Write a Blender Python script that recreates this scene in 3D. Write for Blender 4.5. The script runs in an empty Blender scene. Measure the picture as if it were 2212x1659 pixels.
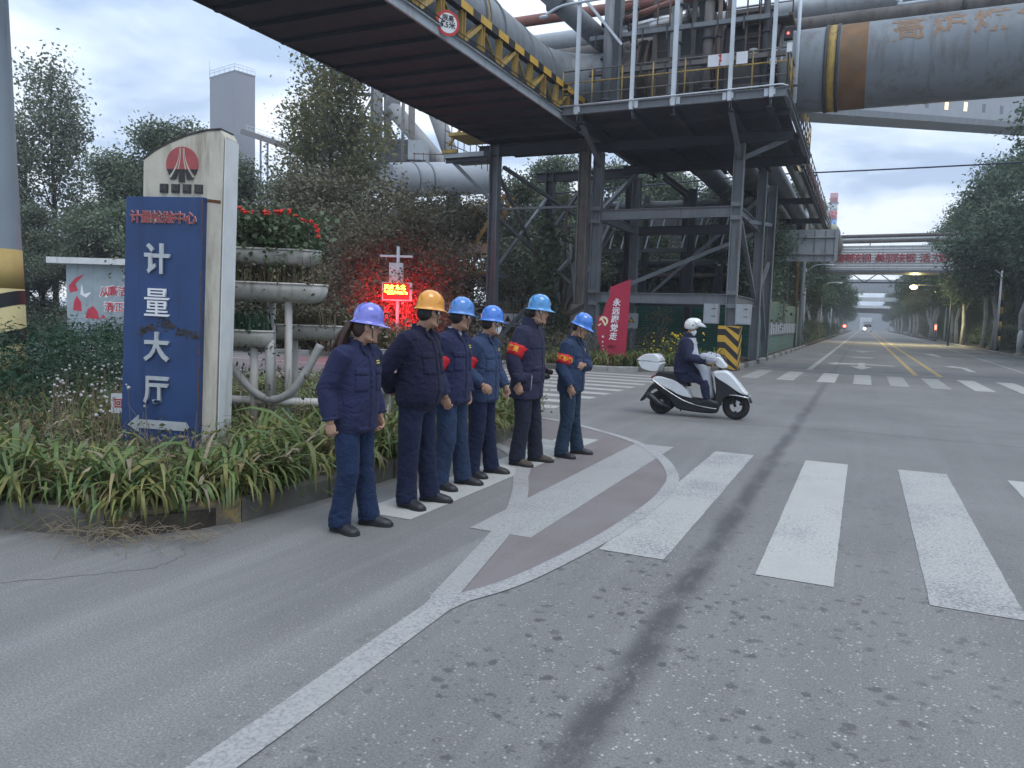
import bpy, bmesh, math, random
import numpy as np
from mathutils import Vector, Matrix, noise as mnoise
from mathutils.bvhtree import BVHTree

random.seed(7); np.random.seed(7)
RND = random.Random(11)
scene = bpy.context.scene
C = scene.collection
PI = math.pi
rad = math.radians

# ------------------------------------------------------------------ camera, world, sun, exposure
cam_data = bpy.data.cameras.new("camera")
cam = bpy.data.objects.new("camera", cam_data); C.objects.link(cam)
cam_data.sensor_width = 36.0
cam_data.lens = 36.0 * 1640.0 / 2212.0
cam_data.clip_start = 0.05; cam_data.clip_end = 3000.0
CAM = Vector((0, 0, 1.6))
PITCH, YAW, ROLL = rad(5.0965), rad(24.690), math.atan(0.03)
_f = Vector((-math.sin(YAW) * math.cos(PITCH), math.cos(YAW) * math.cos(PITCH), -math.sin(PITCH)))
_r = Vector((math.cos(YAW), math.sin(YAW), 0))
_u = _r.cross(_f)
_r2 = _r * math.cos(ROLL) + _u * math.sin(ROLL)      # the phone was held slightly turned
_u2 = -_r * math.sin(ROLL) + _u * math.cos(ROLL)
m = Matrix((_r2, _u2, -_f)).transposed().to_4x4(); m.translation = CAM
cam.matrix_world = m
scene.camera = cam

world = bpy.data.worlds.new("World"); scene.world = world; world.use_nodes = True
SUN_EL, SUN_AZ = rad(64), rad(118)       # azimuth measured from +Y towards +X
def build_world():
    nt = world.node_tree; nt.nodes.clear()
    N = nt.nodes.new; L = nt.links.new
    out = N("ShaderNodeOutputWorld"); bg = N("ShaderNodeBackground")
    sky = N("ShaderNodeTexSky"); sky.sky_type = 'NISHITA'; sky.sun_disc = False
    sky.sun_elevation = SUN_EL; sky.sun_rotation = SUN_AZ
    sky.air_density = 1.0; sky.dust_density = 2.0; sky.ozone_density = 2.0
    tc = N("ShaderNodeTexCoord")
    sep = N("ShaderNodeSeparateXYZ"); L(tc.outputs["Generated"], sep.inputs[0])
    # project the direction on a flat cloud layer so clouds shrink towards the horizon
    zc = N("ShaderNodeMath"); zc.operation = 'MAXIMUM'; L(sep.outputs[2], zc.inputs[0]); zc.inputs[1].default_value = 0.0
    za = N("ShaderNodeMath"); za.operation = 'ADD'; L(zc.outputs[0], za.inputs[0]); za.inputs[1].default_value = 0.16
    dv = N("ShaderNodeVectorMath"); dv.operation = 'DIVIDE'
    cmb = N("ShaderNodeCombineXYZ")
    for i in range(3): L(za.outputs[0], cmb.inputs[i])
    L(tc.outputs["Generated"], dv.inputs[0]); L(cmb.outputs[0], dv.inputs[1])
    n1 = N("ShaderNodeTexNoise"); n1.inputs["Scale"].default_value = 1.35; n1.inputs["Detail"].default_value = 7
    n1.inputs["Roughness"].default_value = 0.52; n1.inputs["Distortion"].default_value = 0.35
    L(dv.outputs[0], n1.inputs["Vector"])
    cr = N("ShaderNodeValToRGB"); L(n1.outputs[0], cr.inputs[0])
    e = cr.color_ramp.elements
    e[0].position = 0.41; e[0].color = (3.3, 4.3, 5.9, 1)
    e[1].position = 0.60; e[1].color = (8.2, 8.7, 9.2, 1)
    k = e.new(0.5); k.color = (5.6, 6.6, 8.0, 1)
    # overcast luminance rises towards the zenith
    gr = N("ShaderNodeMapRange"); L(zc.outputs[0], gr.inputs[0])
    gr.inputs[1].default_value = 0.0; gr.inputs[2].default_value = 1.0
    gr.inputs[3].default_value = 0.97; gr.inputs[4].default_value = 1.75
    mul = N("ShaderNodeVectorMath"); mul.operation = 'SCALE'
    L(cr.outputs[0], mul.inputs[0]); L(gr.outputs[0], mul.inputs[3])
    mix = N("ShaderNodeMixRGB"); mix.inputs[0].default_value = 0.88
    L(sky.outputs[0], mix.inputs[1]); L(mul.outputs[0], mix.inputs[2])
    L(mix.outputs[0], bg.inputs[0]); bg.inputs[1].default_value = 0.09
    L(bg.outputs[0], out.inputs[0])
build_world()

sun_d = bpy.data.lights.new("sun", 'SUN'); sun_d.energy = 0.7; sun_d.angle = rad(30); sun_d.color = (1.0, 0.97, 0.93)
sun = bpy.data.objects.new("sun", sun_d); C.objects.link(sun)
sd = Vector((math.sin(SUN_AZ) * math.cos(SUN_EL), math.cos(SUN_AZ) * math.cos(SUN_EL), math.sin(SUN_EL)))
sun.rotation_euler = sd.to_track_quat('Z', 'Y').to_euler()

scene.view_settings.view_transform = 'Standard'; scene.view_settings.look = 'None'
scene.view_settings.exposure = 0.72; scene.view_settings.gamma = 1.0
scene.view_settings.use_curve_mapping = False
scene.cycles.max_bounces = 6; scene.cycles.diffuse_bounces = 3; scene.cycles.glossy_bounces = 2
scene.cycles.transparent_max_bounces = 8
scene.cycles.use_denoising = True

# ------------------------------------------------------------------ materials
def srgb(*c):
    return tuple(((v / 255) / 12.92 if v / 255 <= 0.04045 else ((v / 255 + 0.055) / 1.055) ** 2.4) for v in c)

MATS = {}
class NT:
    """small helper round a node tree"""
    def __init__(s, mt): s.nt = mt.node_tree; s.N = s.nt.nodes.new; s.L = s.nt.links.new
    def inp(s, sock, v):
        if hasattr(v, "is_linked") or isinstance(v, bpy.types.NodeSocket): s.L(v, sock)
        elif isinstance(v, (tuple, list)) and sock.type == 'RGBA': sock.default_value = (*v[:3], 1)
        else: sock.default_value = v
    def coord(s, which="Object", scale=None):
        t = s.N("ShaderNodeTexCoord").outputs[which]
        if scale is not None:
            mp = s.N("ShaderNodeMapping"); s.L(t, mp.inputs[0])
            mp.inputs["Scale"].default_value = scale if isinstance(scale, (tuple, list)) else (scale,) * 3
            t = mp.outputs[0]
        return t
    def noise(s, vec, scale, detail=4, rough=0.55, dist=0.0):
        n = s.N("ShaderNodeTexNoise"); s.L(vec, n.inputs["Vector"])
        n.inputs["Scale"].default_value = scale; n.inputs["Detail"].default_value = detail
        n.inputs["Roughness"].default_value = rough; n.inputs["Distortion"].default_value = dist
        return n.outputs[0]
    def voro(s, vec, scale, feature='F1', out="Distance"):
        n = s.N("ShaderNodeTexVoronoi"); s.L(vec, n.inputs["Vector"]); n.feature = feature
        n.inputs["Scale"].default_value = scale
        return n.outputs[out]
    def mr(s, v, a, b, c=0.0, d=1.0, smooth=False):
        n = s.N("ShaderNodeMapRange"); s.L(v, n.inputs[0])
        if smooth: n.interpolation_type = 'SMOOTHSTEP'
        for i, x in enumerate((a, b, c, d)): n.inputs[i + 1].default_value = x
        return n.outputs[0]
    def math(s, op, a, b=0.5):
        n = s.N("ShaderNodeMath"); n.operation = op; s.inp(n.inputs[0], a); s.inp(n.inputs[1], b)
        return n.outputs[0]
    def mix(s, f, a, b, mode='MIX'):
        n = s.N("ShaderNodeMixRGB"); n.blend_type = mode
        s.inp(n.inputs[0], f); s.inp(n.inputs[1], a); s.inp(n.inputs[2], b)
        return n.outputs[0]
    def xyz(s, v):
        n = s.N("ShaderNodeSeparateXYZ"); s.L(v, n.inputs[0]); return n.outputs
    def bump(s, h, strength=0.3, dist=0.01):
        n = s.N("ShaderNodeBump"); s.L(h, n.inputs["Height"])
        n.inputs["Strength"].default_value = strength; n.inputs["Distance"].default_value = dist
        return n.outputs[0]

def new_mat(name):
    mt = bpy.data.materials.new(name); mt.use_nodes = True
    nt = NT(mt); b = mt.node_tree.nodes["Principled BSDF"]
    MATS[name] = mt
    return mt, nt, b

def mat(name, col, rough=0.6, metal=0.0, var=0.15, vscale=3.0, dirt=None, dirt_amt=0.3, dirt_scale=2.0, streak=False,
        bump=0.0, bscale=40.0, bdist=0.01, spec=0.4, coat=0.0, coords="Object", sheen=0.0):
    """painted / plain surface with uneven tone, optional dirt or rust patches and fine relief"""
    if name in MATS: return MATS[name]
    mt, t, b = new_mat(name)
    co = t.coord(coords)
    n = t.noise(co, vscale, 5, 0.6)
    c = t.mix(t.mr(n, 0.3, 0.7), tuple(x * (1 - var) for x in col), tuple(min(1, x * (1 + var)) for x in col))
    if dirt is not None:
        v = t.coord(coords, (3.0, 3.0, 0.35) if streak else None)
        d = t.noise(v, dirt_scale, 6, 0.65)
        c = t.mix(t.mr(d, 0.62 - 0.25 * dirt_amt, 0.78, 0, min(1, 0.5 + dirt_amt)), c, dirt)
    t.inp(b.inputs["Base Color"], c)
    r = t.noise(co, vscale * 4, 3)
    t.inp(b.inputs["Roughness"], t.mr(r, 0.2, 0.8, max(0.05, rough - 0.1), min(1, rough + 0.1)))
    b.inputs["Metallic"].default_value = metal
    b.inputs["Specular IOR Level"].default_value = spec
    if coat: b.inputs["Coat Weight"].default_value = coat; b.inputs["Coat Roughness"].default_value = 0.08
    if sheen: b.inputs["Sheen Weight"].default_value = sheen
    if bump:
        h = t.noise(co, bscale, 4, 0.6); t.inp(b.inputs["Normal"], t.bump(h, bump, bdist))
    return mt

def emit_mat(name, col, strength):
    if name in MATS: return MATS[name]
    mt, t, b = new_mat(name)
    b.inputs["Base Color"].default_value = (*[x * 0.3 for x in col], 1)
    b.inputs["Emission Color"].default_value = (*col, 1); b.inputs["Emission Strength"].default_value = strength
    return mt

# ------------------------------------------------------------------ mesh building
def link_mesh(name, me, mats, parent=None, loc=None):
    o = bpy.data.objects.new(name, me)
    for mm in (mats if isinstance(mats, (list, tuple)) else [mats]):
        if mm is not None: me.materials.append(mm)
    C.objects.link(o)
    if parent is not None: o.parent = parent
    if loc is not None: o.location = loc
    return o

def tag(o, label=None, cat=None, group=None, kind=None):
    if label: o["label"] = label
    if cat: o["category"] = cat
    if group: o["group"] = group
    if kind: o["kind"] = kind
    return o

def thing(name, label, cat, loc=(0, 0, 0), rz=0.0, group=None):
    o = bpy.data.objects.new(name, None); C.objects.link(o)
    o.empty_display_size = 0.2
    o.location = loc; o.rotation_euler = (0, 0, rz)
    return tag(o, label, cat, group)

def origin_of(o):
    p = Vector((0, 0, 0))
    while o is not None: p += o.location; o = o.parent
    return p

class MB:
    """collects shapes; build() links them as ONE mesh object"""
    def __init__(s): s.v = []; s.f = []; s.mi = []; s.sm = []
    def add(s, vs, fs, mi=0, smooth=False):
        o = len(s.v); s.v.extend([tuple(x) for x in vs])
        s.f.extend([tuple(i + o for i in f) for f in fs]); s.mi.extend([mi] * len(fs)); s.sm.extend([smooth] * len(fs))
        return s
    def box(s, c, size, rz=0.0, mi=0, M=None):
        x, y, z = (k / 2 for k in size)
        vs = [Vector((a, b, d)) for a in (-x, x) for b in (-y, y) for d in (-z, z)]
        R = M if M is not None else Matrix.Rotation(rz, 3, 'Z')
        vs = [R @ v + Vector(c) for v in vs]
        return s.add(vs, [(0, 1, 3, 2), (4, 6, 7, 5), (0, 4, 5, 1), (2, 3, 7, 6), (0, 2, 6, 4), (1, 5, 7, 3)], mi)
    def bx(s, x0, x1, y0, y1, z0, z1, mi=0):
        return s.box(((x0 + x1) / 2, (y0 + y1) / 2, (z0 + z1) / 2), (x1 - x0, y1 - y0, z1 - z0), 0, mi)
    def frame(s, p0, p1, upv=(0, 0, 1)):
        p0, p1 = Vector(p0), Vector(p1); d = (p1 - p0); ln = d.length; d.normalize()
        u = Vector(upv)
        if abs(d.dot(u)) > 0.98: u = Vector((0, 1, 0)) if abs(d.y) < 0.9 else Vector((1, 0, 0))
        w = u.cross(d).normalized(); u = d.cross(w).normalized()
        return p0, p1, d, w, u, ln
    def bar(s, p0, p1, w, h=None, mi=0, upv=(0, 0, 1)):
        """rectangular bar; w sideways, h along up"""
        h = w if h is None else h
        p0, p1, d, a, u, ln = s.frame(p0, p1, upv)
        vs = [p + a * (i * w / 2) + u * (j * h / 2) for p in (p0, p1) for i, j in ((-1, -1), (1, -1), (1, 1), (-1, 1))]
        return s.add(vs, [(0, 1, 2, 3), (7, 6, 5, 4), (0, 4, 5, 1), (1, 5, 6, 2), (2, 6, 7, 3), (3, 7, 4, 0)], mi)
    def ibeam(s, p0, p1, w, h, t=0.02, mi=0, upv=(0, 0, 1), tf=None):
        """H/I section: flanges at +-h/2 along up"""
        tf = tf or t * 1.4
        p0, p1, d, a, u, ln = s.frame(p0, p1, upv)
        prof = [(-w/2, -h/2), (w/2, -h/2), (w/2, -h/2+tf), (t/2, -h/2+tf), (t/2, h/2-tf), (w/2, h/2-tf),
                (w/2, h/2), (-w/2, h/2), (-w/2, h/2-tf), (-t/2, h/2-tf), (-t/2, -h/2+tf), (-w/2, -h/2+tf)]
        vs = [p + a * i + u * j for p in (p0, p1) for i, j in prof]
        n = 12
        fs = [(i, (i + 1) % n, n + (i + 1) % n, n + i) for i in range(n)]
        for o, fl in ((0, 1), (n, 0)):
            for q in ((0, 1, 2, 11), (11, 2, 3, 10), (10, 3, 4, 9), (9, 4, 5, 8), (8, 5, 6, 7)):
                qq = tuple(o + k for k in q); fs.append(qq[::-1] if fl else qq)
        return s.add(vs, fs, mi)
    def tube(s, pts, r, n=10, mi=0, cap=True, smooth=True, upv=(0, 0, 1)):
        pts = [Vector(p) for p in pts]; k = len(pts)
        rs = r if isinstance(r, (list, tuple)) else [r] * k
        rings = []; ref = None
        for i, p in enumerate(pts):
            d = (pts[min(i + 1, k - 1)] - pts[max(i - 1, 0)]).normalized()
            if ref is None:
                u = Vector(upv)
                if abs(d.dot(u)) > 0.95: u = Vector((1, 0, 0)) if abs(d.x) < 0.9 else Vector((0, 1, 0))
                ref = (u - d * u.dot(d)).normalized()
            else:
                ref = (ref - d * ref.dot(d)).normalized()
            w = d.cross(ref)
            rings.append([p + (ref * math.cos(2 * PI * j / n) + w * math.sin(2 * PI * j / n)) * rs[i] for j in range(n)])
        return s.loft(rings, mi, cap, smooth)
    def loft(s, rings, mi=0, cap=True, smooth=True, closed=True):
        n = len(rings[0]); k = len(rings)
        vs = [v for r in rings for v in r]; fs = []
        for i in range(k - 1):
            for j in range(n if closed else n - 1):
                fs.append((i * n + j, i * n + (j + 1) % n, (i + 1) * n + (j + 1) % n, (i + 1) * n + j))
        o = len(s.f)
        s.add(vs, fs, mi, smooth)
        if cap:
            s.f.append(tuple(len(s.v) - k * n + j for j in range(n))[::-1]); s.mi.append(mi); s.sm.append(False)
            s.f.append(tuple(len(s.v) - n + j for j in range(n))); s.mi.append(mi); s.sm.append(False)
        return s
    def lathe(s, prof, c=(0, 0, 0), n=16, mi=0, cap=True, smooth=True, sx=1.0, sy=1.0):
        rings = [[Vector((c[0] + r * sx * math.cos(2 * PI * j / n), c[1] + r * sy * math.sin(2 * PI * j / n), c[2] + z)) for j in range(n)] for r, z in prof]
        return s.loft(rings, mi, cap, smooth)
    def ell(s, c, r, n=12, k=8, mi=0, M=None, smooth=True):
        c = Vector(c); vs = []; fs = []
        rr = (r, r, r) if isinstance(r, (int, float)) else r
        rings = []
        for i in range(k + 1):
            a = PI * i / k - PI / 2; e = max(1e-3, math.cos(a))
            ring = [Vector((rr[0] * e * math.cos(2 * PI * j / n), rr[1] * e * math.sin(2 * PI * j / n), rr[2] * math.sin(a))) for j in range(n)]
            rings.append([(M @ v if M is not None else v) + c for v in ring])
        return s.loft(rings, mi, True, smooth)
    def prism(s, poly, z0, z1, mi=0, side_mi=None):
        """extruded flat outline (counter-clockwise), z up"""
        n = len(poly)
        vs = [(x, y, z0) for x, y in poly] + [(x, y, z1) for x, y in poly]
        s.add(vs, [tuple(range(n))[::-1], tuple(range(n, 2 * n))], mi)
        o = len(s.v) - 2 * n
        for i in range(n):
            s.f.append((o + i, o + (i + 1) % n, o + n + (i + 1) % n, o + n + i)); s.mi.append(mi if side_mi is None else side_mi); s.sm.append(False)
        return s
    def slab(s, poly, O, U, V, t, mi=0):
        """outline poly in the plane O + u*U + v*V, thickness t along U x V (from the plane outwards)"""
        O, U, V = Vector(O), Vector(U), Vector(V); Nn = U.cross(V).normalized()
        n = len(poly)
        a = [O + U * x + V * y for x, y in poly]
        vs = a + [p + Nn * t for p in a]
        fs = [tuple(range(n))[::-1], tuple(range(n, 2 * n))] + [(i, (i + 1) % n, n + (i + 1) % n, n + i) for i in range(n)]
        return s.add(vs, fs, mi)
    def quad(s, a, b, c, d, mi=0): return s.add([a, b, c, d], [(0, 1, 2, 3)], mi)
    def merge_mesh(s, me, M=None, mi=0):
        vs = [(M @ v.co if M is not None else v.co.copy()) for v in me.vertices]
        return s.add(vs, [tuple(p.vertices) for p in me.polygons], mi)
    def mesh(s, name):
        me = bpy.data.meshes.new(name)
        me.from_pydata(s.v, [], s.f)
        me.polygons.foreach_set("material_index", s.mi); me.polygons.foreach_set("use_smooth", s.sm)
        me.update(); return me
    def build(s, name, mats, parent=None, local=False, loc=None):
        if parent is not None and not local:
            o = origin_of(parent); s.v = [(x - o.x, y - o.y, z - o.z) for x, y, z in s.v]
        elif loc is not None and not local:
            s.v = [(x - loc[0], y - loc[1], z - loc[2]) for x, y, z in s.v]
        return link_mesh(name, s.mesh(name), mats, parent, loc)

def structure(o): o["kind"] = "structure"; return o
def stuff(o): o["kind"] = "stuff"; return o

def copy_tree(o, parent=None, loc=None, rz=None, scale=None):
    c = o.copy(); C.objects.link(c); c.parent = parent
    if loc is not None: c.location = loc
    if rz is not None: c.rotation_euler.z = rz
    if scale is not None: c.scale = scale if isinstance(scale, (tuple, list)) else (scale,) * 3
    for ch in list(o.children): copy_tree(ch, c)
    return c

def text_mesh(body, size=1.0, extrude=0.0, bold=0.0, align='CENTER', shear=0.0):
    cu = bpy.data.curves.new("lettering", 'FONT'); cu.body = body; cu.size = size
    cu.align_x = align; cu.align_y = 'CENTER'; cu.extrude = extrude; cu.offset = bold; cu.shear = shear
    cu.resolution_u = 3
    o = bpy.data.objects.new("lettering", cu); C.objects.link(o)
    dg = bpy.context.evaluated_depsgraph_get()
    me = bpy.data.meshes.new_from_object(o.evaluated_get(dg))
    bpy.data.objects.remove(o); bpy.data.curves.remove(cu)
    me.materials.clear()
    return me

def text_on(name, body, O, U, V, size, m_, parent=None, extrude=0.004, bold=0.0, sx=1.0, lift=0.002, shear=0.0):
    """lettering standing on the plane O with unit axes U (reading) and V (up)"""
    me = text_mesh(body, size, extrude, bold, shear=shear)
    O, U, V = Vector(O), Vector(U).normalized(), Vector(V).normalized(); Nn = U.cross(V)
    off = origin_of(parent) if parent is not None else Vector((0, 0, 0))
    for v in me.vertices:
        x, y, z = v.co
        v.co = O + U * (x * sx) + V * y + Nn * (z + extrude + lift) - off
    return link_mesh(name, me, m_, parent)

def evaluated(o):
    dg = bpy.context.evaluated_depsgraph_get()
    return bpy.data.meshes.new_from_object(o.evaluated_get(dg))

def remeshed(mb, voxel, smooth_iter=4, smooth_fac=0.5):
    """voxel union of the overlapping closed shapes in mb -> one continuous mesh"""
    me = mb.mesh("tmp"); o = bpy.data.objects.new("tmp", me); C.objects.link(o)
    r = o.modifiers.new("r", 'REMESH'); r.mode = 'VOXEL'; r.voxel_size = voxel; r.use_smooth_shade = True
    if smooth_iter:
        sm = o.modifiers.new("s", 'SMOOTH'); sm.iterations = smooth_iter; sm.factor = smooth_fac
    out = evaluated(o)
    bpy.data.objects.remove(o); bpy.data.meshes.remove(me)
    out.materials.clear()
    return out
# ------------------------------------------------------------------ ground, road, markings, kerbs
def asphalt_mat():
    mt, t, b = new_mat("asphalt")
    co = t.coord("Object"); xy = t.xyz(co)
    base = t.noise(co, 0.35, 6, 0.6)
    c = t.mix(t.mr(base, 0.3, 0.7), (0.146, 0.144, 0.140), (0.208, 0.206, 0.199))
    # dust dragged along by tyres, running with the road
    st = t.noise(t.coord("Object", (1.0, 0.05, 1.0)), 2.6, 5, 0.62, 0.2)
    near = t.math('MULTIPLY', t.mr(xy[0], -9, -0.6, 1, 0.25), t.mr(xy[1], 3, 14, 1, 0.35))
    c = t.mix(t.math('MULTIPLY', t.mr(st, 0.46, 0.66), near), c, (0.268, 0.266, 0.258))
    # fine aggregate: grain plus pale stone chips
    g = t.noise(co, 95, 3, 0.7)
    c = t.mix(0.9, c, t.mix(t.mr(g, 0.28, 0.72), (0.56, 0.56, 0.56), (1.45, 1.45, 1.45)), 'MULTIPLY')
    chip = t.voro(co, 34)
    rnd = t.noise(co, 11, 2)
    worn = t.math('MULTIPLY', t.mr(xy[0], -3.2, -0.4), t.mr(xy[1], 7, 3))
    chipm = t.math('MULTIPLY', t.mr(chip, 0.26, 0.16), t.math('MULTIPLY', t.mr(rnd, 0.44, 0.54), t.mr(worn, 0, 1, 0.16, .95)))
    c = t.mix(chipm, c, t.mix(t.noise(co, 60, 1), (0.26, 0.255, 0.245), (0.62, 0.60, 0.56)))
    # oil trail along the lane and the drips round it
    wob = t.noise(co, 1.3, 3)
    dx = t.math('ABSOLUTE', t.math('SUBTRACT', t.math('ADD', xy[0], t.math('MULTIPLY', wob, 0.16)), -0.80), 0)
    trail = t.mr(dx, 0.135, 0.02, 0, 1, True)
    brk = t.mr(t.noise(t.coord('Object', (1, .45, 1)), 4.0, 6, 0.75), 0.26, 0.52)
    trail = t.math('MULTIPLY', t.math('MULTIPLY', trail, brk), t.mr(xy[1], 24, 3, 0.45, 0.95))
    dsc = t.voro(t.mix(0.12, co, t.noise(co, 3.0, 3), 'ADD'), 8.5)
    dn = t.noise(co, 17, 5, 0.75)
    dthr = t.math('ADD', dsc, t.math('MULTIPLY', t.math('SUBTRACT', dn, 0.5), 1.15))
    dthr = t.math('ADD', dthr, 0.15)
    sel = t.mr(t.noise(co, 2.3, 3), 0.36, 0.50)
    ds2 = t.math('ADD', t.voro(t.mix(0.1, co, t.noise(co, 5.0, 3), 'ADD'), 19.0), t.math('MULTIPLY', t.math('SUBTRACT', t.noise(co, 38, 4, .75), .35), 0.9))
    band = t.math('MULTIPLY', t.mr(dx, 3.4, 0.2, 0.12, 1.0, True), t.mr(xy[0], -2.6, -1.5, 0.0, 1.0))
    drips = t.math('MULTIPLY', t.math('MULTIPLY', t.math('MAXIMUM', t.mr(dthr, 0.42, 0.30), t.mr(ds2, 0.36, 0.28, 0, .7)), sel), t.math('MULTIPLY', band, t.mr(xy[1], 10, 4.5, 0.22, 0.8)))
    c = t.mix(t.math('MULTIPLY', t.math('MAXIMUM', trail, drips), 0.82), c, (0.042, 0.043, 0.047))
    # damp patches and tyre marks over the junction
    d2 = t.noise(t.coord("Object", (0.35, 0.12, 1)), 1.6, 5, 0.6)
    c = t.mix(t.mr(d2, 0.55, 0.75, 0, 0.35), c, (0.085, 0.088, 0.095))
    # cracks
    ck = t.voro(t.mix(0.25, t.coord("Object", (0.16, 0.22, 1)), t.noise(co, 1.5, 4), "ADD"), 1.0, 'DISTANCE_TO_EDGE')
    ckn = t.noise(co, 0.4, 2)
    c = t.mix(t.math('MULTIPLY', t.mr(ck, 0.002, 0.0006), t.mr(ckn, 0.6, 0.64)), c, (0.03, 0.03, 0.03))
    t.inp(b.inputs["Base Color"], c)
    wet = t.math('MAXIMUM', trail, drips)
    t.inp(b.inputs["Roughness"], t.mr(wet, 0, 1, 0.86, 0.62))
    b.inputs["Specular IOR Level"].default_value = 0.3
    h = t.math('ADD', t.noise(co, 120, 3, 0.7), t.math('MULTIPLY', t.noise(co, 1.2, 3), 2.0))
    t.inp(b.inputs["Normal"], t.bump(h, 0.45, 0.006))
    return mt

def paint_mat(name, col, wear=0.5, under=(0.17, 0.175, 0.185), alpha_wear=True, rub=0.0):
    """road paint: grain of the asphalt shows, edges ragged and partly worn through"""
    mt, t, b = new_mat(name)
    co = t.coord("Object")
    n = t.noise(co, 46, 5, 0.75); g = t.noise(co, 150, 3, 0.7)
    big = t.noise(co, 1.1, 4, 0.6)
    c = t.mix(t.mr(big, 0.3, 0.7), tuple(x * 0.82 for x in col), col)
    c = t.mix(0.7, c, t.mix(t.mr(g, 0.3, 0.7), (0.75, 0.75, 0.75), (1.15, 1.15, 1.15)), 'MULTIPLY')
    st = t.noise(t.coord("Object", (1, 0.12, 1)), 3.2, 4, 0.6)
    w = t.math('ADD', t.math('MULTIPLY', n, 0.6), t.math('MULTIPLY', g, 0.25))
    w = t.math('ADD', w, t.math('MULTIPLY', big, 0.34))
    worn = t.mr(w, 0.70 - 0.22 * wear, 0.82 - 0.18 * wear)
    c = t.mix(t.mr(st, 0.5, 0.75, 0, 0.35 + rub), c, tuple(0.5 * (a + u) for a, u in zip(col, under)))
    c = t.mix(worn, c, under)
    t.inp(b.inputs["Base Color"], c); b.inputs["Roughness"].default_value = 0.8
    b.inputs["Specular IOR Level"].default_value = 0.3
    t.inp(b.inputs["Normal"], t.bump(g, 0.3, 0.004))
    return mt

M_asph = asphalt_mat()
M_white = paint_mat("white_road_paint", (0.47, 0.465, 0.44), 0.42)
M_white_worn = paint_mat("worn_white_road_paint", (0.46, 0.455, 0.43), 0.62)
M_white_old = paint_mat("faded_white_road_paint", (0.37, 0.365, 0.35), 0.5, rub=0.35)
M_line_worn = paint_mat("worn_lane_line_paint", (0.41, 0.405, 0.39), 0.62, rub=0.25)
M_yellow_line = paint_mat("yellow_road_paint", (0.50, 0.36, 0.14), 0.4)
M_red_paint = paint_mat("faded_red_road_paint", (0.205, 0.176, 0.174), 0.6, (0.195, 0.188, 0.186), rub=0.6)
M_soil = mat("bed_soil", (0.055, 0.045, 0.035), 0.95, var=0.4, vscale=6, bump=0.6, bscale=25, bdist=0.03)
M_ground = mat("far_ground", (0.07, 0.075, 0.05), 0.95, var=0.4, vscale=0.3)

g = MB().bx(-280, 280, -70, 470, -0.35, -0.06); structure(g.build("ground", M_ground))
g = MB(); g.quad((-95, -40, 0), (60, -40, 0), (60, 420, 0), (-95, 420, 0)); structure(g.build("road", M_asph))

def marking(name, polys, m_, z=0.004):
    mb = MB()
    for p in polys: mb.add([(x, y, z * 0.5) for x, y in p], [tuple(range(len(p)))])
    return structure(mb.build(name, m_))

def ribbon(pts, w):
    """centre-line -> outline polygons (quads)"""
    out = []; pts = [Vector((*p, 0)) for p in pts]; L_, R_ = [], []
    for i, p in enumerate(pts):
        d = (pts[min(i + 1, len(pts) - 1)] - pts[max(i - 1, 0)]).normalized()
        n = Vector((-d.y, d.x, 0)); L_.append(p + n * w / 2); R_.append(p - n * w / 2)
    for i in range(len(pts) - 1):
        out.append([(R_[i].x, R_[i].y), (R_[i + 1].x, R_[i + 1].y), (L_[i + 1].x, L_[i + 1].y), (L_[i].x, L_[i].y)])
    return out

def smooth_curve(pts, n=8):
    P_ = [Vector((*p, 0)) if len(p) == 2 else Vector(p) for p in pts]; out = []
    for i in range(len(P_) - 1):
        p0, p1, p2, p3 = P_[max(i - 1, 0)], P_[i], P_[i + 1], P_[min(i + 2, len(P_) - 1)]
        for k in range(n):
            u = k / n
            out.append(0.5 * ((2 * p1) + (-p0 + p2) * u + (2 * p0 - 5 * p1 + 4 * p2 - p3) * u * u + (-p0 + 3 * p1 - 3 * p2 + p3) * u ** 3))
    out.append(P_[-1])
    return out

outer = smooth_curve([(-2.0, 3.62), (-1.81, 4.1), (-1.66, 5.0), (-1.60, 5.7), (-1.57, 6.5), (-1.60, 7.1), (-1.70, 7.75), (-2.03, 8.65), (-2.55, 9.55), (-3.2, 10.2), (-4.2, 10.95), (-5.3, 11.3), (-7.5, 11.75), (-14, 12.2), (-30, 12.5)])
inner = smooth_curve([(-2.06, 3.62), (-2.2, 4.3), (-2.36, 5.05), (-2.55, 5.7), (-2.78, 6.3), (-3.02, 6.85), (-3.18, 7.25), (-3.65, 8.0), (-4.15, 8.5)])
# red cycle lane between the two lines and round the corner into the side street
red_in = inner + [Vector((-4.6, 9.9, 0)), Vector((-5.4, 11.0, 0)), Vector((-8.0, 11.2, 0))]
rp = [(p.x + 0.02, p.y) for p in outer[:-8]][::1]
mb = MB()
no, ni = len(outer), len(inner)
strip = []
for i in range(60):
    u = i / 59
    a = outer[min(no - 1, int(u * (no - 18)))]
    b_ = red_in[min(len(red_in) - 1, int(u * (len(red_in) - 1)))]
    strip.append((a, b_))
for (a, b_), (a2, b2) in zip(strip, strip[1:]):
    mb.add([(b_.x, b_.y, 0.002), (a.x, a.y, 0.002), (a2.x, a2.y, 0.002), (b2.x, b2.y, 0.002)], [(0, 1, 2, 3)])
structure(mb.build("cycle_lane_paint", M_red_paint))
marking("cycle_lane_side_street", [[(-60, 12.9), (-14, 12.6), (-7.5, 12.2), (-7.5, 13.2), (-14, 13.6), (-60, 13.9)]], M_red_paint)
marking("lane_line", ribbon([(p.x, p.y) for p in outer], 0.125), M_line_worn, 0.0125)
marking("lane_line", ribbon([(p.x, p.y) for p in inner], 0.15), M_white_old, 0.012)
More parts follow.
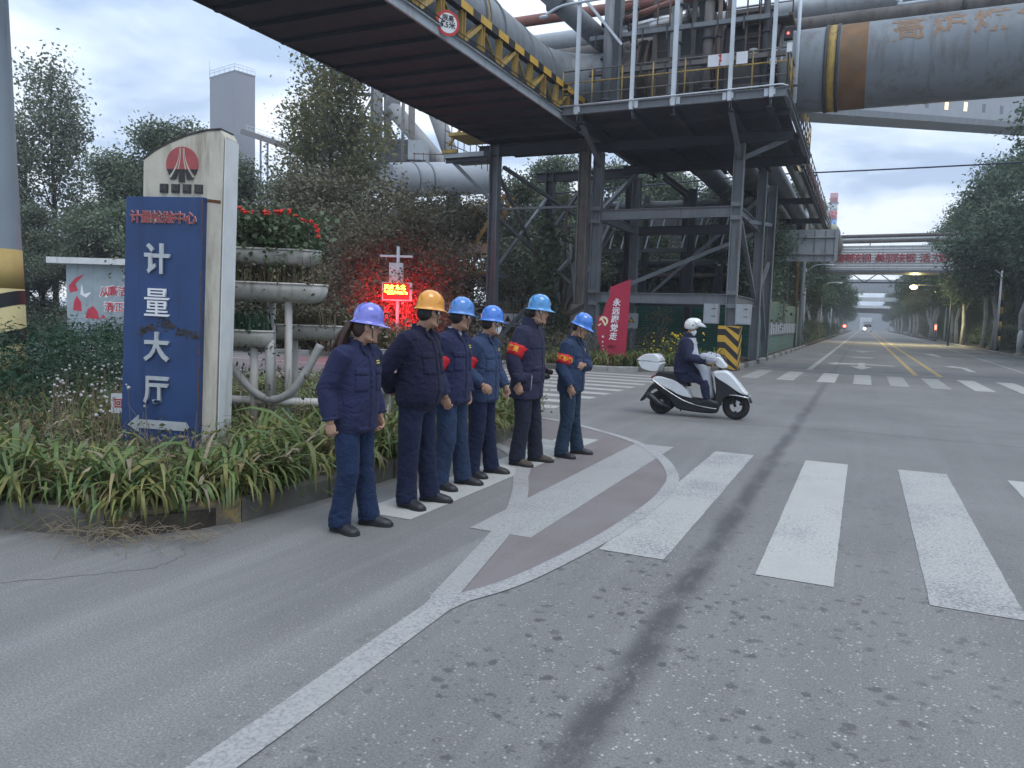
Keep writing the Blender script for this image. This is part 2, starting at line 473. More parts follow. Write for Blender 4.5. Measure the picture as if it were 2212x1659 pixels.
marking("lane_line", ribbon([(-2.02, 3.5), (-2.01, 3.2), (-1.97, 2.2), (-1.93, 0.0), (-1.9, -6.0)], 0.16), M_line_worn, 0.012)
marking("lane_line", [[(-2.10, 3.5), (-1.94, 3.5), (-1.91, 3.66), (-1.98, 3.69), (-2.13, 3.64)]], M_line_worn, 0.0122)
marking("direction_arrow", [[(-5.7, 11.0), (-4.75, 10.72), (-5.65, 10.62)]], M_white_old, 0.016)
marking("direction_arrow", [[(-4.3, 8.85), (-3.25, 8.75), (-3.1, 8.95), (-4.2, 9.35)]], M_white_old, 0.010)

M_crack = mat("crack_fill", (0.085, 0.083, 0.081), 0.9, var=.4, vscale=30)
def crack(pts, w):
    c_ = smooth_curve(pts, 10); r = random.Random(len(pts)); q = [(p.x + r.gauss(0, .012), p.y + r.gauss(0, .012)) for p in c_]
    marking("road_crack", ribbon(q, w), M_crack, 0.0026)
crack([(-5.1, 2.2), (-4.7, 2.45), (-4.4, 2.62), (-4.05, 2.95), (-3.85, 3.25), (-3.9, 3.5)], .0055)
crack([(-3.0, 12.2), (0, 12.6), (4, 12.3), (9, 12.9)], .02)
# near crossing: bars along the main road
def ragged(x0, x1, y0, y1, rag=0.012, n=26):
    L_ = [(x0 + RND.uniform(-rag, rag), y0 + (y1 - y0) * i / n) for i in range(n + 1)]
    R_ = [(x1 + RND.uniform(-rag, rag), y0 + (y1 - y0) * i / n) for i in range(n + 1)]
    return [[L_[i], R_[i], R_[i + 1], L_[i + 1]] for i in range(n)]
for x0, x1, m_ in [(-3.60, -3.10, M_white), (-2.60, -2.10, M_white_old), (-1.58, -1.12, M_white_worn), (-0.53, -0.07, M_white), (0.45, 0.93, M_white_worn), (1.50, 1.97, M_white), (2.5, 3.0, M_white), (3.5, 4.0, M_white), (4.5, 5.0, M_white), (5.5, 6.0, M_white)]:
    marking("crossing_bar", ragged(x0, x1, 4.93 + RND.uniform(-.03, .05), 9.55, 0.0035 if m_ is M_white_worn else 0.002, 40), m_, 0.008)
# crossing over the side street: bars along x
for i, y in enumerate(np.arange(12.62, 22.0, 0.98)):
    marking("crossing_bar", ragged(-9.7 if y < 20.5 else -8.6, -4.88 if y < 20 else -4.95, y - 0.22, y + 0.22, 0.006, 12), M_white, 0.008)
# far crossing, stop line, lanes
for x, m_ in [(-3.0, M_white_old), (-2.0, M_white_worn), (-0.9, M_white), (0.05, M_white_worn), (1.0, M_white_old), (2.0, M_white_old), (3.0, M_white), (4.05, M_white), (5.1, M_white), (6.2, M_white)]:
    marking("crossing_bar", ragged(x - 0.24, x + 0.24, 23.2, 27.7, 0.006, 8), m_, 0.008)
marking("stop_line", [[(-3.4, 28.9), (2.45, 28.9), (2.45, 29.15), (-3.4, 29.15)]], M_white_old, 0.008)
marking("edge_line", [[(-1.80, 29.2), (-1.62, 29.2), (-1.62, 330), (-1.80, 330)]], M_white_worn, 0.008)
marking("centre_line", [[(1.62, 29.2), (1.78, 29.2), (1.78, 330), (1.62, 330)]], M_yellow_line, 0.008)
marking("centre_line", [[(2.36, 29.2), (2.52, 29.2), (2.52, 330), (2.36, 330)]], M_yellow_line, 0.008)
marking("edge_line", [[(5.55, 30), (5.71, 30), (6.2, 60), (6.9, 110), (6.9, 330), (6.7, 330), (6.7, 110), (6.05, 60)]], M_white_old, 0.008)
def arrow(cx, y, m_, both=True):
    P_ = [[(cx - 0.1, y + 2.4), (cx - 0.1, y + 0.9), (cx + 0.1, y + 0.9), (cx + 0.1, y + 2.4)][::1]]
    P_ = [[(cx - 0.12, y + 0.9), (cx + 0.12, y + 0.9), (cx + 0.12, y + 4.5), (cx - 0.12, y + 4.5)],
          [(cx - 0.45, y + 0.9), (cx, y - 0.9), (cx + 0.45, y + 0.9)]]
    return P_
marking("direction_arrow", [[(-0.42, 33.6), (0.0, 31.2), (0.42, 33.6)], [(-0.13, 33.6), (0.13, 33.6), (0.13, 37.0), (-0.13, 37.0)],
        [(-0.95, 34.6), (-0.13, 35.0), (-0.13, 36.2), (-0.95, 36.0)], [(-1.35, 35.3), (-0.95, 34.0), (-0.95, 36.6)],
        [(0.13, 35.2), (1.25, 35.0), (1.25, 35.5), (0.13, 36.2)]], M_white, 0.008)
marking("direction_arrow", [[(-0.5, 43.0), (0.5, 43.0), (0.5, 44.0), (-0.5, 44.0)]], M_white_worn, 0.008)
marking("direction_arrow", [[(-0.45, 55.0), (0.45, 55.0), (0.0, 51.5)], [(-0.95, 55.0), (0.8, 55.0), (0.8, 56.2), (-0.95, 56.2)]], M_white_old, 0.008)
marking("direction_arrow", [[(3.75, 33.5), (4.0, 33.5), (4.0, 36.6), (3.6, 38.2), (3.2, 37.2), (3.75, 36.3)]], M_white, 0.008)
marking("direction_arrow", [[(3.95, 50), (4.2, 50), (4.05, 55.5), (3.5, 54)]], M_white, 0.008)
marking("lane_line", [[(-60, 15.1), (-10.5, 14.9), (-10.5, 15.03), (-60, 15.23)]], M_white, 0.008)
marking("lane_line", [[(-60, 18.6), (-10.5, 18.4), (-10.5, 18.55), (-60, 18.75)]], M_white, 0.008)

# beds with kerb stones ------------------------------------------------------------------
M_kerb = mat("old_kerb_concrete", (0.125, 0.118, 0.105), 0.9, var=0.3, vscale=4, dirt=(0.05, 0.045, 0.04), dirt_amt=0.6, bump=0.5, bscale=30)
def worn_yellow():
    mt, t, b = new_mat("worn_yellow_kerb_paint")
    co = t.coord("Object")
    n = t.noise(co, 7, 6, 0.7)
    c = t.mix(t.mr(n, 0.40, 0.54), (0.30, 0.215, 0.085), (0.13, 0.115, 0.095))
    d = t.noise(co, 3, 4); c = t.mix(t.mr(d, 0.5, 0.7, 0, 0.7), c, (0.05, 0.045, 0.04))
    t.inp(b.inputs["Base Color"], c); b.inputs["Roughness"].default_value = 0.88
    t.inp(b.inputs["Normal"], t.bump(n, 0.5, 0.01))
    return mt
M_kerb_y = worn_yellow()
M_kerb_far = mat("pale_kerb_concrete", (0.27, 0.265, 0.25), 0.9, var=0.25, vscale=3, dirt=(0.08, 0.075, 0.07), dirt_amt=0.4)

def bed(name, poly, kerb_pts, zs=0.12, kerb_h=0.17, kerb_w=0.16, step=1.0, mats=None, soil=M_soil):
    mb = MB().prism(poly, -0.05, zs)
    s_ = structure(mb.build(name, soil))
    k = thing("kerb", None, None); structure(k)
    pts = [Vector((*p, 0)) for p in kerb_pts]
    # resample
    d = 0.0; segs = []
    acc = [0.0]
    for a, b_ in zip(pts, pts[1:]): acc.append(acc[-1] + (b_ - a).length)
    def at(s_):
        s_ = min(max(s_, 0), acc[-1])
        for i in range(len(acc) - 1):
            if s_ <= acc[i + 1] + 1e-9:
                return pts[i].lerp(pts[i + 1], (s_ - acc[i]) / max(1e-9, acc[i + 1] - acc[i]))
    s0 = 0.0; i = 0
    while s0 < acc[-1] - 0.05:
        s1 = min(acc[-1], s0 + step)
        a, b_ = at(s0 + 0.008), at(s1 - 0.008); dd = (b_ - a); ln = dd.length; dd.normalize()
        nn = Vector((-dd.y, dd.x, 0)); hh = kerb_h + RND.uniform(-0.012, 0.012); tilt = RND.uniform(-0.01, 0.01)
        w0 = kerb_w + RND.uniform(-0.01, 0.01)
        ch = 0.025
        prof = [(0, -0.04), (0, hh - ch), (ch, hh), (w0, hh), (w0, -0.04)]
        m2 = MB(); rings = [[p + nn * (x + tilt) + Vector((0, 0, z)) for x, z in prof] for p in (a, b_)]
        m2.loft(rings, 0, True, False)
        mm = mats[i % len(mats)] if mats else M_kerb
        m2.build("kerb_stone", mm, k)
        s0 = s1; i += 1
    return s_

near_kerb = [(-16, 2.95), (-5.6, 3.22), (-4.68, 3.46), (-4.38, 3.66), (-4.18, 3.95), (-4.08, 4.6), (-4.05, 6.0), (-4.06, 8.7), (-4.3, 9.9), (-4.9, 10.75), (-5.9, 11.25), (-8, 11.55), (-20, 12.1)]
bed("planting_bed", [(-60, 2.6)] + [(x - 0.08, y + (0.1 if x < -4.6 and y < 4 else 0)) for x, y in near_kerb] + [(-60, 12.3)], near_kerb, 0.13, 0.19, 0.17, 0.95, [M_kerb_y, M_kerb, M_kerb])
far_kerb = [(-20, 21.6), (-9.5, 21.95), (-7.3, 22.15), (-6.2, 22.9), (-5.2, 24.2), (-4.4, 25.4), (-3.85, 26.8), (-3.75, 30), (-3.75, 60)]
bed("far_planting_bed", [(-90, 300), (-90, 21.2), (-20, 21.7)] + [(x - 0.08, y + 0.08) for x, y in far_kerb[1:]] + [(-3.9, 300)], far_kerb[::1], 0.12, 0.16, 0.16, 1.0, [M_kerb_far, M_kerb_far, M_kerb])
right_kerb = [(40, 30.5), (12.5, 31.0), (10.2, 32.5), (9.0, 35.5), (8.55, 40), (8.4, 60), (8.4, 110)]
bed("roadside_verge", [(60, 30.4), (60, 330), (8.5, 330)] + [(x + 0.08, y + 0.05) for x, y in right_kerb[::-1]], right_kerb[::-1], 0.12, 0.16, 0.16, 1.2, [M_kerb_far])
# ------------------------------------------------------------------ steelwork: pipe bridge, platform, gas main
M_steel = mat("grey_painted_steel", (0.155, 0.172, 0.190), 0.5, var=0.15, vscale=1.5, dirt=(0.10, 0.072, 0.052), dirt_amt=0.35, dirt_scale=2.5, streak=True)
M_steel_l = mat("light_grey_painted_steel", (0.33, 0.36, 0.385), 0.45, var=0.12, vscale=2, dirt=(0.16, 0.12, 0.09), dirt_amt=0.3, streak=True)
M_steel_d = mat("dark_sooty_steel", (0.045, 0.049, 0.056), 0.65, var=0.3, vscale=0.8, dirt=(0.048, 0.038, 0.034), dirt_amt=0.4)  # darker grey than the other steel tones
M_galv = mat("galvanised_post", (0.50, 0.545, 0.59), 0.4, var=0.1, vscale=2, dirt=(0.3, 0.3, 0.3), dirt_amt=0.3, streak=True)
M_yel = mat("weathered_yellow_paint", (0.39, 0.265, 0.07), 0.6, var=0.2, vscale=3, dirt=(0.11, 0.075, 0.045), dirt_amt=0.62, dirt_scale=3.5, streak=True)
M_yel2 = mat("chevron_yellow_paint", (0.56, 0.34, 0.05), 0.55, var=0.12, dirt=(0.12, 0.09, 0.06), dirt_amt=0.3)
M_blk = mat("chevron_black_paint", (0.022, 0.022, 0.024), 0.55, var=0.2)
M_pipe = mat("grey_gas_main_paint", (0.175, 0.200, 0.220), 0.5, var=0.14, vscale=0.8, dirt=(0.10, 0.088, 0.078), dirt_amt=0.5, dirt_scale=1.2, streak=True)
M_rust = mat("rusty_brown_steel", (0.115, 0.086, 0.073), 0.8, var=0.35, vscale=2.5, dirt=(0.06, 0.04, 0.032), dirt_amt=0.5)
M_rusty_grey = mat("grey_steel_gone_brown", (0.130, 0.122, 0.114), 0.75, var=0.3, vscale=1.6, dirt=(0.075, 0.05, 0.04), dirt_amt=0.5, streak=True)
M_rust_y = mat("rusty_ochre_paint", (0.185, 0.105, 0.05), 0.75, var=0.3, vscale=1.4, dirt=(0.14, 0.105, 0.075), dirt_amt=0.6)
M_redpipe = mat("faded_red_pipe", (0.24, 0.105, 0.085), 0.6, var=0.2, dirt=(0.1, 0.07, 0.06))
M_silver = mat("bright_metal_cladding", (0.55, 0.56, 0.57), 0.32, metal=0.7, var=0.15)
M_board = mat("white_notice_board", (0.62, 0.64, 0.66), 0.5, var=0.08, dirt=(0.35, 0.34, 0.33))
M_redmark = mat("red_lettering", (0.45, 0.03, 0.03), 0.5, var=0.1)
M_blackmark = mat("black_lettering", (0.02, 0.02, 0.022), 0.5)

M_deckp = mat("sooty_deck_underside", (0.033, 0.040, 0.048), 0.7, var=0.3, vscale=0.8, dirt=(0.030, 0.032, 0.036), dirt_amt=0.4)  # darkest grey, kept for the deck plates
# pipe bridge over the side street --------------------------------------------------------
BX0, BX1, BZ = -13.2, -9.37, 8.0
br = thing("pipe_bridge", "dark steel pipe bridge with yellow truss sides running overhead into the platform", "bridge", (-11.3, 10, BZ))
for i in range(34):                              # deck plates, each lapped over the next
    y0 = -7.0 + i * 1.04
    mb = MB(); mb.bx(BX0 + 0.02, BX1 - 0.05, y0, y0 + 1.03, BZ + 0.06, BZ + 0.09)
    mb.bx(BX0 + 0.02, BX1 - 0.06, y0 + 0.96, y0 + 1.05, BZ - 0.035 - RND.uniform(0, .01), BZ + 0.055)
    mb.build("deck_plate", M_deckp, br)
for x in (BX0, BX1):
    m2 = MB(); s_ = 1 if x == BX1 else -1
    m2.bx(x - 0.03, x + 0.03, -7, 28.3, BZ, BZ + 0.2); m2.bx(x - 0.06, x + 0.09, -7, 28.3, BZ + 0.2, BZ + 0.225)
    m2.build("edge_beam", M_steel_l if x == BX1 else M_steel_d, br)
for sx, x in ((1, -9.42), (-1, -13.15)):
    chord = MB(); chord.bx(x - 0.08, x + 0.08, -7, 27.4, BZ + 0.23, BZ + 0.31); chord.build("bottom_chord", M_steel_d, br)
    tc_ = MB(); tc_.bx(x - 0.1, x + 0.10, -7, 27.4, BZ + 1.0, BZ + 1.2); tco = tc_.build("top_chord", M_blk, br)
    k = 0; y = -6.2
    while y < 26.8:
        mb = MB(); mb.bx(x + 0.102, x + 0.107, y, y + 0.62, BZ + 1.005, BZ + 1.195); mb.build("yellow_band", M_yel2, tco)
        y += 1.04
    y = 23.15 - 1.04 * 28; k = 0
    while y < 26.5:
        mb = MB(); mb.ibeam((x, y, BZ + 0.31), (x, y, BZ + 1.0), 0.14, 0.16, 0.014, upv=(0, 1, 0)); mb.build("truss_post", M_yel, br)
        a, b_ = ((y + 0.08, BZ + 0.33), (y + 0.96, BZ + 0.98)) if k % 2 == 0 else ((y + 0.08, BZ + 0.98), (y + 0.96, BZ + 0.33))
        mb = MB()
        if k % 2 == 0: mb.ibeam((x, *a), (x, *b_), 0.1, 0.13, 0.012, upv=(1, 0, 0))
        else: mb.bar((x - 0.02, *a), (x - 0.02, *b_), 0.02, 0.08, upv=(1, 0, 0))
        mb.build("truss_diagonal", M_yel, br)
        y += 1.04; k += 1
for zz, dx in ((0.27, 0.10), (0.36, 0.13)):
    pts = [(BX1 + dx, y, BZ + zz + 0.02 * math.sin(y * 2.2) - 0.03 * abs(math.sin(y * 0.52))) for y in np.arange(-7, 23.6, 0.6)]
    MB().tube(pts, 0.014, 6).build("cable", M_blk, br)

# 5.5 m clearance disc hung on the bridge
sg = thing("height_limit_sign", "round red and white height limit disc hung on the edge of the pipe bridge", "road sign", (-9.2, 15.85, 8.0))
D0 = Vector((-9.2, 15.85, 8.31)); DU = Vector((0.62, 0.78, 0)).normalized(); DN = Vector((DU.y, -DU.x, 0)); DV = Vector((0, 0, 1))
def disc(r, n=32): return [(r * math.cos(2 * PI * i / n), r * math.sin(2 * PI * i / n)) for i in range(n)]
MB().slab(disc(0.29), D0, DU, DV, 0.012).build("red_rim", M_redmark, sg)
MB().slab(disc(0.225), D0 + DN * 0.0125, DU, DV, 0.004).build("white_face", M_board, sg)
text_on("lettering", "限高", D0 + DN * 0.017 + DV * 0.10, DU, DV, 0.15, M_blackmark, sg, 0.002, 0.003)
text_on("lettering", "5.5米", D0 + DN * 0.017 - DV * 0.05, DU, DV, 0.17, M_blackmark, sg, 0.002, 0.004)

# platform --------------------------------------------------------------------------------
PX0, PX1, PY0, PY1, PZ = -9.34, -2.46, 23.5, 33.4, 8.0
pf = thing("steel_platform", "grey steel valve platform on columns carrying the gas main beside the road", "platform", (-6, 28, 0))
MB().bx(PX0 + 0.1, PX1 - 0.1, PY0 + 0.1, PY1, PZ + 0.1, PZ + 0.16).build("deck", M_steel_d, pf)
for a, b_ in (((PX0, PY0), (PX1, PY0)), ((PX1, PY0 + .12), (PX1, PY1)), ((PX0, PY0 + .12), (PX0, PY1)), ((PX0, PY1), (PX1, PY1))):
    MB().ibeam((*a, PZ + 0.24), (*b_, PZ + 0.24), 0.12, 0.26, 0.02).build("edge_beam", M_steel, pf)
for x in (-8.68, -6.93, -5.68, -3.96, -2.9):
    MB().ibeam((x, PY0 - 0.05, PZ - 0.04), (x, PY1, PZ - 0.04), 0.16, 0.26, 0.018).build("joist", M_steel_d, pf)
for y in (26.4, 30.6):
    MB().ibeam((PX0, y, PZ - 0.32), (PX1, y, PZ - 0.32), 0.22, 0.32, 0.02).build("cross_beam", M_steel_d, pf)
for y in (24.9, 28.5, 32.2):
    MB().bx(PX0, PX1, y - .05, y + .05, PZ - 0.06, PZ + 0.1).build("cross_beam", M_steel_d, pf)
# columns
COLS = [(-8.97, 26.4, M_steel), (-4.10, 26.4, M_steel), (-8.97, 31.4, M_steel), (-3.95, 31.4, M_steel), (-3.9, 34.6, M_steel), (-7.3, 34.6, M_steel_d)]
for x, y, mm in COLS:
    MB().ibeam((x, y, 0.12), (x, y, PZ - 0.5), 0.30, 0.34, 0.025, upv=(1, 0, 0)).build("column", mm, pf)
for z in (5.3, 2.38):
    MB().ibeam((-8.8, 26.4, z), (-4.27, 26.4, z), 0.2, 0.36, 0.018).build("girder", M_steel, pf)
    MB().ibeam((-8.8, 31.4, z), (-4.12, 31.4, z), 0.2, 0.36, 0.018).build("girder", M_steel_d, pf)
    for x in (-8.97, -4.0):
        MB().ibeam((x, 26.6, z), (x, 31.2, z), 0.18, 0.3, 0.018).build("girder", M_steel, pf)
for a, b_ in (((-8.8, 27.6, 2.6), (-4.2, 31.3, 5.1)), ((-4.0, 31.2, 2.6), (-4.0, 26.7, 5.0)), ((-8.97, 26.6, 5.4), (-8.97, 31.2, 7.6)), ((-3.9, 34.4, 1.0), (-4, 31.5, 4.8)), ((-8.9, 26.5, 7.0), (-8.7, 23.7, 7.85)), ((-4.1, 26.5, 7.0), (-4.0, 23.7, 7.85)), ((-4.1, 26.5, 7.0), (-2.6, 26.5, 7.6)), ((-4.0, 28.3, 5.2), (-3.9, 34.4, 5.8)), ((-8.9, 34.5, 2.9), (-4, 34.5, 7.3)), ((-4.1, 33, 2.8), (-3.9, 34.5, 4.2))):
    MB().bar(a, b_, 0.14, 0.14).build("brace", M_steel, pf)
# tall pale posts bolted to the front edge
for i, x in enumerate((-8.79, -6.98, -5.68, -4.02, -2.85)):
    mb = MB(); w = 0.11 if i != 2 else 0.13
    mb.bx(x - w / 2, x + w / 2, PY0 - 0.17, PY0 - 0.065, PZ + 0.08, PZ + 5.6)
    mb.bx(x - w / 2 - 0.05, x + w / 2 + 0.05, PY0 - 0.085, PY0 - 0.063, PZ + 0.16, PZ + 0.32)
    mb.build("pale_post", M_galv, pf)
    if i >= 1:
        sx = 1 if i < 3 else -1
        MB().bx(x + sx * 0.09, x + sx * 0.2, PY0 - 0.12, PY0 - 0.063, PZ + 0.12, PZ + 0.33).build("bracket", M_galv, pf)
    MB().tube([(x, PY0 - 0.02, PZ + 0.1), (x, PY0 - 0.02, PZ - 0.1)], 0.02, 6).build("hanger", M_steel, pf)
MB().tube([(PX0 - 0.1, PY0 - 0.19, PZ + 0.34), (-6, PY0 - 0.19, PZ + 0.36), (PX1 - .1, PY0 - 0.19, PZ + 0.40), (PX1 + .05, PY0 - .05, PZ + .38)], 0.022, 8).build("conduit", M_galv, pf)
# railing
def railing(parent, pts, h, post_mat, rail_mats, step=0.93, r=0.024, mids=(0.33, 0.66)):
    for a, b_ in zip(pts, pts[1:]):
        a, b_ = Vector(a), Vector(b_); n = max(1, round((b_ - a).length / step))
        for i in range(n + 1):
            p = a.lerp(b_, i / n)
            MB().tube([p, p + Vector((0, 0, h))], r, 6).build("rail_post", post_mat, parent)
        for k, q in enumerate((1.0,) + tuple(mids)):
            MB().tube([a + Vector((0, 0, h * q)), b_ + Vector((0, 0, h * q))], r * 0.95, 6).build("rail", rail_mats[k % len(rail_mats)], parent)
railing(pf, [(PX0, PY0 + 0.1, PZ + 0.4), (PX1, PY0 + 0.1, PZ + 0.4), (PX1, PY1, PZ + 0.4)], 1.1, M_yel, [M_rusty_grey, M_rusty_grey, M_yel])
MB().bx(-9.34, -8.95, PY0 - .02, PY0 + .02, PZ + .9, PZ + .94).build("rail", M_yel, pf)
# notice boards on the railing
nb = thing("notice_board", "long white notice board with a red crack mark tied to the platform railing", "notice board", (-4.1, 23.5, 9.2))
for x0, x1 in ((-4.72, -4.34), (-4.33, -3.97), (-3.90, -3.58)):
    MB().bx(x0, x1, 23.50, 23.515, 9.14, 9.48).build("panel", M_board, nb)
MB().slab([(0, 0), (0.05, 0.02), (0.02, 0.1), (0.09, 0.12), (0.05, 0.2), (0.07, 0.33), (0.03, 0.33), (-0.03, 0.31), (0.02, 0.24), (0.0, 0.12)], (-4.40, 23.499, 9.145), (1, 0, 0), (0, 0, 1), 0.004).build("red_mark", M_redmark, nb)

# gas main: along the bridge, mitred elbow, then across the road ----------------------------
gm = thing("gas_main", "huge grey gas main running along the bridge and turning across the road", "pipe", (-11.3, 10, 9.85))
R_ = 1.27
pts = [(-11.3, -8, 9.88), (-11.3, 24.6, 9.86)]
MB().tube(pts, R_, 40, cap=False).build("pipe_run", M_pipe, gm)
el = []
for i in range(7):
    a = PI / 2 * i / 6
    el.append((-11.3 + 2.4 * (1 - math.cos(a)), 24.6 + 2.4 * math.sin(a), 9.84 - 0.05 * i / 6))
mb = MB()
for a, b_ in zip(el, el[1:]): mb.tube([a, b_], R_ + 0.002, 40, cap=False)
mb.build("mitred_elbow", M_pipe, gm)
MB().tube([(-2.9, 27.0, 9.78), (45, 27.0, 9.80)], R_, 48, cap=False).build("pipe_run", M_pipe, gm)
MB().tube([(-8.9, 27.0, 9.79), (-7.6, 27, 9.79)], R_, 40, cap=False).build("pipe_run", M_rusty_grey, gm)
MB().tube([(-7.6, 27.0, 9.79), (-2.9, 27, 9.79)], R_ - 0.12, 40, cap=False).build("pipe_run", M_rusty_grey, gm)
for y in (12.4, 19.55, 5.0):
    MB().tube([(-11.3, y - 0.06, 9.86), (-11.3, y + 0.06, 9.86)], R_ + 0.03, 40, cap=True).build("yellow_ring", M_yel, gm)
    for dy in (-0.13, 0.13, 1.1): MB().tube([(-11.3, y + dy - 0.04, 9.86), (-11.3, y + dy + 0.04, 9.86)], R_ + 0.05, 40, cap=True).build("flange", M_steel, gm)
for y in (22.7, 24.6): MB().tube([(-11.3, y - .07, 9.86), (-11.3, y + .07, 9.86)], R_ + 0.025, 40).build("flange", M_steel, gm)
for x in (-1.62, -1.28): MB().tube([(x - 0.045, 27, 9.78), (x + 0.045, 27, 9.78)], R_ + 0.05, 48).build("flange", M_steel_d, gm)
MB().tube([(-1.57, 27, 9.78), (-1.33, 27, 9.78)], R_ + 0.03, 48).build("yellow_ring", M_yel, gm)
MB().tube([(-1.2, 27, 9.78), (-0.45, 27, 9.78)], R_ + 0.006, 48, cap=False).build("ochre_band", M_rust_y, gm)
MB().tube([(1.22, 27, 9.78), (1.28, 27, 9.78)], R_ + 0.012, 48, cap=False).build("weld_ring", M_steel, gm)
# lettering wrapped on the pipe
def wrap_pipe(body, cx, cz, size, m_, parent, name="lettering"):
    me = text_mesh(body, size, 0.0, size * 0.022)
    off = origin_of(parent); R2 = R_ + 0.008
    for v in me.vertices:
        x, y, _z = v.co
        a = math.asin((cz - 9.78) / R2) + y / R2
        v.co = Vector((cx + x, 27 - R2 * math.cos(a), 9.78 + R2 * math.sin(a))) - off
    bm = bmesh.new(); bm.from_mesh(me)
    bmesh.ops.triangulate(bm, faces=bm.faces)
    for _ in range(2): bmesh.ops.subdivide_edges(bm, edges=[e for e in bm.edges if e.calc_length() > 0.08], cuts=1)
    bm.to_mesh(me); bm.free()
    return link_mesh(name, me, m_, parent)
M_fadedtxt = mat("faded_orange_lettering", (0.235, 0.150, 0.095), 0.7, var=0.2, vscale=6, dirt=(0.165, 0.165, 0.165), dirt_amt=0.55, dirt_scale=9)
for i, ch in enumerate("高炉煤气"): wrap_pipe(ch, 0.62 + i * 1.06, 10.38, 0.95, M_fadedtxt, gm)
# silver guard rail and small lines on top of the main
sr = thing("pipe_handrail", "silver tube handrail standing along the top of the gas main", "handrail", (5, 26.4, 11))
MB().tube(smooth_curve([(0.1, 26.3, 12.6), (0.12, 26.3, 11.7), (0.4, 26.3, 11.34), (1.0, 26.3, 11.28), (8, 26.3, 11.42), (30, 26.3, 11.5)], 6), 0.05, 8).build("rail", M_galv, sr)
for x in (1.4, 3.7, 6.1, 8.5): MB().tube([(x, 26.3, 11.28), (x, 26.3, 12.6)], 0.045, 8).build("rail_post", M_galv, sr)
MB().tube([(-2.6, 26.2, 12.0), (-2.3, 26.2, 12.08), (12, 26.2, 12.2), (30, 26.2, 12.3)], 0.05, 8).build("rail", M_galv, sr)
for i, (y, z, r, mm) in enumerate(((28.6, 11.75, 0.30, M_rusty_grey), (29.4, 12.6, 0.42, M_steel_l), (30.4, 11.9, 0.25, M_rusty_grey), (27.6, 12.9, 0.2, M_redpipe))):
    p = thing("overhead_pipe", ["brown service pipe just above the gas main across the road", "pale thick pipe high over the gas main", "thin brown pipe behind the gas main", "faded red pipe highest over the platform"][i], "pipe", (0, y, z))
    MB().tube([(-18, y, z), (45, y, z + 0.1)], r, 16, cap=False).build("pipe_run", mm, p)
    for x in (-14, -6, 2.2, 10): MB().tube([(x - .05, y, z), (x + .05, y, z)], r + 0.05, 16).build("flange", M_steel_d, p)

# valve gear standing on the platform
vg = thing("goggle_valve", "tall goggle valve with rusty round discs and dark housing on the platform", "valve", (-5, 27, 8.1))
for x, r, mm in ((-4.92, 1.75, M_rust), (-4.7, 1.72, M_steel_d), (-7.55, 1.45, M_rusty_grey), (-7.25, 1.42, M_rust), (-2.95, 1.42, M_rusty_grey)):
    MB().tube([(x - 0.055, 27, 9.9), (x + 0.055, 27, 9.9)], r, 40).build("flange_disc", mm, vg)
MB().bx(-4.55, -3.2, 25.9, 28.2, 8.3, 11.6).build("housing", M_steel_d, vg)
for z in (8.4, 9.2, 9.95, 10.7, 11.5): MB().bx(-4.6, -3.1, 25.82, 25.9, z - 0.05, z + 0.05).build("stiffener", M_rusty_grey, vg)
for x in (-4.58, -3.14): MB().bx(x - .06, x + .06, 25.78, 25.9, 8.2, 13.2).build("guide_post", M_rusty_grey, vg)
MB().bx(-7.05, -5.25, 26.0, 28.0, 8.3, 12.1).build("housing", M_steel_d, vg)
for x in (-7.0, -6.4, -5.7, -5.3): MB().ibeam((x, 25.9, 8.2), (x, 25.9, 12.6), 0.14, 0.12, 0.015, upv=(0, 1, 0)).build("guide_post", M_steel_l if x in (-6.4,) else M_rusty_grey, vg)
for z in (9.1, 10.3, 11.2): MB().bx(-7.1, -5.2, 25.8, 25.86, z - .04, z + .04).build("stiffener", M_rusty_grey, vg)
MB().tube([(-3.1, 25.6, 9.95), (-3.1, 25.7, 9.95)], 0.27, 20).build("gear_wheel", M_galv, vg)
MB().bx(-3.35, -2.95, 25.7, 26.0, 9.6, 10.0).build("gearbox", M_rusty_grey, vg)
MB().tube([(-3.75, 25.7, 9.9), (-3.75, 25.7, 10.25)], 0.13, 14).build("motor", M_board, vg)
MB().slab([(0, 0), (0.25, 0), (0.42, 1.0), (0.12, 1.0)], (-3.4, 25.6, 9.9), (1, 0, 0), (0, 0, 1), -0.25).build("lever_arm", M_rusty_grey, vg)
def ladder(name, label, x, y, z0, z1, m_, group=None, rung=0.28):
    t_ = thing(name, label, "ladder", (x, y, z0), 0, group)
    for s_ in (-0.2, 0.2): MB().bar((x + s_, y, z0), (x + s_, y, z1), 0.05, 0.03).build("ladder_rail", m_, t_)
    z = z0 + 0.2
    while z < z1:
        MB().tube([(x - 0.2, y, z), (x + 0.2, y, z)], 0.014, 6).build("rung", m_, t_); z += rung
    return t_
ladder("ladder", "rusty ladder rising left of the middle pale post on the platform", -6.55, 25.2, 8.2, 13.0, M_rust)
ladder("ladder", "rusty ladder next to the round gear wheel on the platform", -3.72, 25.2, 9.8, 13.0, M_rust)
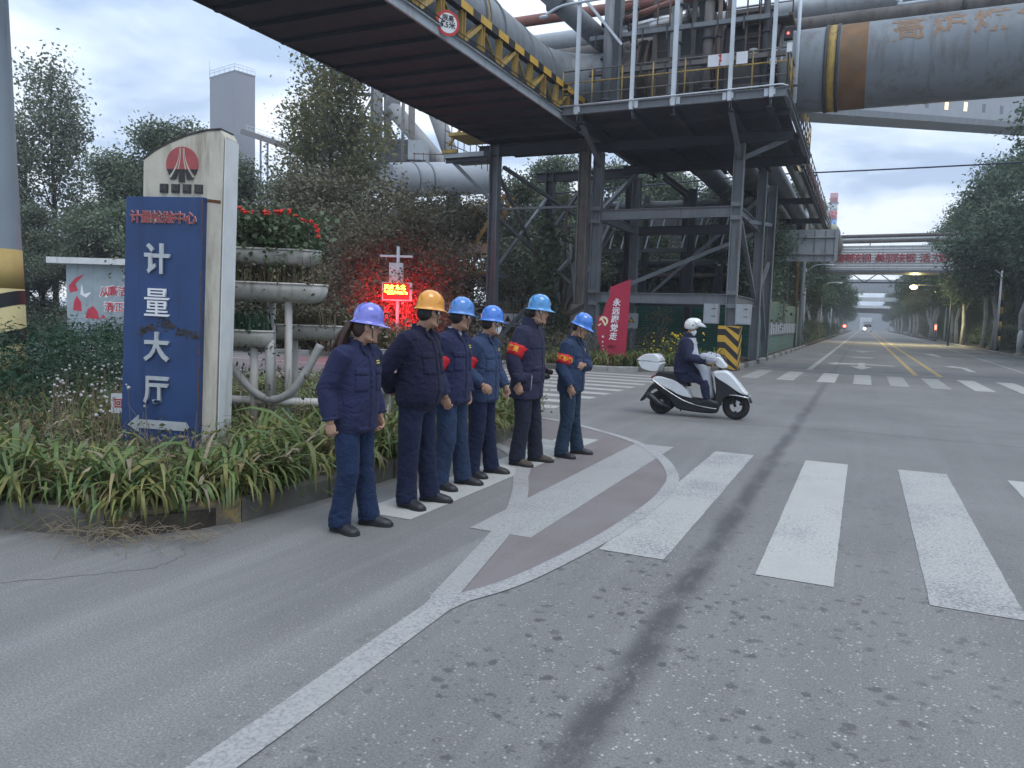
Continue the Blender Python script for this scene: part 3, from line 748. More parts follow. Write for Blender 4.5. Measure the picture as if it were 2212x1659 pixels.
for i, (a, b_, r, mm, lb) in enumerate((((-8.3, 25.6, 11.6), (-5.2, 25.6, 12.25), 0.11, M_redpipe, "red pipe slanting across the top of the platform"),
        ((-8.2, 25.9, 11.3), (-5.6, 26.2, 11.75), 0.26, M_silver, "shiny metal clad pipe under the slanting red pipe"),
        ((-10.4, 24.2, 12.5), (-8.3, 29, 10.8), 0.36, M_steel, "grey pipe slanting down behind the left corner of the platform"),
        ((-9.2, 27.9, 11.2), (-2.6, 27.9, 11.6), 0.2, M_rusty_grey, "brown pipe lying behind the valve housings"),
        ((-2.4, 25.4, 8.4), (-2.4, 25.4, 12.6), 0.06, M_galv, "pale standpipe at the right corner of the platform"),
        ((-8.2, 24.6, 8.2), (-8.2, 24.6, 12.9), 0.16, M_steel, "upright grey pipe behind the leftmost pale post"))):
    p = thing("service_pipe", lb, "pipe", a)
    MB().tube([a, b_], r, 14).build("pipe_run", mm, p)
    for q in (0.12, 0.88):
        c_ = Vector(a).lerp(Vector(b_), q); d_ = (Vector(b_) - Vector(a)).normalized() * 0.03
        MB().tube([c_ - d_, c_ + d_], r * 1.35, 14).build("flange", M_steel_d, p)
for i, (x, y, r, z1, mm, lb) in enumerate(((-8.55, 26.2, .34, 12.8, M_rusty_grey, "thick brown upright vessel behind the second pale post"), (-6.1, 25.4, .11, 12.6, M_steel, "thin grey upright pipe left of the middle pale post"), (-5.1, 25.3, .16, 12.9, M_rusty_grey, "brown upright pipe right of the middle pale post"), (-4.75, 25.2, .07, 12.4, M_rust, "slim rusty upright pipe beside the big valve disc"), (-3.35, 25.3, .1, 12.6, M_steel_d, "dark upright pipe left of the gear wheel"), (-7.5, 25.2, .09, 12.5, M_rust, "slim rusty pipe rising behind the left railing"))):
    p = thing("upright_pipe", lb, "pipe", (x, y, 8.16)); MB().tube([(x, y, 8.16), (x, y, z1)], r, 16).build("pipe_run", mm, p)
    for z in (9.0, 10.6, 11.8): MB().tube([(x, y, z - .04), (x, y, z + .04)], r * 1.3 + .01, 16).build("flange", M_steel_d, p)
for i, (z, mm, lb) in enumerate(((9.75, M_rusty_grey, "brown cable tray running behind the platform railing"), (10.9, M_steel, "grey cable tray high behind the pale posts"))):
    p = thing("cable_tray", lb, "cable tray", (-6, 25, z)); MB().bx(-9.0, -2.7, 25.0, 25.15, z, z + .14).build("tray", mm, p)
    for x in np.arange(-8.8, -2.8, .8): MB().bx(x, x + .05, 24.98, 25.0, z - .25, z + .18).build("hanger", M_steel_d, p)
for i, (x0, x1, y, z, mm) in enumerate(((-8.6, -4.9, 26.5, 12.2, M_steel_d), (-4.6, -2.6, 25.4, 11.05, M_rust))):
    wk = thing("walkway", ["dark upper walkway over the left valve housing", "rusty upper walkway over the right valve housing"][i], "walkway", (x0, y, z))
    MB().bx(x0, x1, y, y + 0.9, z, z + 0.08).build("deck", mm, wk)
    railing(wk, [(x0, y, z + 0.08), (x1, y, z + 0.08)], 1.0, M_rust, [M_rust], 0.8, 0.02)
cb = thing("cross_girder", "grey steel frame post with slanting strut behind the leftmost pale post", "steel frame", (-8.3, 24.9, 8.2))
MB().ibeam((-8.05, 25.0, 8.2), (-8.05, 25.0, 13), 0.26, 0.3, 0.02, upv=(1, 0, 0)).build("post", M_steel, cb)
MB().bar((-9.3, 24.0, 12.4), (-7.75, 24.6, 10.5), 0.08, 0.08).build("strut", M_galv, cb)
ca = thing("street_lamp", "silver lamp arm curving above the left corner of the platform", "street lamp", (-8.8, 23.2, 11))
MB().tube(smooth_curve([(-9.9, 23.3, 11.25), (-9.5, 23.3, 11.42), (-9.0, 23.3, 11.48), (-7.2, 23.3, 11.5)], 5), 0.045, 8).build("arm", M_galv, ca)
MB().ell((-9.98, 23.3, 11.2), (0.16, 0.09, 0.06), 10, 6).build("lamp_head", M_galv, ca)
rl = thing("signal_lamp", "small black lamp box with a red light at the platform right end", "signal lamp", (-2.45, 23.6, 9.9))
MB().bx(-2.62, -2.38, 23.55, 23.75, 9.72, 10.02).build("box", M_blk, rl)
MB().ell((-2.5, 23.54, 9.86), 0.032, 8, 6).build("red_light", emit_mat("red_signal_glow", (1, 0.05, 0.04), 6), rl)
MB().bx(-2.5, -2.36, 23.4, 23.5, 9.3, 9.55).build("junction_box", M_board, rl)

for x, y, mm in COLS[:4]:
    for z in (5.3, 2.38):
        for dz in (-.22, .22):
            MB().box((x, y - .19 if y < 30 else y, z + dz), (.34, .012, .14)).build("gusset_plate", M_steel, pf)
    MB().box((x, y, .16), (.55, .55, .03)).build("base_plate", M_steel_d, pf)
cl = thing("lattice_truss", "dark lattice truss with pale slanting struts seen behind the platform columns", "truss", (-7, 38, 5))
for z in (5.1, 6.9): MB().bx(-13, -4.6, 37.9, 38.1, z - .1, z + .1).build("chord", M_steel_d, cl)
for i in range(13): MB().bar((-12.8 + i * .62, 38, 5.15), (-12.4 + i * .62, 38, 6.85), .09, .06).build("strut", M_steel_l if i % 3 else M_rusty_grey, cl)
for x in (-12.5, -10.4, -8.4, -6.6, -5.0): MB().ibeam((x, 38.4, 0), (x, 38.4, 7.9), .3, .3, .02, upv=(1, 0, 0)).build("column", M_steel_d, cl)
for z, r in ((7.35, .28), (4.5, .2), (3.9, .12)): MB().tube([(-14, 38.6, z), (-4.6, 38.6, z)], r, 10).build("pipe_run", M_steel_d if r > .15 else M_rust, cl)
for i in range(5): MB().bar((-12.5 + i * 1.6, 38.5, .5), (-11.2 + i * 1.6, 38.5, 4.9), .1, .1).build("brace", M_steel_d, cl)
# trestle legs of the bridge, left of the platform ------------------------------------------
tr = thing("trestle", "cross braced steel trestle with stair landing carrying the pipe bridge", "trestle", (-11.2, 26, 0))
for x, y, mm in ((-12.9, 26, M_steel), (-9.36, 26, M_rusty_grey), (-12.9, 31.5, M_steel_d), (-9.7, 33.0, M_steel_d), (-11.2, 31.5, M_steel)):
    MB().ibeam((x, y, 0.1), (x, y, 7.95), 0.34, 0.36, 0.028, upv=(1, 0, 0)).build("column", mm, tr)
MB().tube([(-11.35, 29.5, 0.1), (-11.35, 29.5, 6.6)], 0.07, 8).build("standpipe", M_rust, tr)
for a, b_, w in (((-12.8, 26.1, 5.6), (-9.5, 26.2, 5.6), .1), ((-12.8, 31.4, 5.6), (-9.6, 31.6, 5.6), .12), ((-12.8, 26.1, 5.3), (-10.9, 29, 3.0), .14), ((-12.8, 26.2, 0.6), (-10.8, 30, 4.6), .14),
               ((-12.7, 31.4, 5.4), (-10.8, 30.8, 7.6), .16), ((-12.7, 31.3, 1.0), (-9.8, 31.3, 5.4), .12), ((-12.7, 31.3, 5.6), (-9.8, 31.5, 1.0), .12), ((-9.5, 26.2, 5.4), (-11.1, 29.4, 3.2), .1),
               ((-9.5, 26.2, 1.4), (-11.1, 29.4, 4.6), .1), ((-12.75, 26.4, 7.2), (-11.3, 30.5, 5.9), .14), ((-11.2, 31.4, 6.9), (-9.6, 32, 6.2), .1), ((-12.9, 26.3, 3.4), (-12.9, 31.3, 6.9), .12), ((-12.9, 26.3, 6.9), (-12.9, 31.3, 3.4), .12), ((-9.36, 26.3, 3.0), (-9.6, 31.3, 6.6), .12)):
    MB().bar(a, b_, w, w * 0.8).build("brace", M_steel, tr)
for y in (26, 31.5): MB().ibeam((-13.6, y, 7.72), (-9.2, y, 7.72), 0.22, 0.4, 0.02).build("cap_beam", M_steel_d, tr)
# side walkway bracket on the left
MB().bx(-14.8, -13.1, 25.4, 26.9, 7.45, 7.62).build("bracket_beam", M_steel_l, tr)
MB().bx(-14.85, -14.2, 25.35, 25.4, 7.62, 7.75).build("toe_board", M_yel, tr)
MB().ibeam((-14.75, 25.5, 7.36), (-13.0, 25.5, 7.36), 0.12, 0.16, 0.015).build("bracket_beam", M_steel_d, tr)
MB().bar((-14.5, 25.6, 7.35), (-13.05, 25.9, 5.95), 0.13, 0.13).build("knee_brace", M_steel, tr)
MB().bx(-14.5, -13.4, 25.2, 26.8, 8.2, 8.32).build("upper_step", M_yel, tr)
MB().bar((-14.6, 25.4, 7.9), (-13.7, 25.4, 8.9), 0.1, 0.06).build("knee_brace", M_yel, tr)
railing(tr, [(-14.75, 25.4, 7.62), (-14.75, 26.9, 7.62), (-14.75, 30, 7.62)], 1.3, M_rusty_grey, [M_rusty_grey], 0.5, 0.02)
# stair landing and flight
st = thing("stair", "yellow railed steel stair and landing with rusty panels beside the trestle", "stair", (-14.5, 27, 3.2))
MB().bx(-15.55, -13.2, 26.8, 28.0, 3.12, 3.28).build("landing", M_steel, st)
MB().bx(-15.55, -13.2, 26.77, 26.8, 3.2, 3.34).build("toe_board", M_yel, st)
railing(st, [(-15.5, 28.0, 3.28), (-15.5, 26.8, 3.28), (-13.25, 26.8, 3.28)], 1.1, M_yel, [M_yel], 0.62, 0.022)
for i, x in enumerate((-14.95, -14.55, -14.18, -13.82)):
    MB().bx(x, x + 0.35, 26.74, 26.76, 4.02, 4.36).build("panel", mat(f"rusty_panel_{'abcd'[i]}", [(0.42, 0.38, 0.36), (0.40, 0.33, 0.29), (0.36, 0.33, 0.30), (0.40, 0.36, 0.24)][i], 0.7, var=0.1, dirt=(0.28, 0.10, 0.06), dirt_amt=0.5, dirt_scale=5), st)
for s_ in (0, 0.8):
    MB().bar((-15.0, 27.1 + s_, 3.3), (-13.0, 27.1 + s_, 6.3), 0.05, 0.16).build("stringer", M_yel, st)
    MB().tube([(-15.2, 27.1 + s_, 4.3), (-13.1, 27.1 + s_, 7.3)], 0.022, 6).build("handrail", M_yel, st)
for i in range(12): MB().bx(-15.0 + i * 0.166 - .1, -15.0 + i * 0.166 + .1, 27.12, 27.88, 3.45 + i * 0.25, 3.48 + i * 0.25).build("tread", M_steel_l, st)
MB().bar((-15.3, 26.9, 3.1), (-13.1, 26.2, 1.0), 0.1, 0.1).build("knee_brace", M_steel, st)

# trestle running on down the left side of the road behind the platform ----------------------
rk = thing("pipe_rack", "long rusty pipe rack continuing beside the road behind the platform", "pipe rack", (-4, 60, 0))
for y in (42, 50, 58):
    for x in (-7.6, -4.6):
        MB().ibeam((x, y, 0), (x, y, 8.0), 0.3, 0.3, 0.02, upv=(1, 0, 0)).build("column", M_steel_d if x < -5 else M_rusty_grey, rk)
    MB().ibeam((-8.4, y, 7.9), (-2.7, y, 7.9), 0.2, 0.3, 0.02).build("cross_beam", M_steel_d, rk)
for x, z, r, mm in ((-3.2, 8.5, 0.35, M_silver), (-4.3, 8.6, 0.45, M_steel), (-5.6, 8.8, 0.6, M_rusty_grey), (-7.2, 8.7, 0.5, M_steel), (-3.0, 9.3, 0.12, M_redpipe)):
    MB().tube([(x, 33.6, z), (x, 60, z)], r, 14, cap=False).build("pipe_run", mm, rk)
for x in (-2.7, -8.4): MB().ibeam((x, 33.5, 7.9), (x, 60, 7.9), 0.15, 0.3, 0.02).build("side_beam", M_steel_d, rk)
railing(rk, [(-2.65, 33.5, 8.05), (-2.65, 60, 8.05)], 1.1, M_rusty_grey, [M_rusty_grey], 1.5, 0.022)
for y0 in (36, 44, 52): MB().bar((-3.0, y0, 8.2), (-3.0, y0 + 6, 10.2), 0.08, 0.08).build("strut", M_rusty_grey, rk)
for y0, x in ((44, -6), (47, -7), (52, -5.5), (38, -8.5), (40, -7.5), (43, -8.9)):
    MB().bar((x, y0, 5.3), (x + 0.8, y0 + .5, 7.6), 0.12, 0.08).build("strut", M_rusty_grey, rk)
# low wall gear behind the columns
bh = thing("pump_house", "dark pump room wall standing behind the platform columns", "building", (-13, 44, 0))
MB().bx(-22, -6.5, 44, 50, 0, 7.6).build("wall", M_steel_d, bh)
for x in (-20, -17, -14, -11): MB().bx(x, x + 1.6, 43.95, 44.0, 4.4, 5.9).build("window", M_rusty_grey, bh)

# column plinths with hazard stripes, cabinets ------------------------------------------------
pl = thing("hazard_plinth", "concrete column foot painted with yellow and black chevrons at the kerb", "plinth", (-4.1, 26.35, 0))
bxx, byy, hw = -4.1, 26.38, 0.34
MB().bx(bxx - hw, bxx + hw, byy - hw, byy + hw, 0, 1.5).build("concrete_block", M_blk, pl)
for k in range(5):
    z0 = -0.25 + k * 0.43
    def clipz(P_): return [(x, min(1.495, max(0.02, z))) for x, z in P_]
    for U_, O_ in (((1, 0, 0), (bxx - hw, byy - hw - 0.001, 0)), ((0, 1, 0), (bxx + hw + 0.001, byy - hw, 0))):
        if U_[0]: poly = [(0.0, z0 + .35), (0.24, z0 + .35), (0.68, z0 - .05), (0.68, z0 + .16), (0.24, z0 + .57), (0.0, z0 + .57)]
        else: poly = [(0.0, z0 - .05), (0.68, z0 + .4), (0.68, z0 + .61), (0.0, z0 + .16)]
        MB().slab(clipz(poly), O_, U_, (0, 0, 1), 0.004).build("yellow_chevron", M_yel2, pl)
for i, x in enumerate((-4.66, -3.62)):
    cbx = thing("control_cabinet", ["grey control cabinet on the left of the striped column", "grey control cabinet on the right of the striped column"][i], "cabinet", (x, 26.2, 1.55))
    MB().bx(x - 0.28, x + 0.2, 26.0, 26.3, 1.56, 2.22).build("body", M_steel_l, cbx)
    MB().bx(x - 0.25, x + 0.17, 25.985, 26.0, 1.6, 2.18).build("door", M_steel_l, cbx)
    MB().bx(x - 0.02, x + 0.12, 25.97, 25.985, 1.8, 1.82).build("handle", M_steel_d, cbx)
    MB().bx(x - 0.02, x + 0.12, 25.97, 25.985, 2.05, 2.07).build("handle", M_steel_d, cbx)
rp_ = thing("hazard_plinth", "worn column foot with black and yellow bands behind the middle workers", "plinth", (-9.36, 26, 0))
MB().bx(-9.62, -9.1, 25.75, 26.25, 0, 2.1).build("concrete_block", M_rusty_grey, rp_)
for z0 in (1.2, 1.65): MB().slab([(0, z0), (0.52, z0 + .3), (0.52, z0 + .5), (0, z0 + .2)], (-9.62, 25.748, 0), (1, 0, 0), (0, 0, 1), 0.004).build("black_band", M_blk, rp_)

# green corrugated hoarding --------------------------------------------------------------------
M_green = mat("green_sheet_hoarding", (0.018, 0.105, 0.075), 0.5, var=0.15, vscale=1.2, dirt=(0.05, 0.09, 0.07), dirt_amt=0.3)
M_green_l = mat("sun_faded_green_sheet", (0.13, 0.225, 0.18), 0.5, var=0.15, vscale=1.5, dirt=(0.10, 0.14, 0.12), dirt_amt=0.4)  # paler green for the run along the road
def corrugated(a, b_, z0, z1, mm, parent, pitch=0.11, depth=0.018, seed=0):
    """horizontal ribs, sheet by sheet"""
    a, b_ = Vector((*a, 0)), Vector((*b_, 0)); d = (b_ - a); ln = d.length; d.normalize(); n = Vector((d.y, -d.x, 0))
    k = max(1, round(ln / 1.9)); r = random.Random(seed)
    for i in range(k):
        p0, p1 = a + d * (ln * i / k + 0.004), a + d * (ln * (i + 1) / k - 0.004)
        prof = []; z = z0
        while z < z1 + 0.001:
            prof += [(0, z), (0, z + pitch * 0.45), (depth, z + pitch * 0.55), (depth, z + pitch * 0.95)]; z += pitch
        o = r.uniform(0, 0.008)
        rings = [[p + n * (x + o) + Vector((0, 0, zz)) for x, zz in prof] for p in (p0, p1)]
        mb = MB(); mb.loft(rings, 0, False, False, closed=False); mb.build("sheet", mm, parent)
hg = thing("green_hoarding", "green corrugated sheet hoarding at the road edge behind the striped column", "fence", (-4.3, 35.5, 0))
corrugated((-12.5, 35.5), (-4.32, 35.5), 0.05, 2.75, M_green, hg, seed=3)
corrugated((-4.3, 35.52), (-4.3, 58), 0.05, 2.75, M_green_l, hg, seed=4)
MB().bx(-4.36, -4.28, 35.44, 35.52, 0, 2.86).build("corner_post", M_green, hg)
MB().bx(-4.28, -4.24, 46.2, 47.2, 1.6, 2.9).build("pale_patch", M_rusty_grey, hg)
MB().bx(-4.27, -4.25, 37.5, 56, 1.02, 1.72).build("slogan_strip", M_steel, hg)
for i in range(16):
    MB().bx(-4.245, -4.24, 37.8 + i * 1.12, 38.45 + i * 1.12, 1.08, 1.66).build("slogan_plate", M_galv, hg)
# ------------------------------------------------------------------ trees and plants
def leaf_mat(name, cols, rough=0.55, trans=0.25, spec=0.35):
    """leaf tone differs from leaf to leaf and from clump to clump"""
    if name in MATS: return MATS[name]
    mt, t, b = new_mat(name)
    gi = t.N("ShaderNodeNewGeometry")
    cr = t.N("ShaderNodeValToRGB"); t.L(gi.outputs["Random Per Island"], cr.inputs[0])
    e = cr.color_ramp.elements
    e[0].position = 0; e[0].color = (*cols[0], 1); e[1].position = 1; e[1].color = (*cols[-1], 1)
    for i, c in enumerate(cols[1:-1]): k = e.new((i + 1) / (len(cols) - 1)); k.color = (*c, 1)
    n = t.noise(t.coord("Object"), 0.9, 3)
    c = t.mix(1.0, cr.outputs[0], t.mix(t.mr(n, 0.3, 0.7), (0.7, 0.7, 0.7), (1.3, 1.3, 1.3)), 'MULTIPLY')
    t.inp(b.inputs["Base Color"], c); b.inputs["Roughness"].default_value = rough
    b.inputs["Specular IOR Level"].default_value = spec
    out = mt.node_tree.nodes["Material Output"]
    if trans:
        tr_ = t.N("ShaderNodeBsdfTranslucent"); t.inp(tr_.inputs[0], c)
        mx = t.N("ShaderNodeMixShader"); mx.inputs[0].default_value = trans
        t.L(b.outputs[0], mx.inputs[1]); t.L(tr_.outputs[0], mx.inputs[2]); t.L(mx.outputs[0], out.inputs[0])
    return mt

M_bark = mat("grey_brown_bark", (0.10, 0.085, 0.07), 0.9, var=0.3, vscale=6, bump=0.6, bscale=18, bdist=0.03)
M_barkpale = mat("whitewashed_bark", (0.42, 0.43, 0.42), 0.85, var=0.2, vscale=4, dirt=(0.15, 0.14, 0.12), dirt_amt=0.4)
M_stem = mat("dry_stem", (0.20, 0.16, 0.105), 0.9, var=0.3)
M_lf_dark = leaf_mat("dark_evergreen_leaves", [(0.080, 0.118, 0.076), (0.120, 0.160, 0.100), (0.170, 0.200, 0.125), (0.100, 0.138, 0.098)], trans=0.15)
M_lf_road = leaf_mat("roadside_tree_leaves", [(0.066, 0.108, 0.068), (0.098, 0.150, 0.090), (0.140, 0.188, 0.118), (0.080, 0.124, 0.090)], trans=0.2)
M_lf_brown = leaf_mat("brownish_shrub_leaves", [(0.084, 0.094, 0.062), (0.135, 0.120, 0.080), (0.175, 0.150, 0.096), (0.098, 0.116, 0.072)], trans=0.15)
M_lf_poplar = leaf_mat("poplar_leaves", [(0.11, 0.145, 0.105), (0.15, 0.18, 0.125), (0.18, 0.20, 0.13), (0.13, 0.165, 0.13)], trans=0.35)
M_lf_poplar_y = leaf_mat("yellowing_poplar_leaves", [(0.12, 0.125, 0.06), (0.17, 0.16, 0.065), (0.10, 0.125, 0.065), (0.20, 0.17, 0.06)], trans=0.35)
M_lf_vine = leaf_mat("creeper_leaves", [(0.045, 0.075, 0.04), (0.09, 0.12, 0.075), (0.06, 0.09, 0.05)], trans=0.2)
M_lily = leaf_mat("strap_leaves", [(0.085, 0.140, 0.045), (0.120, 0.180, 0.055), (0.150, 0.195, 0.058), (0.095, 0.155, 0.065), (0.220, 0.215, 0.070), (0.105, 0.165, 0.052)], trans=0.25, rough=0.45)
M_lily_y = leaf_mat("yellowing_strap_leaves", [(0.13, 0.17, 0.05), (0.26, 0.24, 0.075), (0.20, 0.19, 0.06), (0.27, 0.21, 0.11)], trans=0.25, rough=0.5)
M_lawn = None
M_dry = leaf_mat("withered_leaves", [(0.13, 0.095, 0.06), (0.22, 0.17, 0.11), (0.30, 0.25, 0.18), (0.10, 0.085, 0.055)], trans=0.1, rough=0.8)
M_weed = leaf_mat("weed_leaves", [(0.07, 0.10, 0.045), (0.11, 0.145, 0.065), (0.15, 0.16, 0.085), (0.085, 0.12, 0.06)], trans=0.2)
M_feather = leaf_mat("feathery_green_leaves", [(0.022, 0.058, 0.034), (0.036, 0.082, 0.046), (0.05, 0.10, 0.058)], trans=0.2)
M_fluff = mat("white_seed_heads", (0.42, 0.42, 0.405), 0.9, var=0.15)
M_yflower = mat("yellow_blossom", (0.55, 0.42, 0.03), 0.7, var=0.2)
M_rflower = mat("red_geranium_blossom", (0.62, 0.035, 0.025), 0.6, var=0.2)

def leaves_arrays(cent, size, nr, flat=0.35, aspect=0.55, droop=0.0):
    """rhombic leaves at the given points -> (verts, faces)"""
    n = len(cent)
    d = nr.normal(size=(n, 3)); d[:, 2] = d[:, 2] * (1 - flat) - droop; d /= np.linalg.norm(d, axis=1)[:, None]
    u = nr.normal(size=(n, 3)); u -= d * (u * d).sum(1)[:, None]; u /= np.linalg.norm(u, axis=1)[:, None]
    w = np.cross(d, u)
    s = (size * nr.uniform(0.6, 1.35, n))[:, None]
    a = cent - d * s * 0.5; b = cent + u * s * aspect * 0.5 + w * s * 0.08; c = cent + d * s * 0.5; e = cent - u * s * aspect * 0.5 + w * s * 0.08
    v = np.stack([a, b, c, e], 1).reshape(-1, 3)
    return v

def quads_mesh(name, v, mi=None):
    me = bpy.data.meshes.new(name); n = len(v) // 4
    me.vertices.add(4 * n); me.vertices.foreach_set("co", v.astype(np.float32).ravel())
    me.loops.add(4 * n); me.loops.foreach_set("vertex_index", np.arange(4 * n, dtype=np.int32))
    me.polygons.add(n); me.polygons.foreach_set("loop_start", np.arange(0, 4 * n, 4, dtype=np.int32))
    try: me.polygons.foreach_set("loop_total", np.full(n, 4, dtype=np.int32))
    except Exception: pass
    if mi is not None: me.polygons.foreach_set("material_index", mi.astype(np.int32))
    me.update(calc_edges=True); return me

def crown_points(lobes, n, nr, clump=0.35, per=14, shell=0.45):
    """leaf positions in clumps scattered through ellipsoid lobes, denser towards their skin"""
    vol = np.array([l[1][0] * l[1][1] * l[1][2] for l in lobes]) ** 0.75; vol /= vol.sum()
    k = max(1, n // per)
    idx = nr.choice(len(lobes), k, p=vol)
    d = nr.normal(size=(k, 3)); d /= np.linalg.norm(d, axis=1)[:, None]
    r = nr.uniform(0.0, 1.0, k) ** shell
    c = np.array([lobes[i][0] for i in idx]); rr = np.array([lobes[i][1] for i in idx])
    cl = c + d * rr * r[:, None]
    pts = np.repeat(cl, per, axis=0) + nr.normal(size=(k * per, 3)) * clump * np.array([1, 1, 0.6])
    return pts

def lobes_round(nr, h0, h1, rad_, k=16, top=0.55):
    out = []
    for i in range(k):
        z = h0 + (h1 - h0) * nr.uniform(0.05, 0.98)
        f = math.sin(PI * min(1, max(0.0, (z - h0) / (h1 - h0))) ** 0.75)
        a = nr.uniform(0, 2 * PI); r = rad_ * (0.25 + 0.75 * f) * nr.uniform(0.2, 0.8)
        s = rad_ * nr.uniform(0.24, 0.46)
        out.append(((r * math.cos(a), r * math.sin(a), z), (s, s, s * 0.8)))
    return out

TREE = {}
def tree_meshes(key, h, h0, rad_, n, leaf, leaf_m, seed, trunk_r=0.16, kind="round", bark=None, per=14, clump=0.3, flat=0.35):
    nr = np.random.RandomState(seed); r = random.Random(seed)
    trunk = MB()
    if kind == "round":
        lobes = lobes_round(nr, h0, h, rad_)
        top = h0 + (h - h0) * 0.6
        trunk.tube([(0, 0, 0), (r.uniform(-.1, .1), r.uniform(-.1, .1), h0 * 0.6), (r.uniform(-.2, .2), r.uniform(-.2, .2), h0 + .3), (0, 0, top)], [trunk_r * 1.15, trunk_r * 0.9, trunk_r * 0.75, trunk_r * 0.25], 8)
        for c, s in lobes[:11]:
            z0 = h0 * 0.75 + (c[2] - h0) * 0.35
            trunk.tube([(0, 0, z0), (c[0] * .5, c[1] * .5, z0 + (c[2] - z0) * .62), c], [trunk_r * .5, trunk_r * .3, trunk_r * .1], 5)
        pts = crown_points(lobes, n, nr, clump, per)
    else:                                            # poplar: steep limbs with leaves strung along them
        trunk.tube([(0, 0, 0), (0.1, 0, h * 0.4), (0, .1, h * .75), (0, 0, h * 0.97)], [trunk_r, trunk_r * .75, trunk_r * .4, 0.02], 7)
        P_ = []
        for i in range(30):
            z0 = h0 + (h - h0) * (i / 30) ** 0.9 * 0.88; a = r.uniform(0, 2 * PI)
            f = 1 - 0.75 * (z0 - h0) / (h - h0)
            ln = rad_ * f * r.uniform(0.65, 1.15); up = ln * r.uniform(0.9, 1.9)
            b0 = Vector((0, 0, z0)); b2 = Vector((ln * math.cos(a), ln * math.sin(a), z0 + up)); b1 = b0.lerp(b2, 0.5) + Vector((0, 0, -up * 0.12))
            trunk.tube([b0, b1, b2], [trunk_r * .28, trunk_r * .17, 0.012], 4)
            for k in range(6):
                q = r.uniform(0.35, 1.08); c = b0.lerp(b2, q)
                P_.append((c.x + r.gauss(0, .25), c.y + r.gauss(0, .25), c.z + r.gauss(0, .3)))
        P_ = np.array(P_); k = n // len(P_)
        pts = np.repeat(P_, k, axis=0) + nr.normal(size=(len(P_) * k, 3)) * clump
    v = leaves_arrays(pts, leaf, nr, flat)
    TREE[key] = (trunk.mesh(key + "_trunk"), quads_mesh(key + "_crown", v), bark or M_bark, leaf_m)
    TREE[key][0].materials.append(TREE[key][2]); TREE[key][1].materials.append(leaf_m)

def plant_tree(key, name, label, loc, rz=0.0, s=1.0, group=None, cat="tree", sz=None):
    t_ = thing(name, label, cat, loc, rz, group)
    t_.scale = (s, s, sz or s)
    for part, me in (("trunk", TREE[key][0]), ("crown", TREE[key][1])):
        o = bpy.data.objects.new(part, me); C.objects.link(o); o.parent = t_
    return t_

def pix(px, py, depth):
    """world point seen at a pixel of the 2212 px wide photograph, at a depth along the view axis"""
    x, y = px - 1106.0, 829.5 - py
    return CAM + (_f + _r2 * (x / 1640.0) + _u2 * (y / 1640.0)) * depth
def ground_at(px, depth):
    p = pix(px, 690, depth); return Vector((p.x, p.y, 0.0))

tree_meshes("camphor_a", 9.5, 2.6, 3.3, 26000, 0.17, M_lf_road, 1, 0.14, bark=M_barkpale)
tree_meshes("camphor_b", 9.0, 2.9, 3.1, 26000, 0.17, M_lf_road, 2, 0.13, bark=M_barkpale)
tree_meshes("evergreen_a", 9.0, 0.8, 3.4, 36000, 0.15, M_lf_dark, 3, 0.18)
tree_meshes("evergreen_b", 10.0, 1.0, 3.0, 36000, 0.15, M_lf_dark, 4, 0.18)
tree_meshes("shrub_brown", 5.5, 0.2, 2.6, 22000, 0.13, M_lf_brown, 5, 0.09)
tree_meshes("shrub_brown_b", 6.5, 0.3, 2.5, 22000, 0.13, M_lf_brown, 6, 0.09)
tree_meshes("poplar_a", 13, 2.0, 2.9, 9500, 0.20, M_lf_poplar, 7, 0.16, "poplar", clump=0.42)
tree_meshes("poplar_b", 16, 3.0, 3.4, 12000, 0.21, M_lf_poplar_y, 8, 0.2, "poplar", clump=0.5)
tree_meshes("hedge", 1.5, 0.0, 1.1, 5000, 0.10, M_lf_dark, 9, 0.03, clump=0.18)

# roadside rows
rr_ = random.Random(3)
def ordinal_note(i, y):
    return ["nearest", "second", "third", "fourth", "fifth", "sixth", "seventh", "eighth", "ninth", "tenth"][i] if i < 10 else None
for i, y in enumerate([41, 51, 60, 69, 77, 86, 95, 105, 116, 128, 142, 158, 176, 198, 222, 255, 290, 330, 375]):
    x = (11.2, 9.9, 9.6)[i] if i < 3 else 9.1 + 0.4 * math.sin(i * 2.1)
    s = (1.3, 1.55, 1.5, 1.45)[i] if i < 4 else 1.42 + rr_.uniform(-.08, .08)
    o_ = ordinal_note(i, y)
    lb = f"{o_} leafy tree in the row right of the road" if o_ else "far leafy tree in the row right of the road"
    plant_tree("camphor_a" if i % 2 else "camphor_b", "roadside_tree", lb, (x, y, 0.1), rr_.uniform(0, 6), s, "trees lining the right side of the road")
for i, y in enumerate([41, 52, 61, 68, 75.5, 83, 91, 100, 110, 122, 136, 152, 170, 194, 222, 255, 290, 330, 375]):
    x = -6.0 + 0.4 * math.sin(i * 1.7)
    s = 1.22 + rr_.uniform(-.06, .1)
    if i < 2: s = 0.85; x = -5.9 - i
    o_ = ordinal_note(i, y)
    lb = f"{o_} dark leafy tree in the row left of the road" if o_ else "far leafy tree in the row left of the road"
    plant_tree("camphor_b" if i % 2 else "camphor_a", "roadside_tree", lb, (x, y, 0.1), rr_.uniform(0, 6), s, "trees lining the left side of the road")
for i, y in enumerate(list(range(40, 150, 7)) + list(range(156, 400, 16))):
    plant_tree('evergreen_b' if i % 2 else 'evergreen_a', 'evergreen_tree', 'dark bushy tree filling the gap behind the right roadside trunks', (12.6 + .8 * math.sin(i * 2.3), y + 2, 0), rr_.uniform(0, 6), .72 + .12 * math.sin(i), 'bushy trees behind the right roadside trunks')
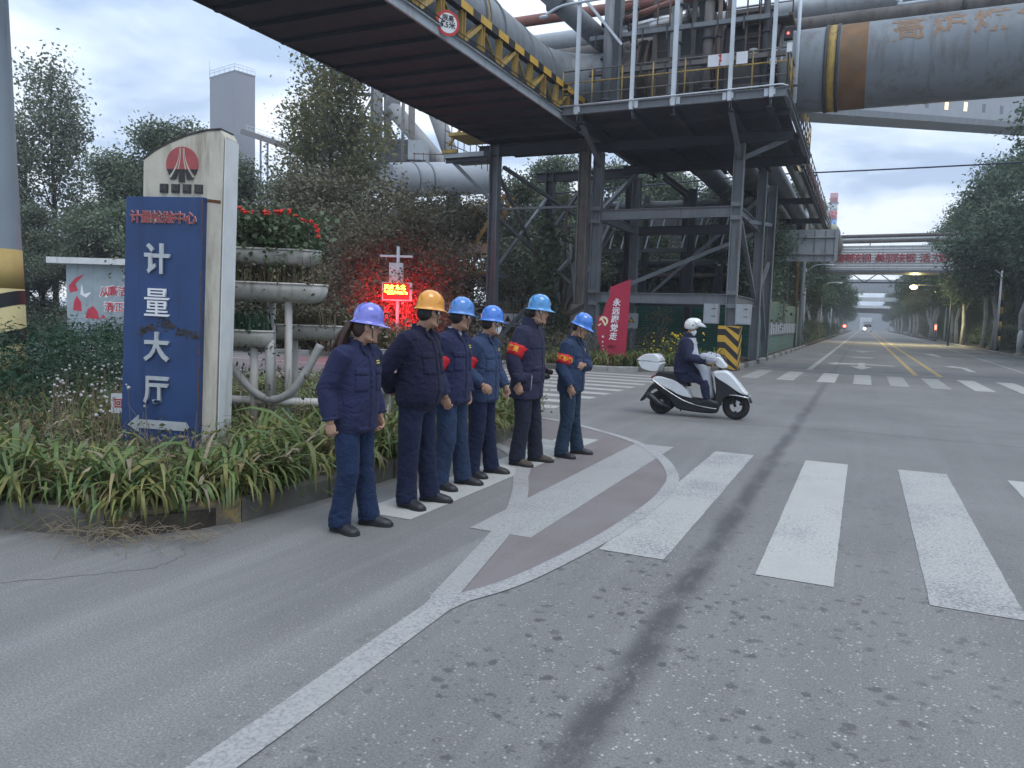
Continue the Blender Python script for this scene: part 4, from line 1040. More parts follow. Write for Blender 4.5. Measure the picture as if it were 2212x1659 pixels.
for i, y in enumerate(list(range(62, 190, 8)) + list(range(196, 400, 18))):
    plant_tree('evergreen_b' if i % 2 else 'evergreen_a', 'evergreen_tree', 'dark bushy tree filling the gap behind the left roadside trunks', (-8.8 + .7 * math.sin(i * 2.3), y + 2, 0), rr_.uniform(0, 6), .72 + .12 * math.sin(i), 'bushy trees behind the left roadside trunks')
for i, (x, y, s) in enumerate(((17, 44, 1.3), (20, 54, 1.4), (16.5, 62, 1.2), (19, 74, 1.4), (16, 88, 1.3), (17, 108, 1.4), (24, 48, 1.3), (27, 62, 1.4))):
    plant_tree('evergreen_a' if i % 2 else 'evergreen_b', 'evergreen_tree', 'dark evergreen standing behind the right roadside row', (x, y, 0), rr_.uniform(0, 6), s, 'evergreens behind the right roadside row')
for i in range(26):
    y = 33 + i * 3.0 if i < 14 else 75 + (i - 14) * 7
    h = plant_tree("hedge", "hedge_bush", "dark low hedge bush under the trees right of the road", (10.3 + 0.4 * math.sin(i) if i > 1 else 13 + i, y + 3, 0.1), rr_.uniform(0, 6), 1.0 + rr_.uniform(-.1, .25), "hedge bushes right of the road", "bush")
for i in range(18):
    y = 60 + i * 3.2 if i < 10 else 92 + (i - 10) * 9
    plant_tree("hedge", "hedge_bush", "dark low hedge bush under the trees left of the road", (-4.9, y, 0.1), rr_.uniform(0, 6), 0.95 + rr_.uniform(-.1, .2), "hedge bushes left of the road", "bush")

# background trees on the left: (pixel x, depth, mesh, height, label, spin)
BG = [(120, 46, "poplar_a", 15.2, "pale poplar with gaps of sky just right of the striped pole"),
      (62, 44, "poplar_a", 12.2, "shorter pale poplar beside the striped pole"),
      (95, 42, "evergreen_a", 7.0, "dark evergreen below the pale poplars at left"),
      (185, 41, "evergreen_b", 6.6, "dark evergreen rising behind the small painted hut"),
      (30, 41, "evergreen_a", 7.0, "dark evergreen behind the striped pole"),
      (268, 40, "evergreen_b", 9.0, "dark tree left of the pale sign top"),
      (232, 42, "evergreen_a", 7.4, "low dark tree between hut roof and sign"),
      (370, 42, "evergreen_a", 11.6, "tall dark tree whose tip shows over the pale sign"),
      (440, 43, "evergreen_b", 11.2, "dark tree behind the top of the pale sign"),
      (520, 37, "evergreen_b", 8.3, "dark tree just right of the pale sign, under the grey tower"),
      (590, 34, "evergreen_a", 7.5, "dark tree above the red geraniums"),
      (655, 33, "shrub_brown_b", 7.3, "brownish tree right of the red geraniums"),
      (715, 44, "poplar_b", 18.3, "tall yellowing poplar in front of the blast furnace"),
      (660, 46, "poplar_b", 14.5, "slimmer yellowing poplar left of the tall one"),
      (752, 45, "poplar_b", 13.0, "yellowing poplar close to the furnace downpipe"),
      (725, 31, "shrub_brown", 6.8, "brown leaved tree left of the display pole"),
      (795, 27.6, "shrub_brown_b", 5.0, "brown leaved tree right behind the display"),
      (905, 27.8, "shrub_brown", 5.2, "brown leaved bush just right of the display pole"),
      (955, 31, "shrub_brown_b", 6.5, "brown leaved tree under the bracket of the pipe bridge"),
      (860, 30, "shrub_brown", 6.2, "brown leaved tree behind the display pole, under the duct end"),
      (1020, 32, "shrub_brown_b", 6.4, "brown tree behind the stair of the trestle"),
      (1130, 38, "evergreen_a", 8.6, "dark tree seen through the trestle braces"),
      (1215, 40, "evergreen_b", 8.0, "dark tree behind the rusty trestle column"),
      (1420, 42, "evergreen_a", 6.8, "dark tree behind the platform columns"),
      (1510, 41, "evergreen_b", 6.4, "dark tree behind the platform, left of its front right column"),
      (1345, 41, "evergreen_b", 6.6, "dark tree behind the red flag board"),
      (1300, 52, "evergreen_a", 12.5, "tall dark tree far behind the left platform column"),
      (1390, 54, "evergreen_b", 12.5, "tall dark tree far behind the red flag board"),
      (1475, 52, "evergreen_a", 11.8, "tall dark tree far behind the middle of the platform"),
      (1180, 50, "evergreen_b", 11.5, "tall dark tree far behind the trestle braces"),
      (1555, 54, "evergreen_b", 11.0, "tall dark tree far behind the right platform column"),
      (1600, 43, "evergreen_a", 6.2, "dark tree directly behind the striped column"),
      (345, 36, "evergreen_a", 6.6, "low dark tree hidden behind the blue sign"),
      (450, 33, "shrub_brown_b", 6.2, "low brownish tree behind the blue sign"),
      (560, 29, "shrub_brown", 5.2, "low brown bush behind the planter stand")]
for i, (px, dp, key, h, lb) in enumerate(BG):
    hb = {"poplar_a": 13, "poplar_b": 16, "evergreen_a": 9, "evergreen_b": 10, "shrub_brown": 5.5, "shrub_brown_b": 6.5}[key]
    p = ground_at(px, dp); s = h / hb
    sx = s if key[0] != "p" else s * 1.0
    plant_tree(key, "poplar_tree" if key[0] == "p" else ("shrub_tree" if key[0] == "s" else "evergreen_tree"), lb, (p.x, p.y, 0), rr_.uniform(0, 6.28), max(sx, 0.8 if key[0] != 'p' else 0), "trees beyond the side street", "tree", s)

# creepers on the steelwork
def leaf_heap(name, label, pts, size, mt, seed, cat="plant", per=10, clump=0.12, aspect=0.75, kind=None, loc=None, stems=None, droop=0.3):
    nr = np.random.RandomState(seed); pts = np.array(pts, float)
    P_ = np.repeat(pts, per, axis=0) + nr.normal(size=(len(pts) * per, 3)) * clump
    loc = loc if loc is not None else pts.mean(0); loc = np.array([loc[0], loc[1], 0.0])
    v = leaves_arrays(P_ - loc, size, nr, 0.4, aspect, droop)
    t_ = thing(name, label, cat, tuple(loc))
    link_mesh("foliage", quads_mesh(name, v), mt, t_)
    sm = MB()
    for a in (stems or []): sm.tube([Vector(q) for q in a], 0.012, 5)
    if stems: sm.build("stem", M_stem, t_)
    return t_
r_ = random.Random(5)
pts = []
for i in range(150):
    z = r_.uniform(0.3, 5.2); w = 0.25 + 0.9 * max(0, (2.8 - z) / 2.8)
    pts.append((-11.25 + r_.gauss(0.2, w * 0.6), 26.8 + r_.gauss(0.2, .4), z))
leaf_heap("creeper", "broad leaved creeper climbing the trestle behind the workers", pts, 0.20, M_lf_vine, 21, per=9, clump=0.16, stems=[[(-11.1, 27, 0), (-11.0, 27, 2.5), (-11.2, 27.2, 5)]])
pts = [(-4.9 + r_.gauss(0, .5), 39 + r_.uniform(-2, 7), min(6.9, abs(r_.gauss(4.6, 1.4)))) for i in range(220)]
leaf_heap("creeper", "dark creeper hanging from the pipe rack beside the road", pts, 0.17, M_lf_road, 22, per=14, clump=0.3, stems=[[(-4.9, 40, 0), (-4.9, 40, 5)]])

# strap-leaved clumps --------------------------------------------------------------------
def lily_clump(seed, n=20, ln=0.52, w=0.032, spread=1.0):
    """V, quads: arching strap leaves from one crown"""
    r = random.Random(seed); V = []; F = []; MI = []
    for i in range(n):
        a = r.uniform(0, 2 * PI); L_ = ln * r.uniform(0.55, 1.2); lean = r.uniform(0.15, 1.0) * spread
        b0 = Vector((r.gauss(0, .035), r.gauss(0, .035), 0)); d = Vector((math.cos(a), math.sin(a), 0)); sd_ = Vector((-d.y, d.x, 0))
        ww = w * r.uniform(0.7, 1.3); p = b0.copy(); el_ = PI / 2 - 0.25 * lean; k = 6; kink = r.choice([0, 0, 0, 1.2]); mi = 0 if r.random() < 0.72 else (1 if r.random() < 0.72 else 2)
        tw = r.uniform(-0.5, 0.5)
        row = []
        for j in range(k + 1):
            u = j / k; wd = ww * (0.75 + 0.6 * u) * (1 - u ** 3.5) if j < k else 0.002
            s2 = (sd_ * math.cos(tw * u) + Vector((0, 0, 1)) * math.sin(tw * u))
            fold = Vector((0, 0, 0.25 * wd))
            row.append((p - s2 * wd + fold, p.copy(), p + s2 * wd + fold))
            p = p + (d * math.cos(el_) + Vector((0, 0, 1)) * math.sin(el_)) * (L_ / k)
            el_ -= (0.18 + 0.42 * lean) * (1 + 0.6 * u) + (kink if j == 3 else 0)
        o = len(V)
        for t3 in row: V.extend(t3)
        for j in range(k):
            for q in (0, 1):
                F.append((o + j * 3 + q, o + j * 3 + q + 1, o + (j + 1) * 3 + q + 1, o + (j + 1) * 3 + q)); MI.append(mi)
    return V, F, MI
LILY = [lily_clump(40 + i, 22 + 2 * (i % 4), 0.48 + 0.05 * i, 0.0125 + 0.0022 * (i % 3), 0.7 + 0.14 * (i % 4)) for i in range(7)]
LILY_MATS = [M_lily, M_lily_y, M_dry]
LILY_ME = []
for i, (V, F, MI) in enumerate(LILY):
    mb = MB(); mb.v = V; mb.f = F; mb.mi = MI; mb.sm = [True] * len(F); me = mb.mesh(f"strap_clump_{i}")
    for q in LILY_MATS: me.materials.append(q)
    LILY_ME.append(me)
def put_lily(x, y, z, s, label, group, r):
    o = bpy.data.objects.new("lily_plant", r.choice(LILY_ME)); C.objects.link(o)
    o.location = (x, y, z); o.rotation_euler = (r.uniform(-.12, .12), r.uniform(-.12, .12), r.uniform(0, 6.28)); o.scale = (s, s, s * r.uniform(.85, 1.1))
    return tag(o, label, "plant", group)
DROOP = []
for i in range(4):
    V, F, MI = lily_clump(90 + i, 20, 0.58 + .05 * i, 0.0125, 1.55); mb = MB(); mb.v = V; mb.f = F; mb.mi = MI; mb.sm = [True] * len(F); me = mb.mesh(f"drooping_clump_{i}")
    for q in LILY_MATS: me.materials.append(q)
    DROOP.append(me)
r_ = random.Random(8)
kp = [Vector((*p, 0)) for p in near_kerb]
def along(pts, s_):
    for a, b_ in zip(pts, pts[1:]):
        l_ = (b_ - a).length
        if s_ <= l_: return a.lerp(b_, s_ / l_), (b_ - a).normalized()
        s_ -= l_
    return pts[-1], (pts[-1] - pts[-2]).normalized()
for i in range(92):
    p, d = along(kp, 7.4 + i * 0.135)
    n = Vector((-d.y, d.x, 0)); q = p + n * r_.uniform(0.10, 0.42)
    put_lily(q.x, q.y, 0.13, r_.uniform(0.7, 1.25), "clump of strap leaves spilling over the near kerb of the planting bed", "strap leaved clumps along the near kerb", r_)
for i in range(44):
    p, d = along(kp, 8.2 + i * 0.26)
    n = Vector((-d.y, d.x, 0)); q = p + n * r_.uniform(0.05, 0.2)
    o = put_lily(q.x, q.y, 0.17, r_.uniform(0.75, 1.1), "clump of drooping strap leaves hanging over the near kerb stones", "drooping strap leaves on the near kerb", r_); o.data = r_.choice(DROOP)
for i in range(34):
    p, d = along([Vector((*p, 0)) for p in far_kerb], 9.9 + i * 0.27)
    n = Vector((-d.y, d.x, 0)); q = p + n * r_.uniform(0.3, 0.8)
    put_lily(q.x, q.y, 0.12, r_.uniform(1.0, 1.35), "clump of strap leaves along the far kerb before the red flag board", "strap leaved clumps along the far kerb", r_)

def joined(name, items, mats, label=None, cat=None):
    """many small plants as one mass: items = (verts, faces, mats, matrix)"""
    mb = MB()
    for V, F, MI, M in items:
        o = len(mb.v); mb.v.extend([tuple(M @ Vector(p)) for p in V]); mb.f.extend([tuple(i + o for i in f) for f in F]); mb.mi.extend(MI); mb.sm.extend([True] * len(F))
    return tag(stuff(mb.build(name, mats)), label, cat)
def in_bed(x, y):
    if x > -4.25 or y < 3.45 or y > 11.3: return False
    if x > -4.6 and (y < 4.0 or y > 10.2): return False
    return True
SIGN_XY = (-5.75, 5.25)
items = []
while len(items) < 560:
    x = -4.2 - abs(r_.gauss(0, 3.2)); y = r_.uniform(3.5, 11.2)
    if not in_bed(x, y) or x < -13: continue
    s = r_.uniform(0.7, 1.1)
    if -7.0 < x < -5.0 and 4.2 < y < 5.45: s *= .6
    items.append((*LILY[r_.randrange(7)], Matrix.Translation((x, y, 0.11)) @ Matrix.Rotation(r_.uniform(0, 6.28), 4, 'Z') @ Matrix.Scale(s, 4)))
joined("ground_cover_leaves", items, LILY_MATS, "mass of strap leaves filling the planting bed", "ground cover")
items = []
for i in range(110):
    x = r_.uniform(-13, -4.6); y = 22.6 + r_.uniform(0, 2.2) + max(0, (x + 7.3)) * 0.85
    s = r_.uniform(.95, 1.3)
    items.append((*LILY[r_.randrange(7)], Matrix.Translation((x, y, 0.1)) @ Matrix.Rotation(r_.uniform(0, 6.28), 4, 'Z') @ Matrix.Scale(s, 4)))
joined("ground_cover_leaves", items, LILY_MATS, "mass of strap leaves behind the far kerb", "ground cover")

nr = np.random.RandomState(31)
def scatter(name, n, xr, yr, zr, size, mt, per=12, clump=0.09, flt=None, label=None, aspect=0.5, zpow=1.0, flat=0.35):
    pts = []
    while len(pts) < n:
        x, y = nr.uniform(*xr), nr.uniform(*yr)
        if flt and not flt(x, y): continue
        pts.append((x, y, zr[0] + (zr[1] - zr[0]) * nr.uniform() ** zpow))
    P_ = np.repeat(np.array(pts), per, axis=0) + nr.normal(size=(n * per, 3)) * clump
    P_[:, 2] = np.maximum(P_[:, 2], 0.12)
    v = leaves_arrays(P_, size, nr, flat, aspect)
    o = stuff(link_mesh(name, quads_mesh(name, v), mt)); return tag(o, label, "ground cover")
scatter("weeds", 2600, (-12, -4.25), (3.5, 11.2), (0.12, 0.42), 0.06, M_weed, 10, 0.09, in_bed, "low weeds between the strap leaves of the bed", zpow=1.6)
scatter("dead_leaves", 1500, (-11, -4.25), (3.5, 11.2), (0.12, 0.36), 0.075, M_dry, 7, 0.10, in_bed, "withered leaves among the bed plants", 0.3)
scatter("feathery_plants", 1900, (-13.5, -7.2), (4.9, 10.5), (0.15, 1.2), 0.085, M_feather, 16, 0.10, lambda x, y: y < 5.2 + (-7.0 - x) * 0.95 + 1.5 and (x < -8.2 or y > 6.5) and x < -7.2 - 0.12 * y, "tall feathery green plants left of the blue sign", 0.22, 0.8)
V_ = []
for i in range(5200):                                   # fine grass and withered blades
    x, y = -4.25 - abs(r_.gauss(0, 2.6)), r_.uniform(3.5, 11.2)
    if not in_bed(x, y): continue
    a = r_.uniform(0, 6.28); l_ = r_.uniform(.18, .5); d = Vector((math.cos(a), math.sin(a), 0)); s2 = Vector((-d.y, d.x, 0)) * r_.uniform(.002, .0045); q = r_.uniform(.15, 1.3)
    p0 = Vector((x, y, .12)); p1 = p0 + d * l_ * .3 * q + Vector((0, 0, l_ * .6)); p2 = p0 + d * l_ * .75 * q + Vector((0, 0, l_ * (1 - .5 * q)))
    V_ += [p0 - s2, p0 + s2, p1 + s2, p1 - s2, p1 - s2, p1 + s2, p2 + s2 * .2, p2 - s2 * .2]
tag(stuff(link_mesh("bed_grass", quads_mesh("bed_grass", np.array([tuple(v) for v in V_])), M_dry)), "fine withered grass blades tangled in the planting bed", "ground cover")
# dry stems and seed heads
mb = MB(); fl = MB(); hd = MB()
for i in range(620):
    x, y = r_.uniform(-10, -4.3), r_.uniform(3.6, 10.5)
    if not in_bed(x, y): continue
    h = r_.uniform(0.25, 0.62); dx_, dy_ = r_.gauss(0, .16), r_.gauss(0, .16)
    mb.tube([(x, y, 0.12), (x + dx_ * .4, y + dy_ * .4, .12 + h * .6), (x + dx_, y + dy_, .12 + h)], [0.004, 0.003, 0.002], 4, smooth=True, cap=False)
for i in range(70):                                     # stalks with dark seed heads right of the sign
    x, y = r_.uniform(-6.6, -4.5), r_.uniform(6.0, 10.3)
    h = r_.uniform(0.5, 0.85)
    mb.tube([(x, y, .12), (x + r_.gauss(0, .05), y + r_.gauss(0, .05), .12 + h)], [0.004, 0.003], 4, cap=False)
    for k in range(3): hd.ell((x + r_.gauss(0, .03), y + r_.gauss(0, .03), .12 + h + r_.uniform(-.02, .03)), (.012, .012, .02), 5, 4)
tag(stuff(mb.build("dry_stems", M_stem)), "thin dry stalks standing in the planting bed", "ground cover")
tag(stuff(hd.build("seed_heads", M_bark)), "dark seed heads on stalks right of the sign", "ground cover")
mb = MB()
for i in range(120):                                     # white fluffy flowers left of the sign
    x = r_.uniform(-8.8, -6.2); y = 3.9 + (-5.2 - x) * 0.55 + r_.uniform(-.2, 1.6)
    if not in_bed(x, y): continue
    h = r_.uniform(0.45, 0.78)
    mb.tube([(x + r_.gauss(0, .06), y + r_.gauss(0, .06), .12), (x, y, .12 + h)], [0.004, 0.0025], 4, cap=False)
    for k in range(r_.choice((1, 1, 2, 3))):
        fl.ell((x + r_.gauss(0, .03), y + r_.gauss(0, .03), .12 + h + r_.uniform(-.05, .03)), r_.uniform(.008, .018), 6, 4)
tag(stuff(mb.build("flower_stalks", M_stem)), "stalks under the white flower heads left of the sign", "ground cover")
tag(stuff(fl.build("white_flowers", M_fluff)), "small white fluffy flower heads left of the blue sign", "ground cover")
# straw lying along the kerb corner
mb = MB()
for i in range(160):
    x, y = -4.55 + r_.gauss(0, .38), 3.42 + r_.gauss(0, .09); y -= max(0, x + 4.5) * -0.6
    a = r_.uniform(0, 6.28); l_ = r_.uniform(.1, .3); z = r_.uniform(0.012, .13)
    mb.tube([(x, y, z), (x + l_ * .5 * math.cos(a), y + l_ * .5 * math.sin(a), z + r_.uniform(0, .05)), (x + l_ * math.cos(a + .4), y + l_ * math.sin(a + .4), max(.01, z - .04))], 0.0022, 3, cap=False)
tag(stuff(mb.build("straw", mat("dry_straw", (0.22, 0.18, 0.12), 0.9))), "dry straw caught on the kerb corner", "ground cover")
# grass and low scrub beyond the side street
nr = np.random.RandomState(32)
scatter("scrub", 3200, (-34, -7), (22.4, 31), (0.1, 1.0), 0.12, M_lf_brown, 12, 0.22, None, "low brown scrub beyond the side street", 0.25, 1.4)
scatter("scrub", 1500, (-48, -18), (22.4, 34), (0.1, 1.3), 0.14, M_lf_dark, 12, 0.25, None, "low dark scrub near the painted hut", 0.3, 1.2)
scatter("scrub", 900, (8.8, 40), (33, 60), (0.1, 0.8), 0.12, M_lf_dark, 10, 0.25, lambda x, y: x > 9.4, "low scrub on the right verge", 0.3, 1.3)
# tall dry reeds behind the display
mb = MB()
for i in range(240):
    p = ground_at(r_.uniform(690, 1010), r_.uniform(26.6, 28.5)); h = r_.uniform(0.9, 2.9)
    mb.tube([(p.x, p.y, 0.1), (p.x + r_.gauss(0, .1), p.y, h * .6), (p.x + r_.gauss(0, .3), p.y + r_.gauss(0, .2), h)], [.010, .008, .004], 4, cap=False)
tag(stuff(mb.build("reeds", mat("dry_reed", (0.23, 0.17, 0.13), 0.9))), "tall dry reed stalks behind the display pole", "ground cover")
# yellow flowering bush at the far kerb
yb = leaf_heap("flowering_bush", "yellow flowering bush at the far kerb behind the scooter rider", [(-5.6 + r_.gauss(0, .38), 24.9 + r_.gauss(0, .3), r_.uniform(.15, 1.0)) for _ in range(60)], 0.08, M_weed, 33, "bush", 12, 0.12)
fl = MB()
for i in range(95): fl.ell((-5.6 + r_.gauss(0, .4), 24.85 + r_.gauss(0, .3), r_.uniform(.3, 1.25)), r_.uniform(.022, .045), 5, 4)
fl.build("blossom", M_yflower, yb)
db = leaf_heap("sapling", "small dry sapling in front of the dark green hoarding", [(-7.3 + r_.gauss(0, .22), 29.5 + r_.gauss(0, .2), r_.uniform(.9, 2.0)) for _ in range(40)], 0.10, M_lf_brown, 34, "plant", 9, 0.12, stems=[[(-7.3, 29.5, 0), (-7.35, 29.5, 1.6)], [(-7.3, 29.5, .8), (-7.1, 29.5, 1.7)]])
# ------------------------------------------------------------------ sign slab, planter stand, hut, display, flag board
M_conc = mat("stained_pale_render", (0.52, 0.49, 0.41), 0.85, var=0.12, vscale=3, dirt=(0.20, 0.165, 0.125), dirt_amt=0.48, dirt_scale=3, streak=True, bump=0.25, bscale=60)
M_conc_side = mat("pale_side_render", (0.60, 0.62, 0.62), 0.8, var=0.08, vscale=3, dirt=(0.3, 0.28, 0.24), dirt_amt=0.3, streak=True)
M_blue = mat("blue_sign_face", (0.024, 0.056, 0.155), 0.45, var=0.16, vscale=2.2, dirt=(0.018, 0.035, 0.09), dirt_amt=0.45, dirt_scale=2.2, streak=True)
M_silver_l = mat("dull_silver_letter", (0.46, 0.49, 0.51), 0.4, var=0.12, vscale=8, metal=0.25)
M_white_l = mat("white_letter", (0.72, 0.74, 0.78), 0.45, var=0.06)
M_redl = mat("faded_red_letter", (0.33, 0.055, 0.06), 0.5, var=0.2, vscale=8)
M_rededge = mat("pale_letter_edge", (0.50, 0.42, 0.40), 0.5)
M_scar = mat("weathered_scar", (0.055, 0.050, 0.048), 0.9, var=0.4, vscale=12)
M_rusted = mat("rust_edge", (0.14, 0.06, 0.03), 0.9, var=0.4, vscale=20)

S0 = Vector((-5.595, 5.405, 0.0)); SU = Vector((0.963, 0.27, 0.0)); SN = Vector((0.27, -0.963, 0.0))
SV = (Vector((0, 0, 1)) + SU * 0.017).normalized(); SUx = (SU - SV * SU.dot(SV)).normalized()
def sp(u, z, n=0.0): return S0 + SUx * (u - 0.03) + SV * z + SN * n
sg = thing("sign_slab", "tall pale concrete sign slab with a blue panel and raised silver characters", "sign", tuple(S0))
top = [(0.055, 3.19), (0.02, 3.245), (-0.126, 3.235), (-0.315, 3.19), (-0.505, 3.12), (-0.65, 3.045), (-0.765, 2.965)]
out = [(-0.80, 0.0), (-0.01, 0.0)] + [(a, b) for a, b in top]
MB().slab(out, sp(0.0, 0.0, -0.24), SUx, SV, 0.24).build("slab", M_conc, sg)
sd = MB(); sd.slab([(0, 0.02), (0.222, 0.02), (0.222, 3.16), (0.0, 3.18)], sp(0.056, 0, -0.232), -SN * -1, SV, 0.0)
sd = MB()
a_, b_ = sp(0.012, 0.02, -0.235), sp(0.012, 0.02, -0.005)
c_, d_ = sp(0.062, 3.17, -0.005), sp(0.062, 3.17, -0.235)
n_ = SUx * 0.012
sd.add([a_, b_, c_, d_, a_ + n_, b_ + n_, c_ + n_, d_ + n_], [(3, 2, 1, 0), (4, 5, 6, 7), (0, 1, 5, 4), (1, 2, 6, 5), (2, 3, 7, 6), (3, 0, 4, 7)])
sd.build("side_face", M_conc_side, sg)  # the side's brighter light is put into its paler colour
mb = MB()
for i, (a, b) in enumerate(zip(top[1:], top[2:])):
    mb.slab([(a[0], a[1] - 0.004), (a[0], a[1] + 0.018), (b[0], b[1] + 0.018), (b[0], b[1] - 0.004)], sp(0, 0, -0.235), SUx, SV, 0.24)
mb.build("mossy_coping", M_scar, sg)
MB().slab([(-0.12, 2.585), (0.03, 2.57), (0.03, 2.60), (-0.12, 2.612)], sp(0, 0, 0.001), SUx, SV, 0.003).build("crack", M_rusted, sg)
bp = MB().slab([(-0.955, 0.18), (-0.145, 0.18), (-0.108, 2.616), (-0.895, 2.608)], sp(0, 0, 0.0), SUx, SV, 0.07).build("blue_panel", M_blue, sg)
mb = MB()
for i in range(46):
    z = 0.3 + i * 0.05; w = RND.uniform(0.002, 0.014)
    e = -0.145 + 0.037 * (z - 0.18) / 2.43
    mb.slab([(e - w, z), (e + .003, z), (e + .003, z + RND.uniform(.02, .05)), (e - w * .6, z + .04)], sp(0, 0, 0.0705), SUx, SV, 0.002)
mb.build("rusty_edge", M_rusted, sg)
mb = MB()                                        # peeled scar across the panel above the third character
for i in range(70):
    u = -0.80 + 0.66 * RND.random(); z = 1.36 + 0.05 * math.sin(u * 9) + RND.gauss(0, .022)
    w, h = RND.uniform(.02, .07), RND.uniform(.008, .026)
    mb.slab([(u, z), (u + w * .5, z - h * .6), (u + w, z + RND.uniform(-.01, .01)), (u + w * .4, z + h)], sp(0, 0, 0.0706), SUx, SV, 0.003)
mb.build("peeled_scar", M_scar, sg)
for ch, zc, sz, mm in (("计", 2.005, 0.295, M_silver_l), ("量", 1.593, 0.30, M_white_l), ("大", 1.172, 0.29, M_silver_l), ("厅", 0.762, 0.29, M_silver_l)):
    text_on("character", ch, sp(-0.565 + (zc - 1.4) * 0.003, zc + 0.005, 0.071), SUx, SV, sz, mm, sg, 0.012, 0.0015 if ch == "量" else 0.0075, 0.92)
for i, ch in enumerate("计量检验中心"):
    o_ = sp(-0.795 + i * 0.114, 2.412, 0.071)
    text_on("small_character", ch, o_, SUx, SV, 0.122, M_rededge, sg, 0.004, 0.0035)
    text_on("small_character", ch, o_ + SN * 0.0085, SUx, SV, 0.122, M_redl, sg, 0.003, 0.0005)
MB().slab([(-0.88, 0.425), (-0.76, 0.53), (-0.76, 0.485), (-0.26, 0.485), (-0.23, 0.44), (-0.26, 0.40), (-0.76, 0.40), (-0.76, 0.355)], sp(0, 0, 0.0706), SUx, SV, 0.006).build("arrow", M_silver_l, sg)
# emblem: red disc over fanned black bars
ec = (-0.362, 2.925); R0 = 0.163
arc = [(ec[0] + R0 * math.cos(a), ec[1] + R0 * math.sin(a)) for a in np.linspace(-0.28, PI + 0.28, 28)]
M_emb_r = mat("faded_red_emblem", (0.36, 0.08, 0.085), 0.6, var=0.15, vscale=9); M_emb_k = mat("black_emblem", (0.035, 0.033, 0.036), 0.6, var=0.2)
MB().slab(arc, sp(0, 0, 0.0005), SUx, SV, 0.012).build("emblem_disc", M_emb_r, sg)
for s_ in (-1, 1):
    MB().slab([(ec[0] + s_ * 0.158, ec[1] - 0.046), (ec[0] + s_ * 0.085, ec[1] - 0.046), (ec[0] + s_ * 0.13, ec[1] - 0.10)][::-s_], sp(0, 0, 0.0008), SUx, SV, 0.012).build("emblem_wing", M_emb_k, sg)
    mb = MB()
    for q0, q1, o1, o2 in ((0.010, 0.016, 0.055, 0.075), (0.022, 0.026, 0.105, 0.135)):
        for k in range(6):
            t0, t1 = k / 6, (k + 1) / 6
            f = lambda t, a, b: ec[0] + s_ * (a + (b - a) * t ** 2.2)
            za, zb = ec[1] + 0.15 - 0.27 * t0, ec[1] + 0.15 - 0.27 * t1
            pl_ = [(f(t0, q0, o1), za), (f(t1, q0, o1), zb), (f(t1, q1, o2), zb), (f(t0, q1, o2), za)]
            mb.slab(pl_ if s_ > 0 else pl_[::-1], sp(0, 0, 0.0128), SUx, SV, 0.002)
    mb.build("emblem_stripe", M_conc, sg)
for c0, c1, w0, w1 in ((0, 0, 0.022, 0.033), (-0.045, -0.088, 0.018, 0.03), (0.045, 0.088, 0.018, 0.03)):
    MB().slab([(ec[0] + c1 - w1, ec[1] - (0.165 if c0 == 0 else 0.145)), (ec[0] + c1 + w1, ec[1] - (0.165 if c0 == 0 else 0.135)), (ec[0] + c0 + w0, ec[1] - 0.046), (ec[0] + c0 - w0, ec[1] - 0.046)], sp(0, 0, 0.013), SUx, SV, 0.004).build("emblem_bar", M_emb_k, sg)
for i in range(4):
    u = -0.588 + i * 0.1185
    MB().slab([(u, 2.66), (u + .08, 2.658), (u + .081, 2.74), (u + .001, 2.742)], sp(0, 0, 0.0005), SUx, SV, 0.016).build("dark_character_block", M_emb_k, sg)
    text_on("character_relief", "陕钢集团"[i], sp(u + 0.04, 2.701, 0.017), SUx, SV, 0.072, mat("dark_relief", (0.075, 0.07, 0.07), 0.6), sg, 0.001, 0.001)

# small white card with a red square mark beside the slab
wc = thing("small_white_card", "small white card with a red square mark left of the blue sign panel", "card", (-6.75, 5.0, 0.3))
wp = pix(255, 868, 7.75)
MB().slab([(-0.075, -0.12), (0.075, -0.11), (0.075, 0.09), (-0.075, 0.085)], wp, SU, (0, 0, 1), 0.006).build("card", M_board, wc)
MB().slab([(-0.05, 0.09), (0.0, 0.12), (0.012, 0.12), (0.06, 0.088)], wp, SU, (0, 0, 1), 0.003).build("string", M_stem, wc)
text_on("mark", "回", wp + SN * 0.0065 + Vector((0, 0, -0.02)) + SU * 0.01, SU, (0, 0, 1), 0.10, M_redmark, wc, 0.001, 0.002)
MB().tube([wp + Vector((0, 0, -0.1)) - SN * .01, (wp.x, wp.y, 0.1)], 0.012, 6).build("stake", M_stem, wc)

